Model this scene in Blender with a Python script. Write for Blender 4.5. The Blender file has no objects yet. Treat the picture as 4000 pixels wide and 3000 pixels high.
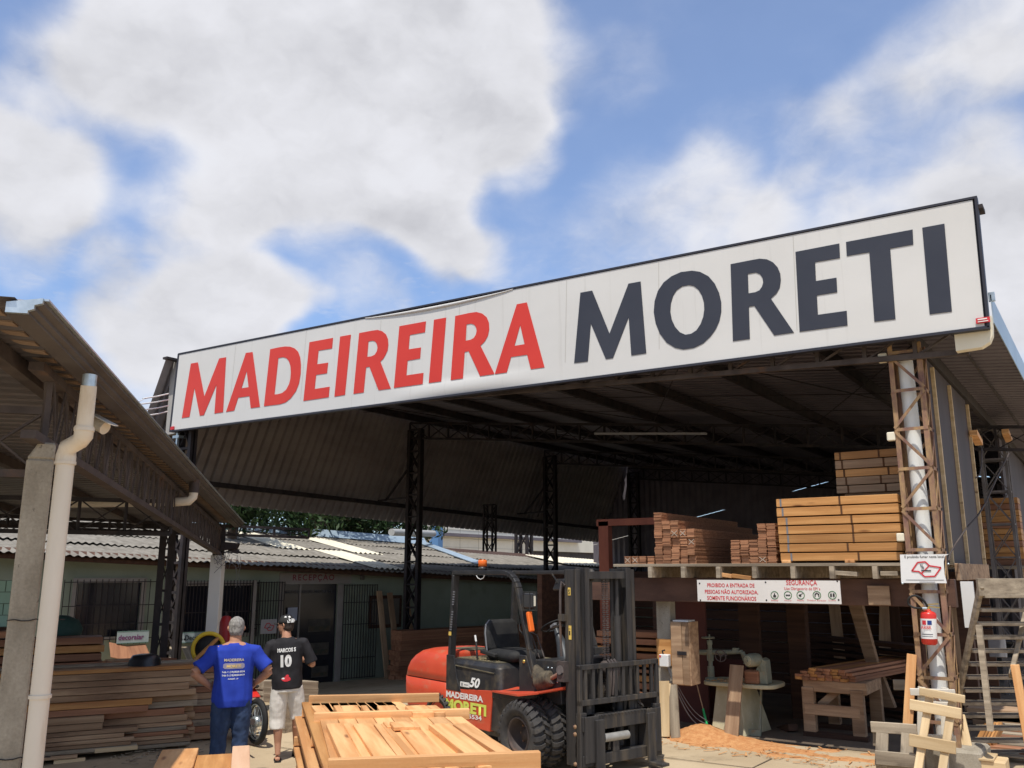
import bpy, bmesh, math, random
from math import sin, cos, pi, radians, sqrt, atan2
from mathutils import Vector, Matrix
from mathutils.bvhtree import BVHTree
random.seed(7)
sc = bpy.context.scene
COL = sc.collection

# ------------------------------------------------------------------ camera
FPX, PITCH, PSI, CAMZ = 3400.0, radians(12.1), radians(34.5), 2.3
cam_d = bpy.data.cameras.new('camera')
cam = bpy.data.objects.new('camera', cam_d)
COL.objects.link(cam)
cam_d.sensor_width = 36.0
cam_d.lens = 36.0 * FPX / 4000.0
cam_d.clip_end = 3000
cam.location = (0, 0, CAMZ)
cam.rotation_euler = (pi / 2 + PITCH, 0, PSI)
sc.camera = cam
sc.render.resolution_x, sc.render.resolution_y = 1024, 768

# helpers: where a line of sight meets a real plane (facade, floor, wall ...)
CO = Vector((0, 0, CAMZ))
_R = Vector((cos(PSI), sin(PSI), 0)); _F = Vector((-sin(PSI), cos(PSI), 0)); _Z = Vector((0, 0, 1))
_A = cos(PITCH) * _F + sin(PITCH) * _Z
_U = -sin(PITCH) * _F + cos(PITCH) * _Z
def ray(u, v): return _R * ((u - 2000) / FPX) + _U * ((1500 - v) / FPX) + _A
ZM = {'S': (3400, 700, 2.0733), 'L': (500, 1300, 2.0733), 'M': (1100, 1500, 1.7015), 'R': (3200, 2100, 1.84375),
      '1': (0, 1100, 1.659), '2': (0, 2000, 1.659), '5': (1500, 2100, 1.84333), '6': (2400, 1600, 1.84333),
      '7': (2500, 2200, 2.074), 'B': (2200, 1200, 1.6592), '4': (900, 2200, 2.074), 'P': (0, 2200, 2.0743),
      '3': (600, 1800, 2.212), 'T': (3450, 1150, 3.0164), '9': (3600, 1650, 2.5525), 'G': (0, 1150, 4.1475),
      'C': (200, 1500, 2.37), 'K': (1150, 2650, 2.212), '0': (0, 0, 1.0)}
def uv(p):
    k, x, y = p; a, b, s_ = ZM[k]; return a + x / s_, b + y / s_
def onplane(p, p0, n):
    d = ray(*uv(p)); p0 = Vector(p0); n = Vector(n)
    return CO + d * ((p0 - CO).dot(n) / d.dot(n))
def onx(p, x): return onplane(p, (x, 0, 0), (1, 0, 0))
def ony(p, y): return onplane(p, (0, y, 0), (0, 1, 0))
def onz(p, z): return onplane(p, (0, 0, z), (0, 0, 1))
def ond(p, D):
    d = ray(*uv(p)); return CO + d * (D / sqrt(d.x ** 2 + d.y ** 2))

# ------------------------------------------------------------------ light
SUN_EL, SUN_AZ = radians(66), radians(0)
SUNDIR = Vector((0.36, -0.93, 0)).normalized() * cos(SUN_EL) + Vector((0, 0, sin(SUN_EL)))
sun_d = bpy.data.lights.new('sun', 'SUN'); sun_d.energy = 4.0; sun_d.angle = radians(0.55); sun_d.color = (1.0, 0.955, 0.88)
sun = bpy.data.objects.new('sun', sun_d); COL.objects.link(sun)
sun.rotation_euler = SUNDIR.to_track_quat('Z', 'Y').to_euler()
sun.location = (0, 0, 30)
sc.view_settings.view_transform = 'Standard'; sc.view_settings.look = 'None'
sc.view_settings.exposure = 0.12; sc.view_settings.gamma = 1.0

# ------------------------------------------------------------------ sky with clouds
world = bpy.data.worlds.new('World'); sc.world = world; world.use_nodes = True
nt = world.node_tree; N = nt.nodes; LK = nt.links
for n_ in list(N): N.remove(n_)
def nd(t, **kw):
    n_ = N.new(t)
    for k, v in kw.items(): setattr(n_, k, v)
    return n_
def mth(op, a, b=None, c=None, clamp=False):
    n_ = nd('ShaderNodeMath', operation=op); n_.use_clamp = clamp
    for i, v in enumerate((a, b, c)):
        if v is None: continue
        if hasattr(v, 'links') or hasattr(v, 'is_linked'): LK.new(v, n_.inputs[i])
        else: n_.inputs[i].default_value = v
    return n_.outputs[0]
sky = nd('ShaderNodeTexSky', sky_type='NISHITA'); sky.sun_disc = False
sky.sun_elevation = SUN_EL; sky.sun_rotation = atan2(SUNDIR.x, SUNDIR.y)
sky.air_density = 1.0; sky.dust_density = 0.6; sky.ozone_density = 2.5; sky.altitude = 600
bg1 = nd('ShaderNodeBackground'); bg1.inputs[1].default_value = 0.148
tint = nd('ShaderNodeMix', data_type='RGBA', blend_type='MULTIPLY'); tint.inputs[0].default_value = 1.0
LK.new(sky.outputs[0], tint.inputs[6]); tint.inputs[7].default_value = (0.74, 0.98, 1.20, 1)
LK.new(tint.outputs[2], bg1.inputs[0])
tc = nd('ShaderNodeTexCoord')
def noise(scale, detail, rough, vec, dist=0.0):
    n_ = nd('ShaderNodeTexNoise'); n_.inputs['Scale'].default_value = scale; n_.inputs['Detail'].default_value = detail
    n_.inputs['Roughness'].default_value = rough; n_.inputs['Distortion'].default_value = dist
    LK.new(vec, n_.inputs['Vector']); return n_
# squash the direction so that cloud detail stretches sideways
mp = nd('ShaderNodeMapping'); mp.inputs['Scale'].default_value = (1, 1, 1.5); LK.new(tc.outputs['Generated'], mp.inputs[0])
nb = noise(4.2, 3, 0.5, mp.outputs[0])
sub = nd('ShaderNodeVectorMath', operation='SUBTRACT'); LK.new(nb.outputs['Color'], sub.inputs[0]); sub.inputs[1].default_value = (0.5, 0.5, 0.5)
scl = nd('ShaderNodeVectorMath', operation='SCALE'); LK.new(sub.outputs[0], scl.inputs[0]); scl.inputs['Scale'].default_value = 0.16
addv = nd('ShaderNodeVectorMath', operation='ADD'); LK.new(tc.outputs['Generated'], addv.inputs[0]); LK.new(scl.outputs[0], addv.inputs[1])
nrm = nd('ShaderNodeVectorMath', operation='NORMALIZE'); LK.new(addv.outputs[0], nrm.inputs[0])
# cloud banks: (x, y, radius, weight), x y in the photo's view at 2212 px width
CL = [(580, 80, 300, 1.2), (330, 80, 190, .8), (860, 120, 300, 1.3), (1060, 110, 200, 1.0), (640, 290, 250, 1.15), (880, 360, 150, 1.0), (1120, 290, 110, .8),
      (480, 380, 170, .62), (500, 530, 130, .5), (560, 640, 110, .45), (930, 460, 110, .75), (1020, 480, 70, .55), (330, 660, 150, 1.0), (480, 690, 160, .95), (600, 640, 80, .5),
      (20, 400, 170, .85), (60, 260, 110, .3), (180, 430, 120, .4), (240, 800, 170, .6), (60, 640, 110, .3), (760, 640, 110, .45),
      (2190, 470, 180, .62), (1960, 490, 150, .6), (1640, 530, 120, .4), (2250, 640, 260, 1.1), (2080, 580, 190, .85), (1750, 480, 130, .55), (2060, 110, 130, .34), (2180, 60, 120, .4), (1900, 250, 120, .36),
      (2100, 240, 120, .3), (1620, 340, 170, .22), (1440, 540, 240, .42), (1100, 580, 200, .34), (1500, 430, 120, .25), (1350, 130, 90, .16), (150, 160, 170, .3), (90, 90, 90, .25),
      (1780, 300, 120, .25), (850, 560, 120, .15)]
acc = None
for (x, y, r, w) in CL:
    d = ray(x * 4000 / 2212, y * 4000 / 2212).normalized()
    dp = nd('ShaderNodeVectorMath', operation='DOT_PRODUCT'); LK.new(nrm.outputs[0], dp.inputs[0]); dp.inputs[1].default_value = d
    ang = (r * 4000 / 2212) / FPX
    mr = nd('ShaderNodeMapRange', interpolation_type='SMOOTHSTEP'); LK.new(dp.outputs['Value'], mr.inputs[0])
    mr.inputs[1].default_value = cos(ang * 1.12); mr.inputs[2].default_value = 1.0; mr.inputs[3].default_value = 0; mr.inputs[4].default_value = w
    acc = mr.outputs[0] if acc is None else mth('ADD', acc, mr.outputs[0])
# elsewhere (behind the viewer) scattered fair-weather cloud
dpv = nd('ShaderNodeVectorMath', operation='DOT_PRODUCT'); LK.new(nrm.outputs[0], dpv.inputs[0]); dpv.inputs[1].default_value = _A
back = nd('ShaderNodeMapRange'); LK.new(dpv.outputs['Value'], back.inputs[0]); back.inputs[1].default_value = 0.72; back.inputs[2].default_value = 0.3
back.inputs[3].default_value = 0; back.inputs[4].default_value = 0.42
acc = mth('ADD', acc, back.outputs[0])
# fine billows: the same fractal sampled again a little higher tells lit tops from shaded undersides
warp = noise(11.0, 4, 0.55, mp.outputs[0])
wsub = nd('ShaderNodeVectorMath', operation='SUBTRACT'); LK.new(warp.outputs['Color'], wsub.inputs[0]); wsub.inputs[1].default_value = (0.5, 0.5, 0.5)
wscl = nd('ShaderNodeVectorMath', operation='SCALE'); LK.new(wsub.outputs[0], wscl.inputs[0]); wscl.inputs['Scale'].default_value = 0.07
wv = nd('ShaderNodeVectorMath', operation='ADD'); LK.new(mp.outputs[0], wv.inputs[0]); LK.new(wscl.outputs[0], wv.inputs[1])
up_ = nd('ShaderNodeVectorMath', operation='ADD'); LK.new(wv.outputs[0], up_.inputs[0]); up_.inputs[1].default_value = (0.012, -0.01, 0.042)
nf = noise(6.5, 12, 0.60, wv.outputs[0]); nf2 = noise(6.5, 5, 0.52, up_.outputs[0]); nf1 = noise(6.5, 5, 0.52, wv.outputs[0])
relief = mth('SUBTRACT', nf1.outputs[0], nf2.outputs[0])
nm_ = noise(2.6, 4, 0.5, mp.outputs[0])
det = mth('ADD', mth('MULTIPLY', mth('SUBTRACT', nf.outputs[0], 0.5), 1.5), mth('MULTIPLY', mth('SUBTRACT', nm_.outputs[0], 0.5), 0.6))
amt = mth('ADD', mth('MULTIPLY', mth('MINIMUM', acc, 0.5), 1.0), 0.40)
dens = mth('ADD', acc, mth('MULTIPLY', det, amt))
mask = nd('ShaderNodeMapRange', interpolation_type='SMOOTHSTEP'); LK.new(dens, mask.inputs[0])
mask.inputs[1].default_value = -0.02; mask.inputs[2].default_value = 0.98
# mackerel ripples, low over the sign
mp2 = nd('ShaderNodeMapping'); mp2.inputs['Scale'].default_value = (1, 1, 3.4); LK.new(tc.outputs['Generated'], mp2.inputs[0])
nr = noise(30, 5, 0.6, mp2.outputs[0])
veil = nd('ShaderNodeMapRange'); LK.new(nr.outputs[0], veil.inputs[0]); veil.inputs[1].default_value = 0.38; veil.inputs[2].default_value = 0.75; veil.inputs[4].default_value = 0.40
sep = nd('ShaderNodeSeparateXYZ'); LK.new(tc.outputs['Generated'], sep.inputs[0])
low = nd('ShaderNodeMapRange', interpolation_type='SMOOTHSTEP'); LK.new(sep.outputs[2], low.inputs[0]); low.inputs[1].default_value = 0.48; low.inputs[2].default_value = 0.28
haze_ = nd('ShaderNodeMapRange', interpolation_type='SMOOTHSTEP'); LK.new(sep.outputs[2], haze_.inputs[0]); haze_.inputs[1].default_value = 0.5; haze_.inputs[2].default_value = 0.0; haze_.inputs[4].default_value = 0.38
vm = mth('MULTIPLY', veil.outputs[0], low.outputs[0])
base = mth('MAXIMUM', mth('MAXIMUM', vm, haze_.outputs[0]), 0.17)
m1 = mth('SUBTRACT', 1.0, mask.outputs[0]); m2 = mth('SUBTRACT', 1.0, base)
tot = mth('SUBTRACT', 1.0, mth('MULTIPLY', m1, m2), clamp=True)
# the thick middle of a cloud lets less light through and is greyer
ns = noise(3.4, 4, 0.5, addv.outputs[0])
thick = mth('ADD', mth('ADD', mth('MULTIPLY', mth('MINIMUM', dens, 1.5), 0.20), mth('MULTIPLY', mth('SUBTRACT', ns.outputs[0], 0.47), 1.15)), mth('ADD', 0.15, mth('MULTIPLY', relief, -1.7)))
cr = nd('ShaderNodeValToRGB'); LK.new(thick, cr.inputs[0])
e = cr.color_ramp.elements; e[0].position = 0.0; e[0].color = (0.78, 0.79, 0.84, 1); e[1].position = 1.0; e[1].color = (0.50, 0.505, 0.545, 1)
q = e.new(0.25); q.color = (0.75, 0.755, 0.80, 1)
q = e.new(0.5); q.color = (0.68, 0.685, 0.725, 1)
q = e.new(0.75); q.color = (0.585, 0.59, 0.63, 1)
bg2 = nd('ShaderNodeBackground'); LK.new(cr.outputs[0], bg2.inputs[0]); bg2.inputs[1].default_value = 0.98
mx = nd('ShaderNodeMixShader'); LK.new(tot, mx.inputs[0]); LK.new(bg1.outputs[0], mx.inputs[1]); LK.new(bg2.outputs[0], mx.inputs[2])
wo = nd('ShaderNodeOutputWorld'); LK.new(mx.outputs[0], wo.inputs[0])

# ------------------------------------------------------------------ materials
MATS = {}
def mat(name, c1, c2=None, scale=(3, 3, 3), detail=5, lo=0.35, hi=0.65, rough=0.7, metal=0.0, bump=0.0, fine=0.0, vary=0.0, knots=False, c3=None, s3=(1, 1, 1), lo3=0.55, hi3=0.7, spec=0.3, coord='Object', emit=None):
    if name in MATS: return MATS[name]
    m = bpy.data.materials.new(name); m.use_nodes = True
    t = m.node_tree; n = t.nodes; l = t.links
    bs = n['Principled BSDF']; bs.inputs['Roughness'].default_value = rough; bs.inputs['Metallic'].default_value = metal
    bs.inputs['Specular IOR Level'].default_value = spec
    tcn = n.new('ShaderNodeTexCoord'); mpn = n.new('ShaderNodeMapping'); mpn.inputs['Scale'].default_value = scale
    oi = n.new('ShaderNodeObjectInfo')
    l.new(tcn.outputs[coord], mpn.inputs[0])
    sh = n.new('ShaderNodeVectorMath'); sh.operation = 'SCALE'; sh.inputs['Scale'].default_value = 7.3
    cmb = n.new('ShaderNodeCombineXYZ')
    for i in range(3): l.new(oi.outputs['Random'], cmb.inputs[i])
    l.new(cmb.outputs[0], sh.inputs[0]); l.new(sh.outputs[0], mpn.inputs['Location'])
    ns_ = n.new('ShaderNodeTexNoise'); ns_.inputs['Scale'].default_value = 1.0; ns_.inputs['Detail'].default_value = detail; ns_.inputs['Roughness'].default_value = 0.6
    l.new(mpn.outputs[0], ns_.inputs['Vector'])
    r = n.new('ShaderNodeValToRGB'); l.new(ns_.outputs[0], r.inputs[0])
    r.color_ramp.elements[0].position = lo; r.color_ramp.elements[1].position = hi
    r.color_ramp.elements[0].color = (*c1, 1); r.color_ramp.elements[1].color = (*(c2 or c1), 1)
    out = r.outputs[0]
    if c3:
        mp3 = n.new('ShaderNodeMapping'); mp3.inputs['Scale'].default_value = s3; l.new(tcn.outputs[coord], mp3.inputs[0])
        n3 = n.new('ShaderNodeTexNoise'); n3.inputs['Scale'].default_value = 1; n3.inputs['Detail'].default_value = 6; n3.inputs['Roughness'].default_value = 0.65
        l.new(mp3.outputs[0], n3.inputs['Vector'])
        r3 = n.new('ShaderNodeMapRange'); l.new(n3.outputs[0], r3.inputs[0]); r3.inputs[1].default_value = lo3; r3.inputs[2].default_value = hi3
        mm = n.new('ShaderNodeMix'); mm.data_type = 'RGBA'; l.new(r3.outputs[0], mm.inputs[0]); l.new(out, mm.inputs[6]); mm.inputs[7].default_value = (*c3, 1)
        out = mm.outputs[2]
    if knots:                                                    # dark knots with a stretched halo along the grain
        mk = n.new('ShaderNodeMapping'); mk.inputs['Scale'].default_value = (1.5, 6.5, 6.5); l.new(tcn.outputs[coord], mk.inputs[0]); l.new(sh.outputs[0], mk.inputs['Location'])
        vk = n.new('ShaderNodeTexVoronoi'); vk.inputs['Scale'].default_value = 1.0; l.new(mk.outputs[0], vk.inputs['Vector'])
        rk = n.new('ShaderNodeMapRange'); l.new(vk.outputs['Distance'], rk.inputs[0]); rk.inputs[1].default_value = .05; rk.inputs[2].default_value = .15; rk.inputs[3].default_value = .85; rk.inputs[4].default_value = 0
        mm2 = n.new('ShaderNodeMix'); mm2.data_type = 'RGBA'; l.new(rk.outputs[0], mm2.inputs[0]); l.new(out, mm2.inputs[6]); mm2.inputs[7].default_value = (c1[0] * .32, c1[1] * .24, c1[2] * .22, 1)
        out = mm2.outputs[2]
    if vary > 0 or fine > 0:
        hs = n.new('ShaderNodeHueSaturation'); l.new(out, hs.inputs['Color'])
        ma = n.new('ShaderNodeMath'); ma.operation = 'MULTIPLY_ADD'; l.new(oi.outputs['Random'], ma.inputs[0]); ma.inputs[1].default_value = vary; ma.inputs[2].default_value = 1 - vary / 2
        val = ma.outputs[0]
        if fine > 0:
            nf_ = n.new('ShaderNodeTexNoise'); nf_.inputs['Scale'].default_value = 60; nf_.inputs['Detail'].default_value = 3
            l.new(tcn.outputs[coord], nf_.inputs['Vector'])
            mb = n.new('ShaderNodeMath'); mb.operation = 'MULTIPLY_ADD'; l.new(nf_.outputs[0], mb.inputs[0]); mb.inputs[1].default_value = fine; mb.inputs[2].default_value = 1 - fine / 2
            mc = n.new('ShaderNodeMath'); mc.operation = 'MULTIPLY'; l.new(val, mc.inputs[0]); l.new(mb.outputs[0], mc.inputs[1]); val = mc.outputs[0]
        l.new(val, hs.inputs['Value'])
        out = hs.outputs[0]
    l.new(out, bs.inputs['Base Color'])
    if bump > 0:
        b = n.new('ShaderNodeBump'); b.inputs['Strength'].default_value = bump; b.inputs['Distance'].default_value = 0.02
        l.new(ns_.outputs[0], b.inputs['Height']); l.new(b.outputs[0], bs.inputs['Normal'])
    MATS[name] = m
    return m
GR = (0.7, 9, 14)      # grain runs along local X
w_fresh = mat('fresh_wood', (0.58, 0.285, 0.11), (0.73, 0.415, 0.185), GR, lo=.40, hi=.60, knots=True, rough=.62, vary=.36, fine=.14, bump=.2, c3=(.40, .175, .06), s3=(0.8, 5, 7), lo3=.55, hi3=.74)
w_pale = mat('pale_wood', (0.52, 0.37, 0.20), (0.68, 0.52, 0.31), GR, knots=True, rough=.7, vary=.25, fine=.12, bump=.15)
w_gold = mat('golden_wood', (0.37, 0.17, 0.052), (0.50, 0.255, 0.09), GR, lo=.40, hi=.60, knots=True, rough=.6, vary=.42, fine=.14, bump=.2, c3=(.27, .11, .045), s3=(0.6, 4, 6), lo3=.54, hi3=.78)
w_red = mat('reddish_wood', (0.23, 0.10, 0.055), (0.38, 0.185, 0.10), GR, rough=.7, vary=.45, fine=.15, bump=.15)
w_brown = mat('brown_wood', (0.27, 0.165, 0.095), (0.44, 0.295, 0.18), GR, rough=.8, vary=.5, fine=.18, bump=.2, c3=(.15, .085, .05), s3=(0.8, 2, 5), lo3=.52, hi3=.75)
w_old = mat('weathered_wood', (0.22, 0.175, 0.125), (0.40, 0.33, 0.24), GR, rough=.9, vary=.35, fine=.25, bump=.3, c3=(.12, .095, .07), s3=(2, 6, 6), lo3=.56, hi3=.72)
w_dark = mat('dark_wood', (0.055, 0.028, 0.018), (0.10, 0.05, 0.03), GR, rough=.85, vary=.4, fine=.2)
w_end = mat('end_grain_wood', (0.28, 0.125, 0.065), (0.46, 0.23, 0.12), (3, 20, 60), rough=.85, vary=.35, fine=.2)
rust = mat('rusty_steel', (0.15, 0.08, 0.07), (0.29, 0.165, 0.11), (4, 4, 3), rough=.85, bump=.2, fine=.3, c3=(.44, .29, .13), s3=(5, 5, 2), lo3=.44, hi3=.66)
steel = mat('dark_painted_steel', (0.018, 0.016, 0.018), (0.045, 0.035, 0.035), (5, 5, 3), rough=.65, fine=.2, c3=(.09, .05, .03), s3=(3, 3, 3), lo3=.6, hi3=.8)
steelb = mat('brown_steel', (0.055, 0.043, 0.040), (0.10, 0.08, 0.072), (4, 4, 4), rough=.7, fine=.2, c3=(.16, .085, .05), s3=(2, 2, 2), lo3=.58, hi3=.75)
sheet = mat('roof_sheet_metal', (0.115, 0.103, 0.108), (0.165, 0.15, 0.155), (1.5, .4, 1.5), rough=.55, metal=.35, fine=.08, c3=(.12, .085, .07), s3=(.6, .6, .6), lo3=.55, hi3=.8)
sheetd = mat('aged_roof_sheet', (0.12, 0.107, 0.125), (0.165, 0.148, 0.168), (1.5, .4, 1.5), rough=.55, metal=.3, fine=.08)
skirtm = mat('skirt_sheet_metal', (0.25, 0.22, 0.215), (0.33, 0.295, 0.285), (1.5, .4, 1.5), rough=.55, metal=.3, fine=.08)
gutm = mat('grey_gutter_metal', (.085, .074, .072), (.125, .11, .105), (2, 2, 2), rough=.6, metal=.2, fine=.1)
patchm = mat('tan_light_patch', (.20, .14, .10), (.30, .22, .16), (2, 2, 2), rough=.9, vary=.2)
galv = mat('galvanised_flashing', (0.42, 0.48, 0.50), (0.60, 0.66, 0.68), (14, 14, 14), rough=.35, metal=.75, fine=.1)
bluef = mat('blue_grey_flashing', (0.30, 0.38, 0.45), (0.36, 0.45, 0.52), (2, 2, 2), rough=.4, metal=.2)
signw = mat('sign_canvas', (0.60, 0.585, 0.55), (0.64, 0.625, 0.59), (.5, 1, .8), rough=.6, c3=(.46, .44, .40), s3=(9, 1, .30), lo3=.58, hi3=.9)
signb = mat('sign_dark_frame', (0.03, 0.03, 0.04), rough=.5)
red_v = mat('red_vinyl', (0.60, 0.042, 0.030), (0.64, 0.050, 0.034), (1, 1, 1), rough=.45)
grey_v = mat('charcoal_vinyl', (0.034, 0.037, 0.050), (0.042, 0.045, 0.058), (1, 1, 1), rough=.45)
conc = mat('concrete', (0.27, 0.235, 0.18), (0.42, 0.375, 0.30), (4, 4, 2), detail=10, rough=.95, bump=.5, fine=.5, c3=(.15, .13, .10), s3=(22, 22, 18), lo3=.63, hi3=.70)
pvc = mat('pvc_pipe', (0.66, 0.585, 0.47), (0.72, 0.65, 0.54), (3, 3, .8), rough=.4, c3=(.46, .34, .21), s3=(5, 5, 1.1), lo3=.55, hi3=.85)
white_p = mat('white_paint', (0.70, 0.69, 0.66), (0.76, 0.75, 0.72), (2, 2, 2), rough=.5)
pipe_w = mat('white_downpipe', (0.70, 0.70, 0.66), (0.76, 0.76, 0.72), (2, 2, .5), rough=.45)
fibro = mat('fibre_cement_roof', (0.17, 0.152, 0.125), (0.255, 0.232, 0.195), (1.2, 5, 5), rough=.95, bump=.2, fine=.3, c3=(.36, .34, .30), s3=(2, 6, 6), lo3=.56, hi3=.8)
cream = mat('cream_translucent_sheet', (0.70, 0.64, 0.49), (0.76, 0.70, 0.55), (2, 2, 2), rough=.6)
greenw = mat('pale_green_wall', (0.24, 0.275, 0.21), (0.29, 0.325, 0.255), (1, 1, 1), rough=.9, c3=(.18, .2, .15), s3=(1.2, 1.2, .8), lo3=.58, hi3=.8)
mint = mat('mint_tile_wall', (0.38, 0.60, 0.48), (0.44, 0.66, 0.54), (1, 1, 1), rough=.6)
trimw = mat('cream_trim', (0.27, 0.24, 0.215), (0.33, 0.30, 0.27), (2, 2, 2), rough=.85)
glassd = mat('dark_glass', (0.012, 0.014, 0.02), (0.02, 0.02, 0.028), (1, 1, 1), rough=.12, spec=.5)
maroon = mat('maroon_lettering', (0.22, 0.03, 0.05), rough=.6)
black = mat('black_rubber', (0.016, 0.016, 0.017), (0.03, 0.029, 0.027), (8, 8, 8), rough=.75, fine=.2)
tyre = mat('dusty_tyre', (0.035, 0.033, 0.033), (0.065, 0.06, 0.055), (6, 6, 6), rough=.85, fine=.25, c3=(.14, .11, .075), s3=(3, 3, 3), lo3=.55, hi3=.8)
fred = mat('forklift_red', (0.55, 0.062, 0.026), (0.62, 0.085, 0.036), (2, 2, 2), rough=.42, spec=.5, c3=(.40, .20, .11), s3=(3, 3, 7), lo3=.54, hi3=.80)
fblack = mat('forklift_black', (0.018, 0.018, 0.02), (0.035, 0.034, 0.034), (4, 4, 4), rough=.42, spec=.45, fine=.1, c3=(.12, .095, .06), s3=(4, 4, 3), lo3=.53, hi3=.80)
fdust = mat('dusty_black_cover', (0.07, 0.06, 0.042), (0.17, 0.145, 0.09), (5, 5, 5), rough=.9, fine=.3)
mast_m = mat('worn_mast_steel', (0.030, 0.029, 0.030), (0.065, 0.060, 0.056), (8, 8, .8), rough=.55, metal=.2, fine=.2, c3=(.14, .11, .075), s3=(9, 9, .9), lo3=.52, hi3=.78)
orange = mat('orange_lens', (0.80, 0.16, 0.025), rough=.3)
chrome = mat('lamp_reflector', (0.75, 0.75, 0.72), rough=.15, metal=.9)
yellow = mat('yellow_label', (0.75, 0.52, 0.12), rough=.6)
ylw = mat('yellow_paint', (0.70, 0.48, 0.03), (0.62, 0.42, 0.04), rough=.5)
lime = mat('lime_lettering', (0.62, 0.68, 0.12), rough=.5)
whitel = mat('white_lettering', (0.74, 0.73, 0.70), rough=.5)
blackl = mat('black_lettering', (0.02, 0.02, 0.02), rough=.6)
redl = mat('red_lettering', (0.58, 0.035, 0.045), rough=.55)
greenl = mat('green_symbol', (0.04, 0.16, 0.05), rough=.6)
signp = mat('sign_board_white', (0.66, 0.62, 0.57), (0.70, 0.66, 0.61), (2, 2, 2), rough=.5, c3=(.5, .42, .34), s3=(3, 3, 6), lo3=.62, hi3=.85)
extred = mat('extinguisher_red', (0.60, 0.03, 0.02), rough=.3, spec=.5)
brass = mat('brass', (0.6, 0.42, 0.12), rough=.35, metal=.8)
hoses = mat('strap_grey', (0.18, 0.18, 0.19), rough=.6)
machg = mat('machine_green', (0.19, 0.20, 0.15), (0.28, 0.28, 0.20), (6, 6, 6), rough=.6, c3=(.30, .20, .10), s3=(8, 8, 8), lo3=.55, hi3=.7)
machc = mat('machine_cream', (0.42, 0.38, 0.24), (0.52, 0.48, 0.32), (5, 5, 5), rough=.7, c3=(.62, .60, .52), s3=(16, 16, 16), lo3=.66, hi3=.7)
redwall = mat('oxide_red_panel', (0.085, 0.03, 0.026), (0.12, 0.042, 0.034), (1, 1, 1), rough=.8, fine=.15)
darkpan = mat('dark_cladding_board', (0.05, 0.038, 0.04), (0.075, 0.058, 0.058), (1, 1, .3), rough=.7, fine=.15)
mesh_g = mat('green_rod', (0.03, 0.40, 0.12), rough=.5)
cyan = mat('pale_cream_wall', (0.60, 0.58, 0.50), (0.66, 0.64, 0.56), (1, 1, 1), rough=.85)
bluep = mat('blue_steel_post', (0.10, 0.22, 0.42), rough=.6)
leafm = mat('leaf_green', (0.010, 0.028, 0.008), (0.04, 0.078, 0.018), (1.2, 1.2, 1.2), rough=.6, fine=.6)
bark = mat('bark', (0.10, 0.07, 0.05), (0.16, 0.12, 0.09), (4, 4, 1), rough=.95)
skin1 = mat('skin', (0.42, 0.205, 0.125), (0.50, 0.26, 0.165), (9, 9, 9), rough=.55)
hairg = mat('grey_hair', (0.16, 0.15, 0.14), (0.36, 0.34, 0.31), (60, 60, 25), rough=.8)
hairb = mat('dark_hair', (0.03, 0.022, 0.018), (0.06, 0.045, 0.035), (60, 60, 20), rough=.7)
blue_t = mat('blue_cotton', (0.018, 0.042, 0.33), (0.026, 0.06, 0.42), (5, 5, 5), rough=.9)
black_t = mat('black_jersey', (0.014, 0.013, 0.015), (0.022, 0.02, 0.023), (5, 5, 5), rough=.8)
jeans = mat('blue_denim', (0.022, 0.038, 0.085), (0.04, 0.065, 0.13), (9, 9, 3), rough=.95, fine=.3)
beige = mat('beige_cotton', (0.68, 0.63, 0.56), (0.74, 0.69, 0.62), (5, 5, 5), rough=.95)
saw = mat('sawdust', (0.43, 0.18, 0.065), (0.56, 0.29, 0.12), (14, 14, 14), rough=1, bump=.5, fine=.5)

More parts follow.
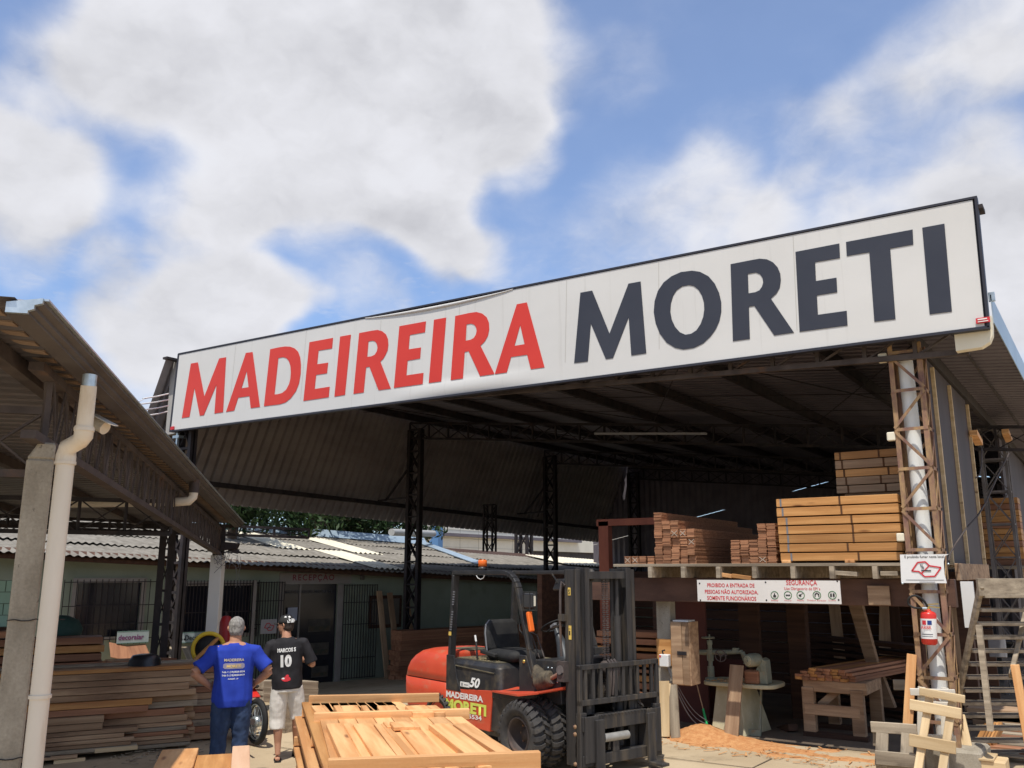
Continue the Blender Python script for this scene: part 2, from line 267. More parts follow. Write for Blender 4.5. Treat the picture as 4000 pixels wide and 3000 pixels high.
# ------------------------------------------------------------------ mesh helpers
def tag(o, label=None, cat=None, group=None, kind=None):
    if label: o['label'] = label
    if cat: o['category'] = cat
    if group: o['group'] = group
    if kind: o['kind'] = kind
    elif cat: o['kind'] = 'thing'
    return o
def empty(name, loc=(0, 0, 0), rot=(0, 0, 0), label=None, cat=None, group=None):
    o = bpy.data.objects.new(name, None); COL.objects.link(o); o.location = loc; o.rotation_euler = rot
    o.empty_display_size = .1
    return tag(o, label, cat, group)
class MB:
    def __init__(s): s.v = []; s.f = []; s.sm = []
    def add(s, vs, fs, smooth=False, M=None):
        b = len(s.v)
        s.v += [tuple(M @ Vector(p)) if M else tuple(p) for p in vs]
        s.f += [tuple(i + b for i in f) for f in fs]; s.sm += [smooth] * len(fs); return s
    def box(s, c, d, M=None):
        x, y, z = c; a, b, h = d[0] / 2, d[1] / 2, d[2] / 2
        vs = [(x - a, y - b, z - h), (x + a, y - b, z - h), (x + a, y + b, z - h), (x - a, y + b, z - h), (x - a, y - b, z + h), (x + a, y - b, z + h), (x + a, y + b, z + h), (x - a, y + b, z + h)]
        return s.add(vs, [(0, 3, 2, 1), (4, 5, 6, 7), (0, 1, 5, 4), (1, 2, 6, 5), (2, 3, 7, 6), (3, 0, 4, 7)], False, M)
    def b6(s, x0, x1, y0, y1, z0, z1, M=None): return s.box(((x0 + x1) / 2, (y0 + y1) / 2, (z0 + z1) / 2), (x1 - x0, y1 - y0, z1 - z0), M)
    def bar(s, p, q, w, h, up=(0, 0, 1)):
        p = Vector(p); q = Vector(q); d = (q - p); L = d.length; d.normalize(); u = Vector(up)
        if abs(d.dot(u)) > .98: u = Vector((1, 0, 0)) if abs(d.x) < .9 else Vector((0, 1, 0))
        y = u.cross(d).normalized(); z = d.cross(y)
        M = Matrix(((d.x, y.x, z.x, (p.x + q.x) / 2), (d.y, y.y, z.y, (p.y + q.y) / 2), (d.z, y.z, z.z, (p.z + q.z) / 2), (0, 0, 0, 1)))
        return s.box((0, 0, 0), (L, w, h), M)
    def tube(s, pts, r, n=12, caps=True, M=None, sx=1.0, sy=1.0, ref=None):
        pts = [Vector(p) for p in pts]; rs = r if isinstance(r, (list, tuple)) else [r] * len(pts)
        vs = []; fs = []; pu = None
        for i, p in enumerate(pts):
            d = (pts[min(i + 1, len(pts) - 1)] - pts[max(i - 1, 0)]).normalized()
            if pu is None:
                u = Vector(ref) if ref else (Vector((0, 0, 1)) if abs(d.z) < .9 else Vector((1, 0, 0)))
            else: u = pu
            a = (u - d * u.dot(d)).normalized(); b = d.cross(a); pu = a
            for k in range(n):
                t = 2 * pi * k / n; vs.append(p + a * cos(t) * rs[i] * sx + b * sin(t) * rs[i] * sy)
        for i in range(len(pts) - 1):
            for k in range(n):
                fs.append((i * n + k, i * n + (k + 1) % n, (i + 1) * n + (k + 1) % n, (i + 1) * n + k))
        s.add(vs, fs, True, M)
        if caps:
            s.add([vs[k] for k in range(n)][::-1], [tuple(range(n))], False, M)
            s.add([vs[-n + k] for k in range(n)], [tuple(range(n))], False, M)
        return s
    def prism(s, poly, h0, h1, M=None, axis='z'):
        n = len(poly)
        def P(a, b, c): return {'z': (a, b, c), 'y': (a, c, b), 'x': (c, a, b)}[axis]
        vs = [P(a, b, h0) for a, b in poly] + [P(a, b, h1) for a, b in poly]
        fs = [tuple(range(n))[::-1], tuple(range(n, 2 * n))] + [(i, (i + 1) % n, (i + 1) % n + n, i + n) for i in range(n)]
        return s.add(vs, fs, False, M)
    def lathe(s, prof, n=32, M=None, smooth=True, axis='z'):
        vs = []; fs = []; m = len(prof)
        for k in range(n):
            t = 2 * pi * k / n
            for (r, h) in prof:
                vs.append({'z': (r * cos(t), r * sin(t), h), 'y': (r * cos(t), h, r * sin(t)), 'x': (h, r * cos(t), r * sin(t))}[axis])
        for k in range(n):
            for j in range(m - 1):
                fs.append((k * m + j, ((k + 1) % n) * m + j, ((k + 1) % n) * m + j + 1, k * m + j + 1))
        return s.add(vs, fs, smooth, M)
    def quad(s, a, b, c, d): return s.add([a, b, c, d], [(0, 1, 2, 3)])
    def build(s, name, m, parent=None, bevel=0, recalc=True):
        me = bpy.data.meshes.new(name); me.from_pydata(s.v, [], s.f)
        me.polygons.foreach_set('use_smooth', s.sm); me.materials.append(m)
        if recalc or bevel:
            bm = bmesh.new(); bm.from_mesh(me)
            if recalc: bmesh.ops.recalc_face_normals(bm, faces=bm.faces)
            if bevel: bmesh.ops.bevel(bm, geom=list(bm.edges), offset=bevel, segments=1, affect='EDGES', clamp_overlap=True)
            bm.to_mesh(me); bm.free()
        o = bpy.data.objects.new(name, me); COL.objects.link(o)
        if parent: attach(o, parent)
        return o
WORLD = {}
def attach(o, parent):
    o.parent = parent
    if parent.name in WORLD:                       # parts of these are drawn in world coordinates
        if o.type == 'MESH' and o.matrix_basis == Matrix.Identity(4): o.data.transform(Matrix.Translation(-WORLD[parent.name]))
        else: o.location = o.location - WORLD[parent.name]
def thing(name, base, label=None, cat=None, group=None):
    o = empty(name, base, (0, 0, 0), label, cat, group); WORLD[o.name] = Vector(base); return o
def seat_origin(o):
    xs = [v.co for v in o.data.vertices]
    c = Vector(((min(p.x for p in xs) + max(p.x for p in xs)) / 2, (min(p.y for p in xs) + max(p.y for p in xs)) / 2, min(p.z for p in xs)))
    o.data.transform(Matrix.Translation(-c)); o.location = c; return o
def frame(o, xv, zv=None, yv=None):
    """matrix with local X along xv, local Z as near to zv as possible"""
    x = Vector(xv).normalized(); z = Vector(zv or (0, 0, 1))
    y = z.cross(x).normalized(); z = x.cross(y)
    return Matrix(((x.x, y.x, z.x, o[0]), (x.y, y.y, z.y, o[1]), (x.z, y.z, z.z, o[2]), (0, 0, 0, 1)))
def plank(name, p, q, w, h, m, label=None, cat=None, group=None, parent=None, up=(0, 0, 1), bevel=.004, kind=None):
    """one board as its own object: from p to q, w across, h thick"""
    p = Vector(p); q = Vector(q); L = (q - p).length
    o = MB().box((0, 0, 0), (L, w, h)).build(name, m, None, bevel=bevel)
    M = frame((p + q) / 2, q - p, up)
    o.matrix_basis = M
    if parent: attach(o, parent)
    return tag(o, label, cat, group, kind)
def textmesh(s_, bold=0.0, shear=0.0, spacing=1.0):
    c = bpy.data.curves.new('writing', 'FONT'); c.body = s_; c.size = 1; c.align_x = 'LEFT'; c.offset = bold; c.shear = shear; c.space_character = spacing
    c.resolution_u = 3
    o = bpy.data.objects.new('writing', c); COL.objects.link(o)
    dg = bpy.context.evaluated_depsgraph_get()
    me = bpy.data.meshes.new_from_object(o.evaluated_get(dg)); bpy.data.objects.remove(o); bpy.data.curves.remove(c)
    me.transform(Matrix.Identity(4)); return me
def write(s_, name, m, parent, p0, xdir, updir, width, height, bold=.01, shear=0, off=.003, spacing=1.0, thick=0.0):
    """writing fitted into a width x height box whose lower left corner is p0"""
    me = textmesh(s_, bold, shear, spacing)
    xs = [v.co.x for v in me.vertices]; ys = [v.co.y for v in me.vertices]
    x0, x1, y0, y1 = min(xs), max(xs), min(ys), max(ys)
    X_ = Vector(xdir).normalized(); U_ = Vector(updir).normalized(); Nn = X_.cross(U_).normalized(); P0 = Vector(p0)
    for v in me.vertices:
        v.co = P0 + X_ * ((v.co.x - x0) / (x1 - x0) * width) + U_ * ((v.co.y - y0) / (y1 - y0) * height) + Nn * off
    me.materials.clear(); me.materials.append(m)
    o = bpy.data.objects.new(name, me); COL.objects.link(o)
    if parent: attach(o, parent)
    return o
def copy_tree(o, parent=None):
    c = o.copy(); COL.objects.link(c)
    if parent: c.parent = parent
    for ch in list(o.children): copy_tree(ch, c)
    return c
def ground_z(x, y):
    t = max(0.0, min(1.0, (-x - 10.2) / 8.5)); t = t * t * (3 - 2 * t)
    return -0.72 * t
def lattice(mb, x0, x1, y0, y1, z0, z1, leg=.05, step=.57, brace=.03, xb=True):
    """four angle legs with zig-zag bracing"""
    for x in (x0, x1):
        for y in (y0, y1): mb.box((x, y, (z0 + z1) / 2), (leg, leg, z1 - z0))
    n = max(1, round((z1 - z0) / step)); st = (z1 - z0) / n
    for i in range(n):
        a, b = z0 + i * st, z0 + (i + 1) * st
        for (P, Q, k) in (((x0, y0), (x1, y0), 0), ((x0, y1), (x1, y1), 1), ((x0, y0), (x0, y1), 0), ((x1, y0), (x1, y1), 1)):
            mb.bar((*P, b), (*Q, b), brace, brace)
            if (i + k) % 2: mb.bar((*P, a), (*Q, b), brace, brace * .5)
            else: mb.bar((*Q, a), (*P, b), brace, brace * .5)
            if xb and k == 0:
                if (i + k) % 2: mb.bar((*Q, a), (*P, b), brace, brace * .5)
                else: mb.bar((*P, a), (*Q, b), brace, brace * .5)
def truss(mb, p, q, depth, step, ch=.06, web=.035, cross=True):
    p = Vector(p); q = Vector(q); dn = Vector((0, 0, -depth))
    mb.bar(p, q, ch, ch); mb.bar(p + dn, q + dn, ch, ch)
    n = max(1, round((q - p).length / step))
    for i in range(n + 1):
        a = p.lerp(q, i / n); mb.bar(a, a + dn, web, web)
        if i < n:
            b = p.lerp(q, (i + 1) / n); mb.bar(a + dn, b, web * .8, web * .5)
            if cross: mb.bar(a, b + dn, web * .8, web * .5)
def corrugated(p0, du, dv, nu, pitch, amp, kind='sine', sag=0):
    """sheet: corners p0, p0+du, p0+dv; waves repeat along du with the given pitch"""
    mb = MB(); p0 = Vector(p0); du = Vector(du); dv = Vector(dv); nrm_ = du.cross(dv).normalized()
    if nrm_.z < 0: nrm_ = -nrm_
    L = du.length; n = int(L / pitch); pr = []
    if kind == 'sine':
        for i in range(n * 6 + 1): pr.append((i / (n * 6), amp * sin(2 * pi * i / 6)))
    else:
        for i in range(n):
            for (t, h) in ((0, 0), (.62, 0), (.70, 1), (.92, 1)): pr.append(((i + t) / n, amp * h))
        pr.append((1, 0))
    m = len(pr); vs = []
    for j in range(nu + 1):
        for (t, h) in pr: vs.append(p0 + du * t + dv * (j / nu) + nrm_ * h)
    fs = [(j * m + i, j * m + i + 1, (j + 1) * m + i + 1, (j + 1) * m + i) for j in range(nu) for i in range(m - 1)]
    mb.add(vs, fs, kind == 'sine'); return mb

# ================================================================== SETTING
# ground: concrete yard that falls away gently towards the reception building
def grid_vals(a, b, n, lo, hi, far):
    return [-far, -far / 3, lo - 20] + [lo + (hi - lo) * i / n for i in range(n + 1)] + [hi + 20, far / 3, far]
gx = grid_vals(0, 0, 70, -30, 8, 600); gy = grid_vals(0, 0, 60, -4, 38, 600)
vs = []; fs = []
for j, y in enumerate(gy):
    for i, x in enumerate(gx):
        vs.append((x, y, ground_z(x, y) + (0.006 * sin(x * 2.1) * sin(y * 1.7) if abs(x) < 30 and abs(y) < 40 else 0)))
for j in range(len(gy) - 1):
    for i in range(len(gx) - 1):
        a = j * len(gx) + i; fs.append((a, a + 1, a + 1 + len(gx), a + len(gx)))
yard = mat('yard_concrete', (0.40, 0.305, 0.19), (0.51, 0.405, 0.265), (.6, .6, .6), detail=8, rough=.95, fine=.3, bump=.15, c3=(.25, .19, .12), s3=(1.7, 1.7, 1.7), lo3=.54, hi3=.74)
g = MB().add(vs, fs, True).build('ground', yard, recalc=False); tag(g, kind='structure')

# sawdust: thin spread that fades out at the doorway, and the heap beside the saw
def sawdust():
    rnd = random.Random(3); mb = MB(); nx, ny = 90, 46
    x0, x1, y0, y1 = -6.0, -1.9, 11.1, 13.4
    P = []; 
    from mathutils import noise as mn
    for j in range(ny + 1):
        for i in range(nx + 1):
            x = x0 + (x1 - x0) * i / nx; y = y0 + (y1 - y0) * j / ny
            d1 = ((x + 5.22) / .36) ** 2 + ((y - 12.35) / .42) ** 2
            h = .145 * math.exp(-d1 * 1.1) + .07 * math.exp(-(((x + 4.75) / .5) ** 2 + ((y - 12.2) / .3) ** 2))
            front = 11.72 + .28 * mn.noise(Vector((x * 1.3, 0, 2))) - (0.18 if x > -4 else 0)
            band = min((y - front) * .12, (12.65 - y) * .07, (x - x0) * .15, (x1 - x) * .1)
            h += .011 * max(-1, min(1, band / .05)) + .012 * mn.noise(Vector((x * 4, y * 4, 0))) - .006 + .008 * mn.noise(Vector((x * 1.6, y * 3, 5))) + .02 * mn.noise(Vector((x * 16, y * 16, 0))) * min(1, h * 8 + .12)
            P.append((x, y, h - .003))
    for j in range(ny):
        for i in range(nx):
            a = j * (nx + 1) + i
            q_ = (a, a + 1, a + nx + 2, a + nx + 1)
            if max(P[k][2] for k in q_) > -.004: mb.f.append(q_); mb.sm.append(True)
    mb.v = P
    o = mb.build('sawdust', saw, recalc=False); return tag(o, 'orange sawdust heap and thin spread on the workshop doorstep', 'sawdust', kind='stuff')
sawdust()
# joints cast in the yard slab and scattered scraps
jm = mat('joint_line_dirt', (.16, .12, .08), rough=1)
mb = MB()
for (p, q_) in (((-8, 10.6), (1.5, 10.9)), ((-4.1, 2), (-3.9, 11.4)), ((-8.1, 2), (-8.0, 12)), ((-9.5, 8.4), (-3.9, 8.6))):
    mb.bar((p[0], p[1], .0095), (q_[0], q_[1], .0095), .014, .003)
o = mb.build('slab_joint', jm); tag(o, kind='structure')
rnd = random.Random(77); mb = MB()
for i in range(420):
    if i < 260: x = rnd.uniform(-6.2, -1.2); y = 11.3 + abs(rnd.gauss(0, .55))
    else: x = rnd.uniform(-9, 0); y = rnd.uniform(8, 12)
    L = rnd.choice((.02, .03, .04, .05, .09, .16)); mb.box((0, 0, 0), (L, rnd.uniform(.006, .022), rnd.uniform(.003, .008)), Matrix.Translation((x, y, ground_z(x, y) + .016)) @ Matrix.Rotation(rnd.uniform(0, 3.1), 4, 'Z') @ Matrix.Rotation(rnd.uniform(-.1, .1), 4, 'Y'))
o = mb.build('wood_scraps', w_fresh); tag(o, 'small wood scraps and splinters littering the yard in front of the workshop', 'wood scraps', kind='stuff')
# dark earth floor inside the workshop, under the loft
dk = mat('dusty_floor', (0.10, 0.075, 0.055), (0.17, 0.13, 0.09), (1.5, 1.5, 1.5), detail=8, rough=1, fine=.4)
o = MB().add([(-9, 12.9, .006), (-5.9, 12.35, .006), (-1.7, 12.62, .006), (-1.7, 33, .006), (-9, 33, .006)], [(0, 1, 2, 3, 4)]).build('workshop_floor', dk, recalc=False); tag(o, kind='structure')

# ================================================================== WAREHOUSE
XL, XR, Y0, Y1 = -17.1, -0.95, 11.6, 34.35
def roof_z(x): return 6.87 - 0.1 * (x - XL)
wh = thing('warehouse', (-9, 20, 0), 'open fronted warehouse with dark corrugated roof, steel trusses and a sloping side skirt', 'warehouse')
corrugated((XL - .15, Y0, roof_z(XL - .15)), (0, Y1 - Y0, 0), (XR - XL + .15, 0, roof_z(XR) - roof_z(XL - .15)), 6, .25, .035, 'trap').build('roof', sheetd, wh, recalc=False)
for i, x in enumerate([-16.9, -14.9, -12.95, -11.0, -9.05, -7.1, -5.15, -3.2, -1.9]):
    MB().b6(x - .045, x + .045, Y0 + .02, Y1 - .05, roof_z(x) - .19, roof_z(x) - .012).build('purlin', steel, wh)
for y in (19.5, 27.0, 33.7):
    mb = MB(); truss(mb, (XL, y, roof_z(XL) - .25), (XR - .1, y, roof_z(XR - .1) - .25), .45, .72, .06, .045); mb.build('roof_truss', steel, wh)
mb = MB(); truss(mb, (XL, 11.78, roof_z(XL) - .9), (-1.25, 11.78, 5.30), .36, .6, .07, .05, False); mb.build('front_truss', steelb, wh)
# front edge lintel just behind the sign
for (y, zt) in ((11.75, 6.2), (19.5, 6.4), (27.0, 6.4), (33.7, 6.4)):
    mb = MB(); lattice(mb, XL + .02, XL + .44, y - .035, y + .035, ground_z(XL, y), zt, .10, .62, .05); mb.build('lattice_column', steel, wh)
# second pillar row visible through the bay, short lattice hangers
for (x, y) in ((-17.0, 23.2),):
    mb = MB(); lattice(mb, x, x + .35, y - .1, y + .1, 2.9, 4.4, .05, .6, .035, False); mb.build('hanging_bracket', steel, wh)
# sloping skirt of corrugated sheet hung from the left eave
p_top0 = Vector((XL - .22, 11.35, 6.98)); p_bot0 = Vector((XL - 1.58, 11.35, 4.0)); p_bot1 = Vector((XL - 1.15, 33.5, 3.42))
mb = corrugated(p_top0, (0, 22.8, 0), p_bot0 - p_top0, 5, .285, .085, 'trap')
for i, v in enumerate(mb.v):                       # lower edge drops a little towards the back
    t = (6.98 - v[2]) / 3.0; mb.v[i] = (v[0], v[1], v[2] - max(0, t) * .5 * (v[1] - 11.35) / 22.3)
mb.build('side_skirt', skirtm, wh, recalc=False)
MB().bar((XL - 1.22, 11.6, 4.42), (XL - 1.22, 33.4, 4.06), .1, .12).build('skirt_rail', steel, wh)
MB().bar((XL - .18, 11.3, 7.0), (XL - .18, 33.4, 7.0), .16, .05).build('ridge_cap', steel, wh)
for y in (11.75, 19.5, 27.0):
    mb = MB(); mb.bar((XL, y, 4.4), (XL - 1.2, y, 4.36), .05, .05); mb.bar((XL, y, 5.3), (XL - .9, y, 4.35), .05, .05); mb.bar((XL, y + .2, 5.2), (XL - .9, y + .9, 4.3), .04, .04); mb.build('skirt_brace', steel, wh)
# rear wall with a daylight slit, built as two skins
mb = corrugated((-18.2, 34.1, -.9), (17.3, 0, 0), (0, 0, 1), 1, .25, .035, 'trap'); vv = []
def rear(z_lo, z_hi, nm):
    mb = MB(); n = 70; vs = []
    for i in range(n * 2 + 1):
        x = -19.1 + 18.2 * i / (n * 2); y = 34.1 + (.05 if i % 2 else 0); vs += [(x, y, z_lo(x)), (x, y, z_hi(x))]
    mb.add(vs, [(2 * i, 2 * i + 2, 2 * i + 3, 2 * i + 1) for i in range(n * 2)]); mb.build(nm, sheetd, wh, recalc=False)
slit = lambda x: 4.15 + .215 * (x + 15.6)
rear(lambda x: -.9 if x > -16 else 2.2, lambda x: min(slit(x), roof_z(x) - .05), 'rear_wall')
rear(lambda x: min(slit(x) + (.016 if (sin(x * 3.1) + sin(x * 1.3 + 1)) > .15 else 0), roof_z(x) - .02), lambda x: roof_z(x) + .03, 'rear_gable')
# fluorescent tube hanging under the first truss
tp, tq = ony(('B', 205, 820), 19.3), ony(('B', 930, 820), 19.3)
MB().bar(tp, tq, .07, .05).build('tube_light', mat('unlit_tube', (.42, .42, .44), rough=.5), wh)
mb = MB()
for t in (.15, .85): p = tp.lerp(tq, t); mb.bar(p, (p.x, p.y, roof_z(p.x) - .2), .008, .008)
mb.build('tube_hanger', steel, wh)
# thin sway rods under the roof sheets
mb = MB()
for (a, b) in (((-5.15, 11.9), (-1.9, 19.3)), ((-1.9, 11.9), (-5.15, 19.3)), ((-9.05, 11.9), (-5.15, 19.3)), ((-5.15, 12.1), (-9.05, 19.3)), ((-12.9, 12), (-9.05, 19.2)), ((-15, 19.6), (-11, 26.8)), ((-16.9, 12), (-14.9, 19.2))):
    mb.tube([(a[0], a[1], roof_z(a[0]) - .2), (b[0], b[1], roof_z(b[0]) - .2)], .011, 5)
for y in (13.4, 15.6, 17.5, 21.5, 23.8): mb.tube([(XL, y, roof_z(XL) - .21), (-1.9, y, roof_z(-1.9) - .21)], .008, 5)
mb.build('sway_rod', steel, wh)
# right hand eave: metal flashing standing up along the overhang, white box gutter and its trim
MB().b6(XR + .0, XR + .012, 11.7, 34, 5.24, 5.60).build('fascia', bluef, wh)
MB().b6(XR - .02, XR + .05, 11.7, 11.75, 5.52, 5.63).build('fascia_cap', galv, wh)
pr = [(-.42, 4.92), (-.14, 4.93), (-.05, 4.98), (-.01, 5.06), (0, 5.16), (0, 5.30), (-.42, 5.30)]
MB().prism([(XR + a, z) for a, z in pr], 11.56, 11.70, axis='y').build('gutter_end', cream, wh)

MB().b6(-1.45, -1.42, 11.9, 33.9, 5.235, 5.247).build('sheet_seam', steel, wh)
# front right lattice column, rusty, standing on its concrete stub
cx0, cx1, cy0, cy1 = -2.19, -1.80, 11.8, 12.15
mb = MB()
def legs(z0, z1):
    for (x, y) in ((cx0, cy0), (cx1, cy0), (cx0, cy1), (cx1, cy1)):
        sx = 1 if x == cx0 else -1; sy = 1 if y == cy0 else -1
        mb.b6(min(x, x + sx * .055), max(x, x + sx * .055), y - .004, y + .004, z0, z1)
        mb.b6(x - .004, x + .004, min(y, y + sy * .055), max(y, y + sy * .055), z0, z1)
legs(.28, 5.16)
mb.build('column_angle', rust, wh)
mb = MB(); zz = [.55 + i * .50 for i in range(10)]
for i, z in enumerate(zz):
    for y in (cy0 - .008, cy1 + .004): mb.bar((cx0, y, z), (cx1, y, z), .008, .04, (0, 0, 1))
    for x in (cx0, cx1): mb.bar((x, cy0, z), (x, cy1, z), .008, .04)
    if i < 9:
        a, b = z + .02, zz[i + 1] - .02
        (p, q) = ((cx0, cx1) if i % 2 else (cx1, cx0))
        mb.bar((p, cy0 - .014, a), (q, cy0 - .014, b), .008, .036); mb.bar((q, cy1 + .01, a), (p, cy1 + .01, b), .008, .036)
        mb.bar((cx1 + .006, cy0, a), (cx1 + .006, cy1, b), .006, .03); mb.bar((cx0 - .006, cy1, a), (cx0 - .006, cy0, b), .006, .03)
mb.build('column_lacing', rust, wh)
mb = MB()
for k, (dx, zt) in enumerate(((0, 0),)):
    mb.prism([(-2.18, 11.62), (-1.58, 11.66), (-1.55, 12.3), (-2.2, 12.3)], -.02, .29)
mb.build('column_footing', conc, wh, bevel=.03)
MB().tube([(-1.985, 11.97, .3), (-2.0, 11.97, 2.6), (-2.02, 11.97, 5.0)], .092, 20).build('downpipe', pipe_w, wh)
for (p, sz) in ((('S', 100, 1450), .11), (('6', 1995, 195), .10), (('6', 2062, 920), .09)):
    c = ony(p, 11.82); MB().box(c, (sz, .08, sz * 1.1)).build('cable_clamp', cream, wh, bevel=.01)
# second rusty column further back and the lean-to edge beyond it
mb = MB(); lattice(mb, -2.09, -1.66, 19.6, 19.95, 0, 5.1, .055, .6, .035); mb.build('lattice_column', mat('grey_lattice_steel', (.10, .085, .08), (.17, .15, .14), (5, 5, 3), rough=.7, fine=.2), wh)
# dark cladding boards with pale battens above the loft, along the right side
tops = [onx(('T', 600, 1100), -1.86), onx(('T', 810, 1285), -1.86), onx(('T', 1012, 1480), -1.86)]
bots = [onx(('9', 300, 1365), -1.86), onx(('9', 462, 1405), -1.86), onx(('9', 632, 1445), -1.86)]
ys = [12.25] + [b.y for b in bots[0:]]
segs_ = [(12.2, bots[0].y), (bots[0].y, bots[1].y), (bots[1].y, bots[2].y)]
for i, (a, b) in enumerate(segs_):
    MB().b6(-1.93, -1.88, a + .01, b - .01, 2.38, 5.12).build('cladding_board', darkpan, wh)
for i, b in enumerate(bots):
    MB().b6(-1.90, -1.835, b.y - .035, b.y + .035, 2.37, 5.05).build('batten', w_pale, wh)
MB().b6(-1.93, -1.88, 21.25, 33.5, .5, 5.1).build('cladding_board', darkpan, wh)
for k, p in enumerate((('9', 540, 150), ('9', 850, 130))):
    c = onx(p, -1.8) if k == 0 else ony(p, 19.4)
    MB().bar(c + Vector((.0, -.25, .05)), c + Vector((0, .35, -.05)), .12, .09).build('timber_spacer', w_fresh, wh)


# ------------------------------------------------------------------ LOFT over the workshop
loft = thing('timber_loft', (-4, 14, 0), 'brown timber loft carrying lumber above the workshop opening', 'loft')
MB().b6(-6.25, -1.95, 11.75, 17.0, 2.355, 2.395).build('deck', w_old, loft, bevel=.004)
jx = [ony(('6', x, 1150), 11.72).x for x in (258, 495, 748, 1008, 1285, 1565, 1875)]
for x in jx:
    MB().b6(x - .03, x + .03, 11.70, 16.9, 2.20, 2.353).build('joist', w_old, loft, bevel=.004)
MB().b6(-7.1, -1.72, 12.02, 12.16, 1.86, 2.197).build('front_beam', mat('dark_brown_beam', (.085, .045, .032), (.13, .07, .048), (2, 6, 6), rough=.85, fine=.25), loft, bevel=.006)
MB().b6(-7.1, -1.8, 16.6, 16.75, 1.86, 2.197).build('rear_beam', w_dark, loft)
for (p, q, m_) in ((('6', 765, 1185), ('6', 860, 1200), w_fresh), (('6', 862, 1195), ('6', 1000, 1215), w_gold), (('6', 1600, 1175), ('6', 1760, 1185), w_old), (('6', 1925, 1180), ('6', 2050, 1180), w_old)):
    a, b = ony(p, 11.86), ony(q, 11.86); plank('spacer_board', a, b, .18, .055, m_, parent=loft)
a = ony(('6', 1832, 1360), 11.98); b = ony(('6', 1990, 1360), 11.98)
MB().b6(a.x, b.x, 11.94, 11.97, a.z - .08, a.z + .16).build('cover_board', w_brown, loft, bevel=.003)
# side edge of the deck towards the stair, pale strip hanging under it
a = onx(('9', 245, 1365), -1.72); b = onx(('9', 605, 1440), -1.72)
MB().b6(-1.74, -1.69, 12.3, 15.3, 2.18, 2.39).build('side_beam', w_brown, loft, bevel=.005)
MB().b6(-1.68, -1.54, 12.2, 12.24, 1.62, 2.17).build('white_strip', white_p, loft)
MB().b6(-3.2, -1.58, 20.4, 21.3, 2.33, 2.395).build('rear_deck', w_old, loft, bevel=.004)
for x_ in (-3.1, -1.7): MB().b6(x_ - .06, x_ + .06, 20.5, 20.62, 0, 2.33).build('rear_post', w_brown, loft)
# posts
pst = lambda x0, x1, y, z0, z1, m_, nm='post': MB().b6(x0, x1, y, y + .2, z0, z1).build(nm, m_, loft, bevel=.006)
pst(-5.79, -5.57, 12.20, .0, 1.86, conc, 'concrete_post')
MB().b6(-5.795, -5.565, 12.185, 12.21, .95, 1.32).build('post_board', w_gold, loft)
a = ony(('7', 250, 500), 13.3); b = ony(('7', 528, 500), 13.3); MB().b6(a.x, b.x, 13.3, 13.36, 0, 2.19).build('panel', redwall, loft)
a = ony(('7', 440, 780), 13.9); b = ony(('7', 850, 780), 13.9); MB().b6(a.x, b.x, 13.9, 13.95, 0, ony(('7', 600, 770), 13.9).z).build('panel', redwall, loft)
a = ony(('7', 800, 500), 14.2); b = ony(('7', 960, 500), 14.2); MB().b6(a.x, b.x, 14.2, 14.3, .8, 2.19).build('panel', w_dark, loft)
pst(-4.62, -4.32, 14.6, 0, 2.2, w_dark)
mb = MB(); mb.prism([(-3.62, 1.86), (-3.42, 1.86), (-3.25, .95), (-3.05, .3), (-3.2, .3), (-3.42, .95)], 14.5, 14.65, axis='y'); mb.build('forked_post', w_brown, loft)
pst(-2.3, -2.1, 16.0, 0, 2.2, w_dark); pst(-6.9, -6.7, 14.4, 0, 2.2, w_dark)
# orange-red frame standing behind the mast
a = ony(('B', 268, 1440), 14.3)
MB().b6(a.x - .10, a.x + .10, 14.25, 14.4, 0, 3.18).build('red_post', mat('red_brown_frame', (.20, .06, .035), (.28, .09, .05), (3, 3, 1), rough=.7), loft)
MB().b6(a.x - .14, a.x + 1.6, 14.25, 14.36, 3.10, 3.22).build('red_rail', MATS['red_brown_frame'], loft)
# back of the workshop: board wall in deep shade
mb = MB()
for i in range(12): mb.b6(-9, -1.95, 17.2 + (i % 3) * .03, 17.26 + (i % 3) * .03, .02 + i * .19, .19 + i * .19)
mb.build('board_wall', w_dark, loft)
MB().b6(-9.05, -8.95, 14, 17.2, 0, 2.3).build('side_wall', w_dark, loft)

# ================================================================== SIGN
sg = thing('billboard', (-9, 11.45, 5.1), 'long white rooftop billboard with red and charcoal lettering across the warehouse front', 'billboard')
TL, TR, BR, BL = Vector((-17.02, 0, 7.095)), Vector((-.945, 0, 6.80)), Vector((-.975, 0, 5.135)), Vector((-17.10, 0, 5.325))
def q4(inset, y):
    c = (TL + TR + BR + BL) / 4; out = []
    for p, dx, dz in ((TL, 1, -1), (TR, -1, -1), (BR, -1, 1), (BL, 1, 1)): out.append((p.x + dx * inset, y, p.z + dz * inset))
    return out
f = q4(.0, 11.50); b = q4(0, 11.62); n_ = 4
MB().add(f + b, [(0, 1, 2, 3), (7, 6, 5, 4), (0, 4, 5, 1), (1, 5, 6, 2), (2, 6, 7, 3), (3, 7, 4, 0)]).build('backing', signb, sg)
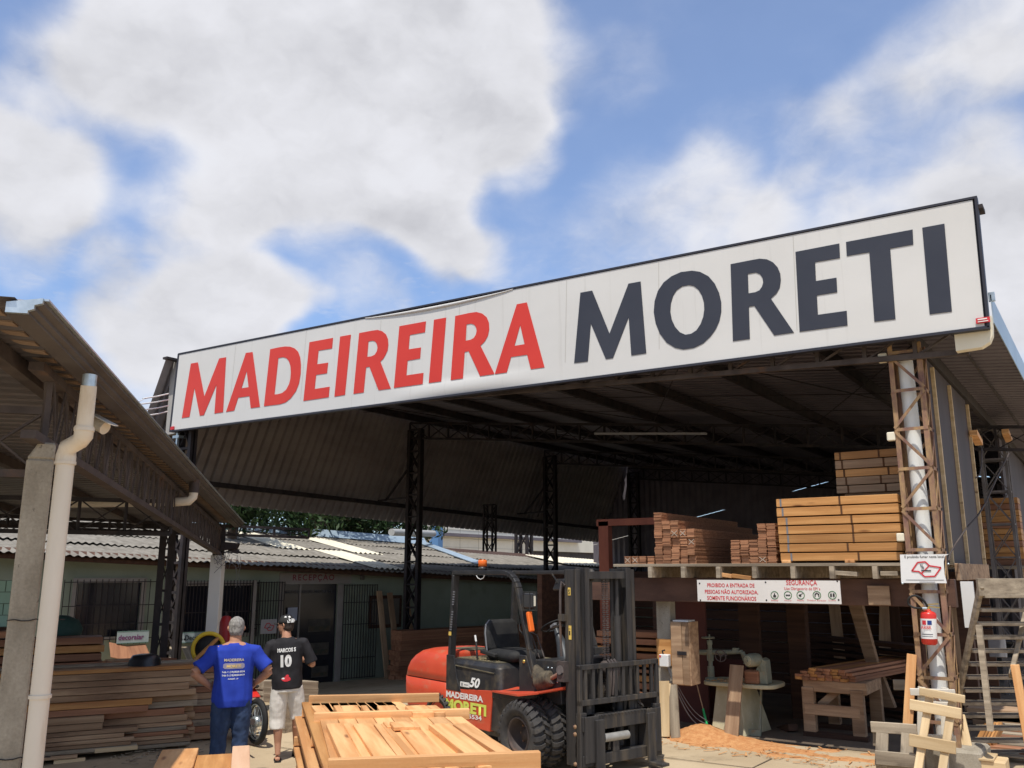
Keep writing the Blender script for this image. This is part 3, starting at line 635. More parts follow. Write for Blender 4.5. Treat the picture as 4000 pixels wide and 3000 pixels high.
# canvas face: slightly slack cloth, rolled back along a stretch of the top edge
nx, nz = 160, 14; vs = []
for j in range(nz + 1):
    for i in range(nx + 1):
        s_ = i / nx; t = j / nz
        top = TL.lerp(TR, s_); bot = BL.lerp(BR, s_)
        in_ = .035 if i not in (0, nx) else .04
        xx = bot.lerp(top, t).x
        if i == 0: xx += .035
        if i == nx: xx -= .05
        zb = bot.z + .02; zt = top.z - .035
        if .36 < s_ < .57: zt -= .075 * sin((s_ - .36) / .21 * pi) ** .7 * (1 if s_ < .47 else .8)
        z = zb + (zt - zb) * t
        y = 11.462 - .0
        if .40 < s_ < .62 and t < .14: y -= .05 * sin((s_ - .40) / .22 * pi) * sin(min(1, t / .14) * pi)
        vs.append((xx, y, z))
fs = [(j * (nx + 1) + i, j * (nx + 1) + i + 1, (j + 1) * (nx + 1) + i + 1, (j + 1) * (nx + 1) + i) for j in range(nz) for i in range(nx)]
MB().add(vs, fs, True).build('canvas', signw, sg, recalc=False)
mb = MB()
mb.bar((TL.x, 11.49, TL.z - .01), (TR.x, 11.49, TR.z - .01), .08, .03); mb.bar((TR.x - .01, 11.49, TR.z), (BR.x - .01, 11.49, BR.z), .03, .10, (0, 1, 0))
mb.bar((BL.x, 11.49, BL.z), (BR.x, 11.49, BR.z), .10, .035); mb.bar((TL.x, 11.49, TL.z), (BL.x, 11.49, BL.z), .10, .035, (0, 1, 0))
mb.build('frame', signb, sg)
for s_ in (.125, .26, .385, .50, .635, .735, .86):
    t_ = TL.lerp(TR, s_); b_ = BL.lerp(BR, s_); z1_ = t_.z - (.13 if .36 < s_ < .57 else .05)
    MB().add([(t_.x - .004, 11.4592, z1_), (t_.x + .004, 11.4592, z1_), (b_.x + .004, 11.4592, b_.z + .30), (b_.x - .004, 11.4592, b_.z + .30)], [(0, 1, 2, 3)]).build('canvas_seam', mat('seam_cloth', (.45, .43, .39), rough=.7), sg, recalc=False)  # thin seams in slightly darker cloth
# curled-back hem where the cloth has come loose at the top
mb = MB(); pts = []
for i in range(25):
    s_ = .36 + .21 * i / 24; top = TL.lerp(TR, s_); pts.append((top.x, 11.455, top.z - .03 - .055 * sin((s_ - .36) / .21 * pi) ** .7))
mb.tube(pts, [.008 + .022 * sin(pi * i / 24) for i in range(25)], 8); mb.build('loose_hem', signw, sg)
MB().b6(-17.50, -17.13, 11.62, 11.95, 5.30, 6.99).build('side_return', mat('return_panel', (.36, .34, .31), (.42, .40, .37), (2, 2, 1), rough=.6), sg)
mb = MB(); mb.box((-.93, 11.62, 6.68), (.07, .25, .05)); mb.build('corner_bracket', steel, sg)
mb = MB(); mb.b6(-17.12, -16.9, 11.55, 11.75, 5.18, 5.24); mb.bar((-17.0, 11.6, 5.3), (-17.0, 11.6, 5.0), .05, .05); mb.build('lower_bracket', galv, sg)
LETTERS = [
 ('M',0,[(-16.525,6.795),(-16.277,6.789),(-15.955,5.987),(-15.537,6.776),(-15.306,6.769),(-15.277,5.57),(-15.564,5.571),(-15.563,6.2),(-15.922,5.571),(-16.062,5.573),(-16.325,6.215),(-16.425,5.581),(-16.696,5.583)],[]),
 ('A',0,[(-14.658,6.772),(-14.444,6.761),(-14.104,5.559),(-14.388,5.564),(-14.454,5.823),(-14.811,5.83),(-14.915,5.568),(-15.179,5.566)],[(-14.592,6.373),(-14.499,6.018),(-14.723,6.021)]),
 ('D',0,[(-13.892,6.741),(-13.631,6.742),(-13.45,6.734),(-13.297,6.708),(-13.157,6.653),(-13.048,6.565),(-12.98,6.441),(-12.947,6.286),(-12.941,6.097),(-12.973,5.914),(-13.049,5.765),(-13.186,5.64),(-13.342,5.568),(-13.504,5.55),(-13.98,5.559)],[(-13.626,6.518),(-13.487,6.516),(-13.383,6.482),(-13.306,6.411),(-13.252,6.308),(-13.228,6.172),(-13.231,6.04),(-13.263,5.931),(-13.341,5.827),(-13.454,5.774),(-13.577,5.764),(-13.68,5.77)]),
 ('E',0,[(-12.732,6.716),(-12.077,6.704),(-12.089,6.495),(-12.462,6.505),(-12.483,6.234),(-12.181,6.225),(-12.198,6.017),(-12.497,6.022),(-12.519,5.745),(-12.108,5.742),(-12.123,5.539),(-12.821,5.542)],[]),
 ('I',0,[(-11.884,6.7),(-11.597,6.694),(-11.689,5.535),(-11.968,5.531)],[]),
 ('R',0,[(-11.379,6.691),(-11.074,6.686),(-10.909,6.678),(-10.791,6.634),(-10.696,6.561),(-10.642,6.464),(-10.626,6.348),(-10.642,6.245),(-10.691,6.165),(-10.745,6.099),(-10.813,6.059),(-10.534,5.519),(-10.833,5.523),(-11.081,5.997),(-11.166,5.996),(-11.206,5.526),(-11.469,5.527)],[(-11.13,6.49),(-11.029,6.489),(-10.958,6.464),(-10.913,6.408),(-10.894,6.334),(-10.909,6.266),(-10.958,6.211),(-11.039,6.191),(-11.147,6.194)]),
 ('E',0,[(-10.368,6.662),(-9.738,6.651),(-9.754,6.451),(-10.11,6.456),(-10.13,6.192),(-9.841,6.185),(-9.854,5.984),(-10.147,5.985),(-10.167,5.717),(-9.77,5.712),(-9.783,5.511),(-10.458,5.52)],[]),
 ('I',0,[(-9.552,6.649),(-9.277,6.644),(-9.363,5.508),(-9.644,5.513)],[]),
 ('R',0,[(-9.073,6.638),(-8.75,6.64),(-8.61,6.631),(-8.492,6.584),(-8.397,6.503),(-8.348,6.397),(-8.34,6.282),(-8.366,6.173),(-8.429,6.086),(-8.522,6.021),(-8.232,5.503),(-8.237,5.492),(-8.524,5.495),(-8.771,5.96),(-8.856,5.961),(-8.889,5.501),(-9.154,5.505)],[(-8.823,6.444),(-8.727,6.443),(-8.657,6.412),(-8.617,6.359),(-8.605,6.292),(-8.622,6.229),(-8.665,6.179),(-8.734,6.158),(-8.839,6.158)]),
 ('A',0,[(-7.777,6.622),(-7.578,6.619),(-7.244,5.476),(-7.505,5.479),(-7.574,5.73),(-7.892,5.736),(-7.979,5.487),(-8.222,5.49)],[(-7.709,6.254),(-7.624,5.915),(-7.824,5.916)]),
 ('M',1,[(-6.561,6.598),(-6.349,6.593),(-6.061,5.849),(-5.715,6.586),(-5.51,6.582),(-5.456,5.452),(-5.703,5.453),(-5.728,6.053),(-6.014,5.455),(-6.134,5.457),(-6.383,6.063),(-6.449,5.464),(-6.695,5.471)],[]),
 ('O',1,[(-4.68,6.587),(-4.558,6.544),(-4.435,6.453),(-4.347,6.326),(-4.289,6.174),(-4.264,6.031),(-4.27,5.893),(-4.305,5.761),(-4.366,5.648),(-4.449,5.554),(-4.562,5.471),(-4.707,5.424),(-4.867,5.424),(-4.994,5.469),(-5.122,5.563),(-5.224,5.713),(-5.288,5.891),(-5.312,6.064),(-5.292,6.23),(-5.232,6.381),(-5.135,6.493),(-5.006,6.565),(-4.856,6.6)],[(-4.743,6.376),(-4.664,6.347),(-4.595,6.278),(-4.547,6.183),(-4.522,6.076),(-4.522,5.967),(-4.543,5.862),(-4.588,5.761),(-4.655,5.679),(-4.736,5.642),(-4.825,5.64),(-4.912,5.691),(-4.981,5.781),(-5.029,5.896),(-5.047,6.026),(-5.032,6.151),(-4.994,6.257),(-4.933,6.334),(-4.844,6.376)]),
 ('R',1,[(-4.097,6.567),(-3.798,6.565),(-3.679,6.562),(-3.577,6.532),(-3.494,6.471),(-3.434,6.384),(-3.404,6.287),(-3.402,6.189),(-3.423,6.089),(-3.472,6.016),(-3.555,5.955),(-3.274,5.428),(-3.541,5.43),(-3.79,5.892),(-3.868,5.893),(-3.881,5.433),(-4.125,5.436)],[(-3.855,6.372),(-3.742,6.37),(-3.685,6.335),(-3.652,6.276),(-3.646,6.209),(-3.667,6.15),(-3.706,6.104),(-3.766,6.088),(-3.862,6.089)]),
 ('E',1,[(-3.178,6.555),(-2.598,6.549),(-2.605,6.345),(-2.928,6.353),(-2.936,6.091),(-2.67,6.086),(-2.675,5.884),(-2.938,5.888),(-2.944,5.622),(-2.576,5.614),(-2.581,5.415),(-3.199,5.427)],[]),
 ('T',1,[(-2.512,6.551),(-1.697,6.538),(-1.706,6.337),(-1.981,6.341),(-1.998,5.403),(-2.251,5.411),(-2.236,6.346),(-2.518,6.354)],[]),
 ('I',1,[(-1.584,6.536),(-1.33,6.531),(-1.354,5.393),(-1.603,5.399)],[]),
]

for (ch, colr, outer, hole) in LETTERS:
    bm = bmesh.new()
    def ring(pts): 
        vsb = [bm.verts.new((x, 11.4545, z)) for x, z in pts]; return [bm.edges.new((vsb[i], vsb[(i + 1) % len(vsb)])) for i in range(len(vsb))]
    def smooth_(pts):
        return pts
    es = ring(smooth_(outer)) + (ring(smooth_(hole)) if hole else [])
    bmesh.ops.triangle_fill(bm, edges=es, use_beauty=True)
    ex = bmesh.ops.extrude_face_region(bm, geom=list(bm.faces))
    for v in [g_ for g_ in ex['geom'] if isinstance(g_, bmesh.types.BMVert)]: v.co.y += .004
    bmesh.ops.recalc_face_normals(bm, faces=bm.faces)
    me = bpy.data.meshes.new('letter'); bm.to_mesh(me); bm.free(); me.materials.append(red_v if colr == 0 else grey_v)
    o = bpy.data.objects.new('letter', me); COL.objects.link(o); attach(o, sg)
# maker's small red plates in the lower corners
a = onplane(('T', 1100, 375), (0, 11.44, 0), (0, 1, 0))
MB().b6(a.x, a.x + .15, 11.43, 11.45, a.z + .03, a.z + .095).build('maker_plate', redl, sg)
mb = MB(); mb.b6(a.x + .02, a.x + .12, 11.424, 11.43, a.z + .068, a.z + .082); mb.b6(a.x + .02, a.x + .13, 11.424, 11.43, a.z + .042, a.z + .052); mb.build('maker_plate_print', whitel, sg)
MB().b6(-17.05, -16.93, 11.43, 11.45, 5.35, 5.42).build('maker_plate', redl, sg)

# ================================================================== RECEPTION BUILDING
RN = (.16, 0, 1); RP = (-18.4, 0, 2.42)
E0 = onplane(('3', 0, 850), RP, RN); Er = onplane(('3', 2140, 960), RP, RN)
tR = (Er - E0).normalized(); nO = Vector((tR.y, -tR.x, 0)).normalized(); tH = Vector((tR.x, tR.y, 0)).normalized()
dwn = Vector((nO.x, nO.y, -.16 * nO.x)) ; dwn.normalize()          # down the slope
WP = E0 - nO * .55
rc = thing('reception_building', (E0.x, E0.y, -.7), 'low pale green reception building with grey fibre cement roof and barred windows', 'building')
def wl(p): return onplane(p, WP, nO)
def wpt(s_, z, off=0.0): q = WP + tH * s_ + nO * off; return Vector((q.x, q.y, z))
def ws(p): q = wl(p); return (q - WP).dot(tH), q.z
WM = Matrix(((tH.x, -nO.x, 0, WP.x), (tH.y, -nO.y, 0, WP.y), (0, 0, 1, 0), (0, 0, 0, 1)))   # local x along wall, y into the building
def wbox(mb, s0, s1, z0, z1, y0=-.02, y1=.1): mb.b6(s0, s1, y0, y1, z0, z1, WM); return mb
# wall with real openings
dTL, dBR = ws(('4', 430, 165)), ws(('4', 845, 970)); dR = ws(('4', 870, 180))
w1a, w1b = ws(('2', 505, 460)), ws(('2', 890, 800)); w2a, w2b = ws(('2', 1195, 480)), ws(('2', 1620, 780))
ops = [(w1a[0], w1b[0], w1b[1], w1a[1]), (w2a[0], w2b[0], w2b[1], w2a[1]), (dTL[0], dR[0], -.72, dTL[1])]
mb = MB(); s = -12.0
for (a, b, z0, z1) in ops:
    wt = lambda q_: E0.z - .043 * q_ + .03
    wbox(mb, s, a, -1, wt(a), 0, .15); wbox(mb, a, b, z1, wt(b), 0, .15)
    if z0 > -.7: wbox(mb, a, b, -1, z0, 0, .15)
    s = b
wbox(mb, s, 21, -1, 2.2, 0, .15)
mb.build('wall', greenw, rc)
mb = MB(); wbox(mb, -12, 21, -1, 2.1, 4.0, 4.1); mb.build('inner_wall', glassd, rc)
def window(a, b, z0, z1, grate_ext, nbar, horiz, inside=None):
    fr = MB(); tW = .11
    for (p, q, r, t_) in ((a - tW, b + tW, z1, z1 + tW), (a - tW, b + tW, z0 - .08, z0), (a - tW, a, z0, z1), (b, b + tW, z0, z1)): wbox(fr, p, q, r, t_, -.03, .12)
    f_ = fr.build('window', trimw, rc)
    p_ = wbox(MB(), a, b, z0, z1, .09, .10).build('pane', glassd, rc)
    gr = MB(); x0, x1, y0_, y1_ = grate_ext
    for i in range(nbar + 1):
        x = x0 + (x1 - x0) * i / nbar; gr.bar(WM @ Vector((x, -.14, y0_)), WM @ Vector((x, -.14, y1_)), .014, .014)
    for z in horiz: gr.bar(WM @ Vector((x0, -.14, z)), WM @ Vector((x1, -.14, z)), .016, .02)
    gr.build('window_bars', steel, rc)
window(*[ops[0][i] for i in (0, 1, 2, 3)], (w1a[0] - .32, w1b[0] + .30, w1b[1] - .18, w1a[1] + .08), 15, (w1b[1] - .05, (w1a[1] + w1b[1]) / 2 + .1, w1b[1] + .3, w1a[1] + .02))
window(*[ops[1][i] for i in (0, 1, 2, 3)], (w2a[0] + .02, w2b[0] + .12, w2b[1] - .1, w2a[1] + .14), 22, (w2b[1] + .1, w2b[1] + .55, w2a[1] + .05))
# pinkish white pilaster left of the second window, post and frame round the door
mb = MB(); a = ws(('2', 1120, 380)); b = ws(('2', 1195, 600)); wbox(mb, a[0], b[0] - .12, -.8, a[1] + .15, -.05, .02); mb.build('pilaster', trimw, rc)
df = MB(); wbox(df, dTL[0] - .13, dTL[0], -.72, dTL[1], -.05, .1); wbox(df, dR[0], dR[0] + .16, -.72, dR[1] + .02, -.05, .1); wbox(df, dTL[0] - .13, dR[0] + .4, dTL[1] - .02, dTL[1] + .28, -.05, .02)
door = df.build('door', trimw, rc)
wbox(MB(), dTL[0], dR[0], -.72, dTL[1] - .02, .06, .08).build('pane', glassd, rc)
dm = ws(('4', 572, 200)); mb = MB(); wbox(mb, dm[0] - .02, dm[0] + .02, -.72, dTL[1] - .02, .02, .06); wbox(mb, dTL[0], dTL[0] + .03, -.72, dTL[1] - .02, .02, .06); mb.build('door_stile', trimw, rc)
a, b = wl(('4', 497, 152)), wl(('4', 832, 152)); L_ = (b - a).length
write('RECEPÇÃO', 'door_lettering', maroon, rc, a + nO * .055 + Vector((0, 0, -.0)), tH, (0, 0, 1), L_, .24, bold=.015, spacing=1.25)
a, b = wl(('4', 445, 248)), wl(('4', 830, 250)); faint = mat('faint_glass_lettering', (.05, .05, .06), rough=.5)
write('MADEIREIRA MORETI', 'glass_lettering', faint, rc, a - nO * .055, tH, (0, 0, 1), (b - a).length, .09)
a = wl(('4', 460, 465)); mb = MB(); M_ = frame(a, tH); mb.b6(0, .28, -.01, .0, 0, .34, M_); mb.build('paper_notice', mat('paper', (.42, .44, .52), rough=.7), rc)
# posters on the glass
for (p, q) in ((('4', 635, 560), ('4', 820, 450)), (('4', 645, 750), ('4', 805, 640)), (('4', 660, 930), ('4', 800, 830))):
    a = ws(p); b = ws(q); mb = MB(); wbox(mb, a[0], b[0], a[1], b[1], .045, .055); pf = mb.build('poster', mat('dim_poster', (.05, .045, .04), (.11, .095, .075), (5, 5, 5), rough=.6), rc)
    mb = MB(); wbox(mb, a[0] + .03, b[0] - .03, a[1] + .03, a[1] + (b[1] - a[1]) * .45, .04, .045); mb.build('poster_picture', mat('poster_picture', (.10, .07, .04), (.04, .05, .04), (7, 7, 7), rough=.6), rc)
# barred side panels beside the door
for (p, q, n_) in ((('4', 168, 150), ('4', 398, 700), 12), (('4', 908, 172), ('4', 1150, 955), 13)):
    a = ws(p); b = ws(q); mb = MB()
    for i in range(n_ + 1):
        x = a[0] + (b[0] - a[0]) * i / n_; mb.bar(WM @ Vector((x, -.12, -.66)), WM @ Vector((x, -.12, a[1])), .016, .016)
    for z in (a[1] - .02, a[1] - .5, a[1] - 1.1, -.1, -.64): mb.bar(WM @ Vector((a[0], -.12, z)), WM @ Vector((b[0], -.12, z)), .018, .018)
    mb.build('wall_bars', steel, rc)
for x in (ws(('4', 172, 300))[0],): wbox(MB(), x - .03, x + .05, -.7, 2.05, -.16, -.1).build('white_post', trimw, rc)
c = wl(('4', 1040, 105)); mb = MB(); mb.lathe([(0, 0), (.06, 0), (.07, .1), (.05, .16), (0, .17)], 12, Matrix.Translation(c + nO * .2 - Vector((0, 0, .1)))); mb.build('wall_lamp', mat('lamp_shell', (.10, .09, .08), rough=.5), rc)
# roof: three courses of wavy sheets, each lapping over the one below
def rp(s_, w, lift=0.0): return E0 + tR * s_ + (-dwn) * w + Vector((0, 0, lift))
S0, S1, RIDGE = -11.0, 14.2, 9.2
cw = [0, 2.35, 4.7, 7.0, RIDGE]
for i in range(4):
    p = rp(S0, cw[i] - .12, .012 + .018 * (1 if i else 0) + i * .0)
    c_ = corrugated(p, tR * (S1 - S0), (-dwn) * (cw[i + 1] - cw[i] + .42), 2, .177, .021)
    m_ = len(c_.v) // 3
    for k in range(len(c_.v)):
        v = c_.v[k]; c_.v[k] = (v[0], v[1], v[2] + (.006 if k < m_ and i else 0) - (.04 if k >= 2 * m_ else 0) + .012 * sin(v[0] * 3 + v[1] * 2.3))
    c_.build('roof', fibro, rc, recalc=False)
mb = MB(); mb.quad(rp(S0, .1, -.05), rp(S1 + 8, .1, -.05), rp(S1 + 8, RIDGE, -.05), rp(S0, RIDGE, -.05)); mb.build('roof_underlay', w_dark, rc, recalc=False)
# cream translucent sheets let into the roof
def rs(p): q = onplane(p, RP, RN); return (q - E0).dot(tR), (q - E0).dot(-dwn)
for (a, b, c_, d_) in ((('3', 640, 620), ('3', 910, 640), ('3', 1360, 780), ('3', 1080, 765)), (('3', 1240, 660), ('3', 1480, 685), ('3', 1945, 820), ('3', 1700, 800)), (('3', 1410, 790), ('3', 1650, 800), ('3', 2140, 955), ('3', 1880, 935))):
    A, B, Cc, Dd = rs(a), rs(b), rs(c_), rs(d_)
    w0, w1 = min(Cc[1], Dd[1]), max(A[1], B[1]); s0 = (A[0] + Dd[0]) / 2; s1 = s0 + 1.1
    w0 = max(w0, -.13)
    c2 = corrugated(rp(s0, w0, .062), tR * (s1 - s0), (-dwn) * (w1 - w0), 2, .177, .028); c2.build('roof_light', cream, rc, recalc=False)
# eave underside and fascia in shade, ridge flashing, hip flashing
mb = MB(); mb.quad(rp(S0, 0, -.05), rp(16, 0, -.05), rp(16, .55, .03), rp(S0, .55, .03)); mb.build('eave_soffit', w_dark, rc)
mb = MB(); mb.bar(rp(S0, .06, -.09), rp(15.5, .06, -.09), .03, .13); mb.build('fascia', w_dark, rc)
mb = MB()
for k in (0, 1):
    o1, o2 = (0, .0), (0, .0)
mb.quad(rp(-2, RIDGE - .35, .06), rp(S1 - .2, RIDGE - .35, .06), rp(S1 - .2, RIDGE, .30), rp(-2, RIDGE, .30)); mb.quad(rp(-2, RIDGE, .30), rp(S1 - .2, RIDGE, .30), rp(S1 - .2, RIDGE + .4, .1), rp(-2, RIDGE + .4, .1))
mb.build('ridge_flashing', bluef, rc)
# far end: roof turns lower with a flashing running down, then a second roof behind
v1, v2 = onplane(('M', 745, 1000), RP, RN), onplane(('M', 1330, 1215), RP, RN)
mb = MB(); mb.bar(v1 + Vector((0, 0, .1)), v2 + Vector((0, 0, .1)), .42, .03); mb.build('valley_flashing', bluef, rc)
rp2 = lambda s_, w, l=0: rp(s_, w, l)
c2 = corrugated(rp(S1, -.12, .0), tR * 8.5, (-dwn) * 7.2, 4, .177, .026); c2.build('roof', fibro, rc, recalc=False)
c2 = corrugated(rp(S1 + 3.6, 4.4, .10), tR * 8.6, (-dwn) * 2.6, 3, .177, .03)
c2.build('roof_light', cream, rc, recalc=False)
c2 = corrugated(rp(S1 + 8.5, -.3, .07), tR * 5, (-dwn) * 5.5, 3, .177, .03); c2.build('roof_light', cream, rc, recalc=False)
# far left end: mint tiled wall in the sun, sill line
gp = thing('tiled_wall', (-13.6, 2.6, 0), 'sunlit mint green tiled wall behind the concrete pillar at the left edge', 'wall')
A = ond(('P', 100, 140), 15.5); B = ond(('P', -160, 160), 15.5); z0 = ond(('P', 45, 515), 15.5).z
mb = MB(); M_ = frame(B, A - B)
Lw = (A - B).length; mb.b6(-1, Lw, 0, .15, 0, .0001 + A.z - z0); 
mb = MB(); d_ = (A - B).normalized(); d_.z = 0
for r in range(4):
    for c in range(9):
        h = (A.z - z0) / 4; w_ = (Lw + 1) / 9; mb.b6(-1 + c * w_ + .006 + (w_ / 2 if r % 2 else 0), -1 + (c + 1) * w_ - .006 + (w_ / 2 if r % 2 else 0), 0, .02, z0 + r * h + .006, z0 + (r + 1) * h - .006, frame((B.x, B.y, 0), d_))
mb.build('tiles', mint, gp)
mb = MB(); F_ = frame((B.x, B.y, 0), d_); mb.b6(-1, Lw, .02, .2, 0, A.z, F_); mb.build('masonry', mat('dim_grout', (.2, .28, .22), rough=.9), gp)
mb = MB(); mb.b6(-1, Lw, -.05, .02, z0 - .13, z0 - .1, F_); mb.build('sill', white_p, gp); mb = MB(); mb.b6(-1, Lw, -.01, .019, 0, z0 - .005, F_); mb.build('plinth', w_dark, gp)

# pieces in front of the reception wall
def banner(p0, p1, z0p, txt, nm, lab, off=.35):
    a, b = onplane(p0, WP + nO * off, nO), onplane(p1, WP + nO * off, nO); zt = onplane(z0p, WP + nO * off, nO).z
    t_ = thing('banner', (a.x, a.y, a.z), lab, 'banner'); M_ = frame((a.x, a.y, 0), tH); L_ = (Vector((b.x, b.y, 0)) - Vector((a.x, a.y, 0))).length
    MB().b6(0, L_, 0, .02, a.z, zt, M_).build('board', mat('dim_banner', (.30, .36, .36), (.36, .42, .42), (3, 3, 3), rough=.6), t_)
    MB().b6(0, L_, -.004, -.001, a.z, a.z + .015, M_).build('stripe', mat('banner_stripe', (.12, .22, .18), rough=.6), t_); MB().b6(0, L_, -.004, -.001, zt - .015, zt, M_).build('stripe', MATS['banner_stripe'], t_)
    return t_, a, L_, zt
t_, a, L_, zt = banner(('2', 755, 855), ('2', 960, 855), ('2', 760, 775), 'x', 'b', 'white banner reading decoralar leaning under the barred window')
write('decoralar', 'banner_lettering', mat('plum_lettering', (.16, .02, .12), rough=.6), t_, Vector((a.x, a.y, a.z + .08)) + tH * .03, tH, (0, 0, 1), L_ * .8, (zt - a.z) * .42, bold=.02, off=.006)
t_, a, L_, zt = banner(('2', 1085, 855), ('2', 1345, 855), ('2', 1090, 785), 'x', 'b', 'white banner reading Decorlit with a row of dots beside the lattice post')
write('Decorlit', 'banner_lettering', blackl, t_, Vector((a.x, a.y, a.z + .06)) + tH * L_ * .42, tH, (0, 0, 1), L_ * .5, (zt - a.z) * .48, bold=.01, off=.006)
mb = MB(); M_ = frame((a.x, a.y, 0), tH)
for i in range(6): mb.lathe([(0, -.004), (.022, -.004), (.022, -.001)], 10, M_ @ Matrix.Translation((.08 + i * .065, 0, a.z + .09)), axis='y')
mb.build('dots', blackl, t_)
# no smoking sign: map outline of the state with a cigarette
def nosmoke(parent, P, xd, W_, H_, full, m_red=redl, lw=1.0):
    """P lower left corner; xd unit vector along the sign"""
    xd = Vector(xd).normalized(); nv = xd.cross(Vector((0, 0, 1)))
    def pt(a, b): return Vector(P) + xd * (a * W_) + Vector((0, 0, b * H_)) + nv * .004
    out = [(.22, .42), (.36, .72), (.52, .74), (.60, .60), (.83, .54), (.69, .24), (.48, .22), (.37, .40), (.22, .42)]
    mb = MB()
    for i in range(len(out) - 1):
        mb.bar(pt(*out[i]), pt(*out[i + 1]), .05 * H_ * lw, .004, nv)
    mb.bar(pt(.60, .62), pt(.41, .32), .04 * H_ * lw, .003, nv)
    mb.build('map_outline', m_red, parent)
    mb = MB(); mb.bar(pt(.42, .43), pt(.62, .43), .035 * H_, .005, nv)
    if full:
        for k in (0, 1):
            for i in range(6):
                t0, t1 = i / 6, (i + 1) / 6
                mb.bar(pt(.43 + k * .03 + .02 * sin(t0 * 6), .48 + t0 * .18), pt(.43 + k * .03 + .02 * sin(t1 * 6), .48 + t1 * .18), .014 * H_, .003, nv)
    mb.build('cigarette', blackl, parent)
    return pt
a = wl(('4', 220, 572)); q = thing('no_smoking_sign', (a.x, a.y, a.z), 'small white no smoking sign on the green wall left of the reception door', 'sign')
a = a + nO * .18; b = wl(('4', 348, 572)) + nO * .18; Wn = (b - a).length; Hn = wl(('4', 220, 455)).z - wl(('4', 220, 572)).z
MB().b6(0, Wn, 0, .015, 0, Hn, frame(a, tH)).build('plate', mat('dim_white_plate', (.42, .40, .40), rough=.6), q)
nosmoke(q, a, tH, Wn, Hn, False)
# framed board and leaning planks right of the door
a, b = wl(('4', 1110, 528)), wl(('4', 1382, 258)); t_ = thing('notice_board', (a.x, a.y, a.z), 'dark framed notice board on the green wall behind leaning planks', 'notice board')
M_ = frame((a.x, a.y, 0), tH); Lb = (Vector((b.x, b.y, 0)) - Vector((a.x, a.y, 0))).length
MB().b6(0, Lb, -.06, -.01, a.z, b.z, M_).build('frame', w_dark, t_, bevel=.01); MB().b6(.09, Lb - .09, -.07, -.061, a.z + .09, b.z - .09, M_).build('board', mat('dim_board', (.14, .12, .10), (.18, .16, .13), (2, 2, 2), rough=.7), t_)
for i, (p, q_) in enumerate(((('4', 1205, 225), ('4', 1275, 960)), (('4', 1290, 240), ('4', 1375, 960)), (('4', 1425, 270), ('4', 1470, 620)))):
    A = onplane(p, WP + nO * .2, nO); B = onplane(q_, WP + nO * .75, nO)
    plank('leaning_plank', B, A, .17, .05, w_brown, 'long brown plank leaning against the green wall beside the reception door', 'plank', 'planks leaning on the reception wall', up=nO)

# dark lumber stacked along the wall beyond the door
st = thing('stacked_lumber', (-15, 21, -.7), 'dark red lumber stacked in shade behind the forklift', 'lumber stack')
rnd = random.Random(5)
A = onplane(('4', 1385, 550), WP + nO * 1.6, nO); z1 = A.z
def stack_of_boards(parent, p0, xd, yd, L, cols, rows, w, h, m, gap=.004, jl=.08, nm='board', seed=1, jy=.01):
    r_ = random.Random(seed); xd = Vector(xd).normalized(); yd = Vector(yd).normalized()
    for j in range(rows):
        for i in range(cols):
            a = Vector(p0) + yd * (i * (w + gap) + w / 2 + r_.uniform(-jy, jy)) + Vector((0, 0, j * (h + gap) + h / 2)) + xd * r_.uniform(-jl, jl)
            plank(nm, a, a + xd * (L + r_.uniform(-jl, jl)), w, h, m, parent=parent, bevel=.002)
base = Vector((A.x, A.y, -.66))
stack_of_boards(st, base, tH, -nO, 5.0, 2, 10, .3, (z1 + .66) / 10 - .004, w_red, jl=.06)

# ================================================================== BEHIND
fb = thing('far_building', (-35, 50, 0), 'far pale block building seen under the side skirt', 'building')
mb = MB(); mb.b6(-36, -35, 40.5, 53.4, -1, 5.6)
for i in range(30): pass
mb.build('wall', cyan, fb)
mb = MB()
for z in (3.2, 3.75, 4.3, 4.85): mb.b6(-34.995, -34.985, 40.5, 53.4, z, z + .02)
for y in range(41, 54, 2): mb.b6(-34.995, -34.985, y, y + .02, 3, 5.6)
mb.build('joint_line', mat('joint', (.36, .35, .3), rough=.9), fb)
mb = MB(); mb.b6(-36, -35, 53.6, 70, 3.7, 6.2); mb.build('wall', cyan, fb); mb = MB(); mb.b6(-36, -35.2, 53.6, 70, -1, 3.7); mb.build('lower_wall', steel, fb)
MB().b6(-34.98, -34.6, 40.3, 60, 4.42, 4.62).build('gutter', sheetd, fb)
pz = ony(('M', 1035, 1000), 36)
bp = thing('steel_post', (pz.x, pz.y, 0), 'blue painted steel post beyond the fibre cement roof', 'post')
MB().b6(pz.x - .22, pz.x + .22, 35.8, 36.2, 0, 5.2).build('post', bluep, bp); MB().bar((pz.x, 36, 4.2), (pz.x - 1.0, 36, 3.2), .12, .12).build('strut', bluep, bp)
pv = ond(('M', 730, 985), 33); pw = ond(('M', 1010, 995), 37)
o = MB().tube([pv, pw], .13, 16).build('water_pipe', mat('grey_pipe', (.36, .36, .34), (.42, .42, .40), (1, 1, 1), rough=.5)); tag(seat_origin(o), 'thick pale grey pipe running behind the reception roof ridge', 'pipe')
# rear lattice supports seen in the gap
for (p, q_, y) in ((('M', 1558, 1005), ('M', 1630, 1005), 34.8), (('B', 505, 1500), ('B', 590, 1500), 36.5)):
    a, b = ony(p, y), ony(q_, y); mb = MB(); lattice(mb, a.x, b.x, y, y + .4, 0, 5.0, .12, 1.1, .08, False)
    t_ = mb.build('steel_tower', steel); tag(seat_origin(t_), 'dark steel lattice support standing beyond the far end of the skirt' if p[0] == 'M' else 'dark steel lattice support behind the small daylight opening at the loft', 'support')
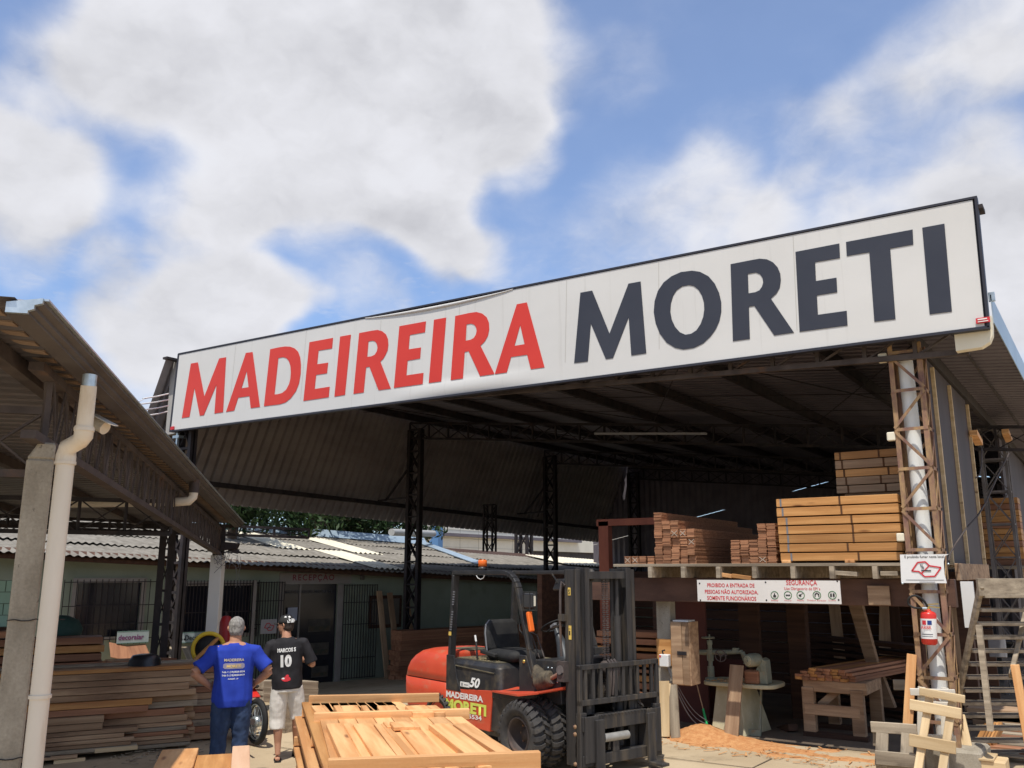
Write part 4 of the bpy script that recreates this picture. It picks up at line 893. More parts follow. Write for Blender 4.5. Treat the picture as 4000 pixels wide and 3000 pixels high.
# trees: trunk, limbs and a crown of leaf clumps
def tree(base, crown_c, crown_r, nclump, seed, lab):
    r_ = random.Random(seed); t_ = thing('tree', base, lab, 'tree', 'trees behind the reception roof')
    b = Vector(base); c = Vector(crown_c); tr = MB(); tr.tube([b, b.lerp(c, .5) + Vector((.2, .1, 0)), c], [.28, .2, .1], 10)
    cl = []
    for k in range(nclump):
        while True:
            p = Vector((r_.uniform(-1, 1), r_.uniform(-1, 1), r_.uniform(-1, 1)))
            if .25 < p.length < 1: break
        cl.append(c + Vector((p.x * crown_r[0], p.y * crown_r[1], p.z * crown_r[2])))
    for p in cl[:14]: tr.tube([c - Vector((0, 0, crown_r[2] * .6)), (c + p) / 2, p], [.09, .05, .02], 6)
    tr.build('trunk', bark, t_)
    vs = []; fs = []
    for p in cl:
        R_ = r_.uniform(.35, .8)
        for _ in range(r_.randint(60, 100)):
            d = Vector((r_.gauss(0, 1), r_.gauss(0, 1), r_.gauss(0, .8))); q_ = p + d.normalized() * R_ * r_.random() ** .4
            ax = Vector((r_.uniform(-1, 1), r_.uniform(-1, 1), r_.uniform(-1.4, .2))).normalized(); sd = ax.cross(Vector((r_.uniform(-1, 1), r_.uniform(-1, 1), r_.uniform(-1, 1)))).normalized()
            l = r_.uniform(.12, .22); w = l * .28; k = len(vs)
            vs += [q_ - ax * l, q_ + sd * w, q_ + ax * l, q_ - sd * w]; fs.append((k, k + 1, k + 2, k + 3))
    MB().add(vs, fs).build('crown', leafm, t_, recalc=False)
def pt_at(p, D): return ond(p, D)
c1 = ond(('3', 690, 350), 30); tree((c1.x - .5, c1.y, 0), (c1.x, c1.y, c1.z + .35), (2.1, 1.3, 1.15), 26, 11, 'dark green tree with hanging leafy twigs at the canopy tip, left of the sky gap')
c2_ = ond(('3', 1420, 470), 36); tree((c2_.x, c2_.y, 0), (c2_.x, c2_.y, c2_.z + .55), (2.6, 4.6, 1.7), 100, 12, 'broad dark green tree filling the gap above the reception ridge')
c3_ = ond(('M', 700, 900), 40); tree((c3_.x, c3_.y, 0), (c3_.x, c3_.y, c3_.z + .3), (2.2, 4.0, 1.3), 70, 13, 'dark green tree behind the grey pipe at the ridge end')

# ================================================================== LEFT CANOPY
G0 = ond(('0', 175, 1172), 5.1); G1 = ond(('0', 953, 2043), 18.2)
e1 = (G1 - G0).normalized(); e1h = Vector((e1.x, e1.y, 0)).normalized(); e2 = Vector((-e1h.y, e1h.x, 0)); 
if e2.x > 0: e2 = -e2
GL = (G1 - G0).length
cn = thing('canopy', (-10, 6, 0), 'brown metal canopy with long gutter and dense trusses at the left', 'canopy')
def cp(s_, w, z=0.0): return G0 + e1 * s_ + e2 * w + Vector((0, 0, z))       # w: in from the gutter lip
# gutter: stepped profile swept along the edge
prof = [(0, 0), (0, -.029), (.038, -.040), (.038, -.062), (.067, -.072), (.067, -.087), (.175, -.087), (.175, -.03)]
mb = MB(); vs = []
for s_ in (0, GL): vs += [cp(s_, w, z) for w, z in prof] + [cp(s_, w + (.008 if i < len(prof) - 1 else -.008), z + .008) for i, (w, z) in enumerate(prof)]
n_ = len(prof)
fs = [(i, i + 1, i + 1 + 2 * n_, i + 2 * n_) for i in range(n_ - 1)] + [(n_ + i, n_ + i + 1, n_ + i + 1 + 2 * n_, n_ + i + 2 * n_) for i in range(n_ - 1)]
mb.add(vs, fs).build('gutter', gutm, cn)
mb = MB(); lip = [cp(-.004, w, z) for w, z in prof] ; mb.add(lip + [cp(-.03, w, z) for w, z in prof], [tuple(range(n_)), tuple(range(n_, 2 * n_))[::-1]] + [(i, (i + 1) % n_, (i + 1) % n_ + n_, i + n_) for i in range(n_)])
mb.build('gutter_end_cap', galv, cn)
MB().bar(cp(0, -.006, 0), cp(GL, -.006, 0), .03, .012).build('gutter_lip', galv, cn)
# roof sheet, rising inwards
mb = corrugated(cp(-.05, .13, -.01), e1 * (GL + .02), e2 * 9 + Vector((0, 0, .10)), 6, .20, .035, 'trap'); mb.build('roof', sheet, cn, recalc=False)
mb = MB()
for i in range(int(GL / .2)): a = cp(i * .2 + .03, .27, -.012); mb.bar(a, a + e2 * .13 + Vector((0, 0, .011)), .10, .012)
tag(mb.build('eave_light_patch', patchm, cn), kind='stuff')  # tan tabs standing in for sunlit patches on the sheet underside
def rf(s_, w, dz=0): return cp(s_, w, -.01 + (w - .13) / 9 * .10 + dz)
for w in (.50, 1.9, 3.5, 5.2, 7.0): MB().bar(rf(0, w, -.055), rf(GL - .1, w, -.055), .09, .10).build('purlin', steelb, cn)
# long truss under the gutter side carried by the pillar and the white post
P0 = ond(('0', 166, 1730), 6.5); P1 = ond(('0', 853, 2162), 17.0); td = (P1 - P0); TLn = td.length; td.normalize()
w0 = (Vector((P0.x, P0.y, 0)) - Vector((G0.x, G0.y, 0))).dot(e2); s0 = (P0 - G0).dot(e1); s1 = (P1 - G0).dot(e1)
mb = MB()
mb.bar(P0 - td * .3, P1, .09, .055)
tpz = .44
mb.bar(P0 - td * .3 + Vector((0, 0, tpz)), P1 + Vector((0, 0, tpz - .02)), .09, .055)
nW = 74
for i in range(nW):
    a = P0.lerp(P1, i / nW); b = P0.lerp(P1, (i + 1) / nW); up = Vector((0, 0, tpz))
    for k in (-.03, .03):
        of = e2 * k
        if i % 2: mb.bar(a + of, b + up + of, .012, .014)
        else: mb.bar(a + up + of, b + of, .012, .014)
    if i % 6 == 0: mb.bar(a, a + up, .04, .03)
mb.build('side_truss', steelb, cn)
# cross trusses
def cross(s_, w_a, w_b, zoff, dep, step, nm='cross_truss', m_=steelb, ch=.05):
    mb = MB(); truss(mb, cp(s_, w_a, zoff), cp(s_, w_b, zoff + (w_b - w_a) * .011), dep, step, ch, .03, True); return mb.build(nm, m_, cn)
cross(s0, w0, 8.9, -.32, .42, .55)
cross(s0 + (s1 - s0) * .5, w0, 8.9, -.32, .40, .55, m_=steel)
# rear lattice beam and post, dark against the bright roof beyond
B0, B1 = ond(('C', 130, 1245), 17.0), ond(('C', 1010, 1285), 17.6)
dB = (B0 - B1).normalized()
mb = MB(); truss(mb, B1 + dB * -3.2, B0 + dB * 5, .17, .85, .05, .035, True); mb.build('rear_beam', steel, cn)
MB().bar(cp(GL - .05, .5, -.10), cp(GL - .05, 9, .0), .06, .10).build('end_rail', steel, cn)
a, b = ond(('2', 1018, 400), 16.2), ond(('2', 1120, 400), 16.2); pc = (a + b) / 2
mb = MB(); hw = (b - a).length / 2
lt = MB(); lattice(lt, -hw + .05, hw - .05, -.04, .04, ground_z(pc.x, pc.y), B1.z - .1, .11, .55, .04)
Mx = frame((pc.x, pc.y, 0), (b - a).normalized().cross(Vector((0, 0, 1))).cross(Vector((0, 0, -1))) if False else Vector(((b - a).x, (b - a).y, 0)))
mb = MB(); mb.v = [tuple(Mx @ Vector(v)) for v in lt.v]; mb.f = lt.f; mb.sm = lt.sm; mb.build('lattice_post', steel, cn)
# white concrete post carrying the far end of the truss
M_ = frame((P1.x, P1.y, 0), _R)
MB().b6(-.105, .105, -.1, .1, ground_z(P1.x, P1.y), P1.z - .03, M_).build('white_post', white_p, cn, bevel=.008)
MB().b6(-.09, .09, -.06, .06, P1.z - .03, P1.z + .52, M_).build('post_head', steel, cn)
# near concrete pillar
a, b = ond(('0', 112, 1760), 6.5), ond(('0', 221, 1745), 6.5)
M_ = frame((P0.x, P0.y, 0), Vector((b.x - a.x, b.y - a.y, 0))); hw = (Vector((b.x, b.y, 0)) - Vector((a.x, a.y, 0))).length / 2
pl = MB(); pl.v = []; pl.b6(-hw, hw, -.12, .14, 0, P0.z - .12, M_); pl.prism([(-hw + .06, P0.z - .01), (-hw, P0.z - .12), (hw, P0.z - .12), (hw, P0.z - .01)], -.12, .14, M_, axis='y')
pl.build('concrete_pillar', conc, cn, bevel=.012)
for v in (2425, 2968):
    mb = MB()
    c = ond(('0', 110, v), 6.3).z
    pts = []
    for i in range(9): t = -hw - .005 + (2 * hw + .16) * i / 8; pts.append(M_ @ Vector((t, -.127 - (.06 if t > hw else 0), c + .006 * sin(i * 1.9))))
    mb.tube(pts, .0035, 5); mb.build('binding_wire', steel, cn)
# fat cream downpipe with its offset
pp = [ond(('G', 1440, 1480), 6.0), ond(('1', 545, 960), 6.05), ond(('1', 520, 1030), 6.1), ond(('1', 440, 1075), 6.18), ond(('1', 428, 1130), 6.2), ond(('2', 380, 0), 6.2), ond(('2', 190, 1659), 6.2)]
pp[-1] = Vector((pp[-2].x, pp[-2].y, 0)) + Vector((0, 0, 0)); 
pt_ = MB(); pt_.tube([pp[0], pp[1]], [.047, .050], 20); pt_.tube([pp[1] + Vector((0, 0, .02)), pp[1] - Vector((0, 0, .04)), pp[2], pp[3], pp[4], pp[4] - Vector((0, 0, .05))], [.057, .057, .053, .055, .060, .060], 20)
bt = Vector((pp[4].x, pp[4].y, 0)); pt_.tube([pp[4] - Vector((0, 0, .05)), bt], [.055, .057], 20)
dp_ = pt_.build('downpipe', pvc, cn)
mb = MB(); mb.tube([pp[0] + Vector((0, 0, -.01)), pp[0] + Vector((0, 0, .07))], .043, 16); mb.build('gutter_outlet', galv, cn)
mb = MB(); mb.tube([pp[1] - Vector((0, 0, .01)), pp[1] + Vector((0, 0, .012))], .061, 20); mb.build('pipe_collar', pvc, cn)
for z_ in (pp[4].z - .055, 1.55): MB().tube([(pp[4].x, pp[4].y, z_), (pp[4].x, pp[4].y, z_ + .02)], .064, 20).build('pipe_collar', pvc, cn)
# second, smaller outlet with elbow further along and a pipe crossing behind the truss
h1, h2 = ond(('C', 1320, 1000), 11.6), ond(('C', 1305, 1080), 11.6)
mb = MB(); mb.tube([h1, h1.lerp(h2, .6), h2 + (ond(('C', 1260, 1085), 11.6) - h2) * .6, ond(('C', 1130, 1095), 11.7)], .055, 16); mb.tube([ond(('C', 1130, 1095), 11.7), ond(('C', 160, 1108), 12.6)], .05, 14)
mb.build('branch_pipe', pvc, cn)
MB().tube([h1 + Vector((0, 0, .16)), h1 - Vector((0, 0, .01))], .06, 14).build('gutter_outlet', steelb, cn)
# security camera under the eave
k = ond(('C', 440, 360), 7.6); t_ = thing('security_camera', k, 'cream bullet security camera with sunshield under the canopy gutter', 'camera')
d_ = (ond(('C', 500, 425), 7.45) - ond(('C', 385, 340), 7.6)).normalized()
a = ond(('C', 380, 345), 7.50); b = ond(('C', 500, 410), 7.42)
MB().tube([a, a.lerp(b, .15), b], [.03, .048, .052], 16).build('body', pvc, t_); 
M_ = frame(a.lerp(b, .6) + Vector((0, 0, .055)), b - a); MB().prism([(-.12, -.06), (.13, -.06), (.15, 0), (.13, .06), (-.12, .06)], 0, .008, M_).build('sunshield', white_p, t_)
MB().tube([a, a + e2 * .12 + Vector((0, 0, .05))], .014, 8).build('bracket', pvc, t_)
# thin wires strung from the canopy to the sign (on insulators)
for i, (p, q_) in enumerate(((('C', 850, 135), ('C', 1085, 90)), (('C', 835, 185), ('C', 1085, 145)), (('C', 865, 238), ('C', 1085, 200)), (('C', 900, 290), ('C', 1075, 255)))):
    a = ond(p, 17.2); b = ond(q_, 19.6)
    o = MB().tube([a, a.lerp(b, .5) - Vector((0, 0, .01)), b], .014, 6).build('antenna_rod', white_p); seat_origin(o); tag(o, 'pale thin rod reaching out from the left end of the billboard', 'rod', 'rods at the billboard end')
a = ond(('C', 765, 235), 11.5); b = ond(('C', 795, 165), 11.5); c = ond(('C', 1130, 225), 19.5)
o = MB().tube([a, b], .014, 8).tube([b, b.lerp(ond(('C', 860, 135), 17), .5) - Vector((0, 0, .01)), ond(('C', 860, 135), 17)], .006, 5).build('cable_mast', white_p); tag(seat_origin(o), 'short white cable mast clipped to the canopy gutter', 'cable mast')
# flood light and bird-nest wires on the white post
a = ond(('2', 1480, 225), 16.8); t_ = thing('flood_light', a, 'small dark flood light on the head of the white post with tangled wires', 'light')
MB().prism([(-.14, -.07), (.16, -.04), (.2, .06), (-.12, .09)], -.06, .06, frame(a, _R), axis='y').build('lamp_head', steel, t_, bevel=.01)
b = ond(('2', 1550, 255), 16.8); MB().bar(a - Vector((0, 0, .05)), b, .05, .07).build('bracket', steel, t_)
rnd = random.Random(9); mb = MB()
for k in range(9):
    pts = []; x = rnd.uniform(1380, 1530)
    for i in range(7): pts.append(ond(('2', x + i * rnd.uniform(-6, 14), 255 + i * rnd.uniform(6, 24)), 16.75))
    mb.tube(pts, .0045, 4)
for x in (1530, 1555): mb.tube([ond(('2', x + rnd.uniform(-8, 8), 290 + i * 25), 16.75) for i in range(9)], .0045, 4)
mb.build('loose_wire', hoses, t_)

# ================================================================== WORKSHOP AND LOFT CONTENTS
# strapped bundles of long planks on the loft
def bundle(x0, x1, y, z0, z1, m, lab, group, straps=(), n=3, depth=.55):
    t_ = thing('lumber_bundle', (x0, y, z0), lab, 'lumber bundle', group)
    MB().b6(x0, x1, y, y + depth, z0 + .003, z1 - .001).build('planks', m, t_, bevel=.004)
    for (sx, mm) in straps:
        MB().b6(sx - .012, sx + .012, y - .004, y + depth + .003, z0 + .004, z1 - .002).build('strap', mm, t_)
    return t_
seam = mat('plank_butt_gap', (.10, .045, .02), rough=.9)
tops_ = [(('6', 1163, 645), ('6', 1165, 703)), (('6', 1165, 710), ('6', 1168, 772)), (('6', 1172, 780), ('6', 1174, 835)), (('6', 1176, 842), ('6', 1180, 900)), (('6', 1182, 905), ('6', 1185, 965)), (('6', 1187, 970), ('6', 1192, 1028)), (('6', 1195, 1035), ('6', 1200, 1092))]
words = ['topmost', 'second from the top', 'third from the top', 'middle', 'third from the bottom', 'second from the bottom', 'lowest']
sx_ = [(1205, 1632), (1215, 1640), (1240, 1708), (1240, 1712), (1243, 1712), (1240, 1665), (1258, 1738)]
for i, (a, b) in enumerate(tops_):
    A, B = ony(a, 11.88), ony(b, 11.88)
    st_ = [(ony(('6', sx_[i][0], 800), 11.88).x, hoses), (ony(('6', sx_[i][1], 800), 11.88).x, seam)]
    bundle(A.x, -2.25, 11.88 + (.004 if i % 2 else 0), B.z, A.z, w_gold, 'golden strapped lumber bundle, %s of the seven in the front loft stack' % words[i], 'front loft bundles', st_, depth=.9)
ub = [(('6', 1582, 310), ('6', 1586, 366)), (('6', 1587, 370), ('6', 1590, 432)), (('6', 1592, 436), ('6', 1594, 490)), (('6', 1595, 492), ('6', 1598, 548)), (('6', 1598, 552), ('6', 1600, 606))]
wd2 = ['topmost', 'second', 'middle', 'fourth', 'lowest']
for i, (a, b) in enumerate(ub):
    A, B = ony(a, 12.9), ony(b, 12.9)
    bundle(A.x, -2.15, 12.9, B.z, A.z, w_gold if i in (0, 2) else w_brown, 'brownish lumber bundle, %s of the five in the tall rear loft stack' % wd2[i], 'rear loft bundles', [(ony(('6', 1630 + 10 * i, 400), 12.9).x, seam), (ony(('6', 1910 + 30 * (i % 3), 400), 12.9).x, seam)], depth=.7)
A = ony(('6', 1600, 606), 12.9)
MBx = MB().b6(A.x + .1, -2.0, 12.95, 13.55, 2.40, A.z - .0); o = MBx.build('lumber_pile', w_brown); tag(seat_origin(o), 'brown lumber block under the tall rear stack on the loft', 'lumber block')
for i, x in enumerate((1280, 1740)):
    p = ony(('6', x, 1100), 11.9); plank('bearer', (p.x - .07, 11.86, 2.417), (p.x - .07, 12.8, 2.417), .12, .038, w_fresh, 'short timber bearer on the loft deck under the %s of the front bundles' % ('left end' if i == 0 else 'middle'), 'bearer')
# square end-on bundles of slats, two staggered stacks
def end_bundle(x, z, w, h, y, lab, grp, cross=False, L=3.2):
    t_ = thing('slat_bundle', (x, y, z), lab, 'slat bundle', grp); r_ = random.Random(int(x * 999 + z * 77))
    mb = MB(); n = 7
    for k in range(n):
        dx = r_.uniform(-.006, .006); yy = y + r_.uniform(0, .015); mb.b6(x + .003 + dx, x + w - .003 + dx, yy, y + L, z + k * h / n + .0015, z + (k + 1) * h / n - .001)
    mb.build('slats', w_end, t_)
    MB().b6(x + .3 * w, x + .36 * w, y - .004, y + .02, z - .001, z + h + .001).build('strap', seam, t_) if False else None
    if cross:
        mb = MB()
        for (a, b) in (((.15, .2), (.85, .8)), ((.15, .8), (.85, .2))): mb.bar((x + a[0] * w, y - .004, z + a[1] * h), (x + b[0] * w, y - .004, z + b[1] * h), .005, .003, (0, 1, 0))
        mb.build('chalk_cross', mat('chalk', (.6, .55, .45), rough=1), t_)
def columns(x_cols, zbase, counts, px_h, y, side, crosses=()):
    for ci, (x0, x1, n) in enumerate(zip(x_cols[:-1], x_cols[1:], counts)):
        for k in range(n):
            z = zbase + k * px_h
            lab = 'end-on slat bundle, %s loft stack, %s column from its left, %s from the deck' % (side, ['first', 'second', 'third', 'fourth', 'fifth'][ci], ['first', 'second', 'third', 'fourth', 'fifth', 'sixth', 'seventh'][k])
            end_bundle(x0, z, x1 - x0 - .006, px_h - .004, y + random.uniform(-.02, .03), lab, '%s end-on slat bundles' % side, (ci, k) in crosses)
xs = [ony(('6', x, 1000), 12.1).x for x in (290, 350, 410, 470, 525, 583)]
columns(xs, 2.397, (6, 5, 5, 4, 4), (ony(('6', 290, 740), 12.1).z - 2.397) / 6, 12.1, 'left', {(2, 3), (3, 3), (4, 2)})
xs = [ony(('6', x, 1000), 12.1).x for x in (838, 905, 968, 1035, 1100, 1168)]
hh = (ony(('6', 838, 938), 12.1).z - 2.397) / 3
columns(xs, 2.397, (3, 3, 3, 5, 5), hh, 12.1, 'middle', {(3, 0)})
for i, x in enumerate((72, 125, 178, 238)):
    a = ony(('6', x, 1100), 12.1).x; b = ony(('6', x + 48, 1100), 12.1).x
    end_bundle(a, 2.397, b - a, .115, 12.1, 'low slat bundle at the left end of the loft, %s from the left' % ['first', 'second', 'third', 'fourth'][i], 'low end bundles', i < 2)
for i, (a, b) in enumerate(((2.40, 2.9), (2.9, 3.4), (3.4, 3.93))):
    for k in range(4 if i < 2 else 3):
        z = a + k * .125; A = onx(('9', 575, 900), -2.0)
        bundle(-2.6, -1.62, 20.6, z, z + .12, w_gold if (i + k) % 3 else w_red, 'orange bundle behind the second lattice column, %s layer up' % (['first', 'second', 'third', 'fourth', 'fifth', 'sixth', 'seventh', 'eighth', 'ninth', 'tenth', 'eleventh'][i * 4 + k]), 'bundles behind the second lattice column', depth=.5)

# warning board on the beam
a = ony(('7', 470, 320), 11.68); b = ony(('7', 1632, 318), 11.68); a2 = ony(('7', 463, 147), 11.68); b2 = ony(('7', 1618, 128), 11.68)
t_ = thing('warning_board', (a.x, 11.68, a.z), 'wide white board with red safety warning and five round symbols above the workshop', 'sign')
zb = (a.z + b.z) / 2; zt = (a2.z + b2.z) / 2
for x in (a.x + .3, b.x - .3): MB().b6(x - .02, x + .02, 11.69, 12.03, zb + .05, zb + .09).build('bracket', steel, t_)
MB().b6(a.x, b.x, 11.676, 11.69, zb, zt).build('board', signp, t_)
WB, HB = b.x - a.x, zt - zb
def wb(x, y): # zoom '7' coords -> board point
    p = ony(('7', x, y), 11.672); return p
def wtxt(s_, x0, y0, x1, y1, m=redl, bold=.016, nm='lettering'):
    p = wb(x0, y1); q = wb(x1, y1); r = wb(x0, y0); write(s_, nm, m, t_, (p.x, 11.674, p.z), (1, 0, 0), (0, 0, 1), q.x - p.x, r.z - p.z, bold=bold, off=.001)
wtxt('PROIBIDO A ENTRADA DE', 545, 162, 928, 193); wtxt('PESSOAS NÃO AUTORIZADA.', 526, 207, 957, 246); wtxt('SOMENTE FUNCIONÁRIOS', 545, 256, 942, 298)
wtxt('SEGURANÇA', 1186, 138, 1436, 186, bold=.012); wtxt('Uso Obrigatorio do EPI´s', 1170, 193, 1460, 223, bold=.004)
for (cx, s_) in ((1090, 'Avental'), (1198, 'Óculos'), (1301, 'Máscara'), (1433, 'Protetor Auricular'), (1558, 'Luva')):
    c = wb(cx, 259); r = .052
    mb = MB(); mb.lathe([(r * .84, 0), (r * .84, .002), (r, .002), (r, 0)], 28, Matrix.Translation((c.x, 11.674, c.z)) @ Matrix.Rotation(pi / 2, 4, 'X')); mb.build('symbol_ring', greenl, t_)
    mb = MB(); M_ = Matrix.Translation((c.x, 11.674, c.z))
    def ppoly(pl): mb.prism([(x * r, y * r) for x, y in pl], -.002, -.0005, M_, axis='y')
    if s_ == 'Avental': ppoly([(-.35, -.5), (.35, -.5), (.35, 0), (.15, .05), (.1, .5), (-.1, .5), (-.15, .05), (-.35, 0)])
    elif s_ == 'Óculos': ppoly([(-.6, -.15), (-.1, -.2), (0, .05), (.1, -.2), (.6, -.1), (.55, .15), (.1, .15), (0, .12), (-.1, .15), (-.55, .15)])
    elif s_ == 'Máscara': ppoly([(-.55, -.05), (-.1, -.45), (.2, -.2), (.1, .1), (.6, .45), (.5, .5), (0, .2), (-.3, .2)])
    elif s_ == 'Luva': ppoly([(-.55, -.4), (-.1, -.4), (-.1, .1), (-.2, .5), (-.5, .3)]); ppoly([(.1, -.4), (.55, -.4), (.55, .35), (.2, .5), (.1, .1)])
    else: ppoly([(-.6, -.35), (-.35, -.45), (-.3, .1), (0, .35), (.3, .1), (.35, -.45), (.6, -.35), (.55, .3), (0, .62), (-.55, .3)])
    mb.build('symbol', blackl, t_)
    w_ = 28 if len(s_) < 9 else 76; wtxt(s_, cx - w_, 294, cx + w_, 306, bold=.0, nm='caption')
for (x, y) in ((482, 163), (1017, 154), (1598, 145), (489, 299), (1024, 299), (1609, 297)):
    c = wb(x, y); MB().lathe([(0, -.003), (.011, -.003), (.011, 0)], 10, Matrix.Translation((c.x, 11.675, c.z)), axis='y').build('screw', steel, t_)

# electrical cabinet, switch box, board offcuts beside the concrete post
a, b = ony(('7', 258, 985), 12.10), ony(('7', 392, 478), 12.10)
t_ = thing('wooden_cabinet', (a.x, 12.1, a.z), 'tall brown wooden cabinet with a latch mounted beside the concrete post', 'cabinet')
c = ony(('7', 340, 700), 12.1).x
MB().b6(a.x, b.x, 12.12, 12.45, a.z, b.z).build('box', w_brown, t_, bevel=.006); MB().b6(a.x + .01, c - .004, 12.10, 12.118, a.z + .01, b.z - .01).build('door', w_brown, t_, bevel=.004); MB().b6(c + .004, b.x - .01, 12.10, 12.118, a.z + .01, b.z - .01).build('door', w_brown, t_, bevel=.004)
MB().b6(c - .07, c + .07, 12.085, 12.099, (a.z + b.z) / 2 - .02, (a.z + b.z) / 2 + .03).build('latch', steel, t_)
MB().b6(a.x + .03, b.x - .03, 12.15, 12.4, b.z, b.z + .02).build('paper_pile', white_p, t_)
a, b = ony(('7', 155, 838), 12.08), ony(('7', 226, 742), 12.08)
t_ = thing('switch_box', (a.x, 12.08, a.z), 'small white switch box with a red mark on the concrete post', 'switch box')
MB().b6(a.x, b.x, 12.08, 12.18, a.z, b.z).build('case', white_p, t_, bevel=.01); MB().b6(a.x + .01, a.x + .035, 12.075, 12.079, b.z - .04, b.z - .01).build('mark', redl, t_)
MB().tube([(a.x + .05, 12.12, b.z), (a.x + .05, 12.1, b.z + .05), (a.x + .09, 12.1, b.z + .06)], .012, 8).build('cable_gland', black, t_)
mb = MB()
for k, (dx, dz, e_) in enumerate(((.0, .0, .95), (.05, -.1, 1.1), (.1, -.2, 1.2))):
    s_ = Vector((b.x - .03 + k * .01, 12.1, a.z + .02)); e = ony(('7', 560, 1335 - 25 * k), 12.7)
    pts = [s_.lerp(e, t) - Vector((0, 0, .42 * sin(pi * t) * (1 - .2 * k) * .6)) for t in [i / 12 for i in range(13)]]
    mb.tube(pts, .006 if k else .009, 6)
o = mb.build('power_cable', hoses); tag(seat_origin(o), 'grey power cables looping from the white switch box to the floor', 'cable')
for i, (p, q_, w_) in enumerate(((('7', 195, 955), ('7', 200, 1430), .16), (('7', 240, 975), ('7', 185, 1435), .05), (('7', 262, 985), ('7', 290, 1420), .14))):
    A = ony(p, 12.08); B = ony(q_, 11.9); B.z = .02
    plank('offcut_board', B, A, w_, .025, w_pale if i < 2 else w_old, ['broad pale offcut board', 'narrow pale batten', 'grey weathered board'][i] + ' leaning on the foot of the concrete post', 'board', up=(0, -1, 0))
A = ony(('7', 415, 800), 12.9); B = ony(('7', 562, 1385), 12.62); C_ = A.lerp(B, .66)
t_ = thing('broom_handle', B, 'thin stick with a bright green lower end standing in the sawdust heap', 'stick'); MB().tube([A, C_], .009, 8).build('stick', w_brown, t_); MB().tube([C_, B], .018, 8).build('sleeve', mesh_g, t_)

# radial arm saw
YB = 12.75
def m7(x, y, yy=YB): return ony(('7', x, y), yy)
t_ = thing('radial_arm_saw', (m7(700, 1400).x, YB, 0), 'old pale green radial arm saw on a flared cream pedestal, dusted with shavings', 'machine')
a, b = m7(500, 955), m7(1088, 955); zt = a.z
mb = MB(); N_ = 28; pl_ = []
for i in range(N_):
    t = 2 * pi * i / N_; ex = .5; cx_ = (a.x + b.x) / 2; pl_.append((cx_ + (b.x - a.x) / 2 * math.copysign(abs(cos(t)) ** .45, cos(t)), YB + .28 + .38 * math.copysign(abs(sin(t)) ** .45, sin(t))))
mb.prism(pl_, zt - .045, zt + .01); mb.build('table', machc, t_, bevel=.008)
p0, p1, p2, p3 = m7(628, 980, 12.85), m7(815, 980, 12.85), m7(852, 1450, 12.6), m7(572, 1380, 12.6)
mb = MB(); f_ = [(p0.x, 12.8, zt - .05), (p1.x, 12.8, zt - .05), (p2.x, 12.62, 0), (p3.x, 12.62, 0)]; bk = [(p0.x + .02, 13.25, zt - .05), (p1.x + .08, 13.25, zt - .05), (p2.x + .12, 13.4, 0), (p3.x + .02, 13.4, 0)]
mb.add(f_ + bk, [(0, 1, 2, 3), (7, 6, 5, 4), (0, 4, 5, 1), (1, 5, 6, 2), (2, 6, 7, 3), (3, 7, 4, 0)]); mb.build('pedestal', machc, t_, bevel=.01)
q0, q1 = m7(905, 1000, 12.7), m7(955, 1420, 12.7); mb = MB(); mb.bar((q0.x, 13.1, zt - .05), (q1.x, 12.8, 0), .025, .05); mb.bar((p2.x, 12.75, .03), (q1.x, 12.8, .03), .04, .12); mb.build('side_stay', machg, t_)
c = m7(576, 900, 12.95)
mb = MB(); mb.tube([(c.x, 12.95, zt), (c.x, 12.95, m7(576, 640, 12.95).z)], .032, 16); mb.tube([(c.x, 12.95, zt), (c.x, 12.95, zt + .2)], .05, 16); mb.lathe([(0, 0), (.09, 0), (.09, .02), (.05, .035)], 16, Matrix.Translation((c.x, 12.95, zt + .01))); mb.tube([(c.x, 12.95, m7(576, 790, 12.95).z), (c.x, 12.95, m7(576, 700, 12.95).z)], .052, 16); mb.tube([(c.x, 12.95, m7(576, 660, 12.95).z), (c.x, 12.95, m7(576, 625, 12.95).z)], .04, 16)
mb.tube([(c.x, 12.95, m7(576, 640, 12.95).z), (c.x, 12.95, m7(545, 575, 12.95).z)], .012, 8); mb.build('column', machg, t_)
hz = m7(545, 603, 12.95)
mb = MB(); Mh = Matrix.Translation((c.x - .02, 12.95, hz.z)); mb.lathe([(.09 + .012 * cos(t * pi / 4), .012 * sin(t * pi / 4)) for t in range(9)], 20, Mh)
for k in range(3): mb.bar(Mh @ Vector((0, 0, 0)), Mh @ Vector((.09 * cos(k * 2.09), .09 * sin(k * 2.09), 0)), .012, .008)
mb.build('top_handwheel', machg, t_)
a1, a2 = m7(478, 720, 12.95), m7(830, 718, 12.95)
mb = MB(); mb.tube([a1, a1 + Vector((.08, 0, 0)), a2], [.036, .04, .030], 16); mb.box(a2 - Vector((.10, 0, -.015)), (.08, .07, .07)); mb.tube([a2, m7(850, 790, 12.95)], [.035, .028], 12); mb.build('arm', machg, t_)
hc = m7(652, 750, 12.72); Mh = Matrix.Translation(hc)
mb = MB(); mb.lathe([(.082 + .009 * cos(t * pi / 4), .009 * sin(t * pi / 4)) for t in range(9)], 28, Mh, axis='y')
for k in range(3): mb.bar(hc, hc + Vector((.08 * cos(k * 2.09 + .5), 0, .08 * sin(k * 2.09 + .5))), .014, .014, (0, 1, 0))
mb.tube([hc, hc + Vector((0, .25, 0))], .02, 8); mb.build('handwheel', steelb, t_)
mc = m7(872, 790, 12.6)
mb = MB(); mb.lathe([(0, 0), (.07, 0), (.086, .014), (.09, .035), (.09, .22), (.07, .235), (0, .235)], 28, Matrix.Translation(mc) @ Matrix.Rotation(-.35, 4, 'Z'), axis='y')
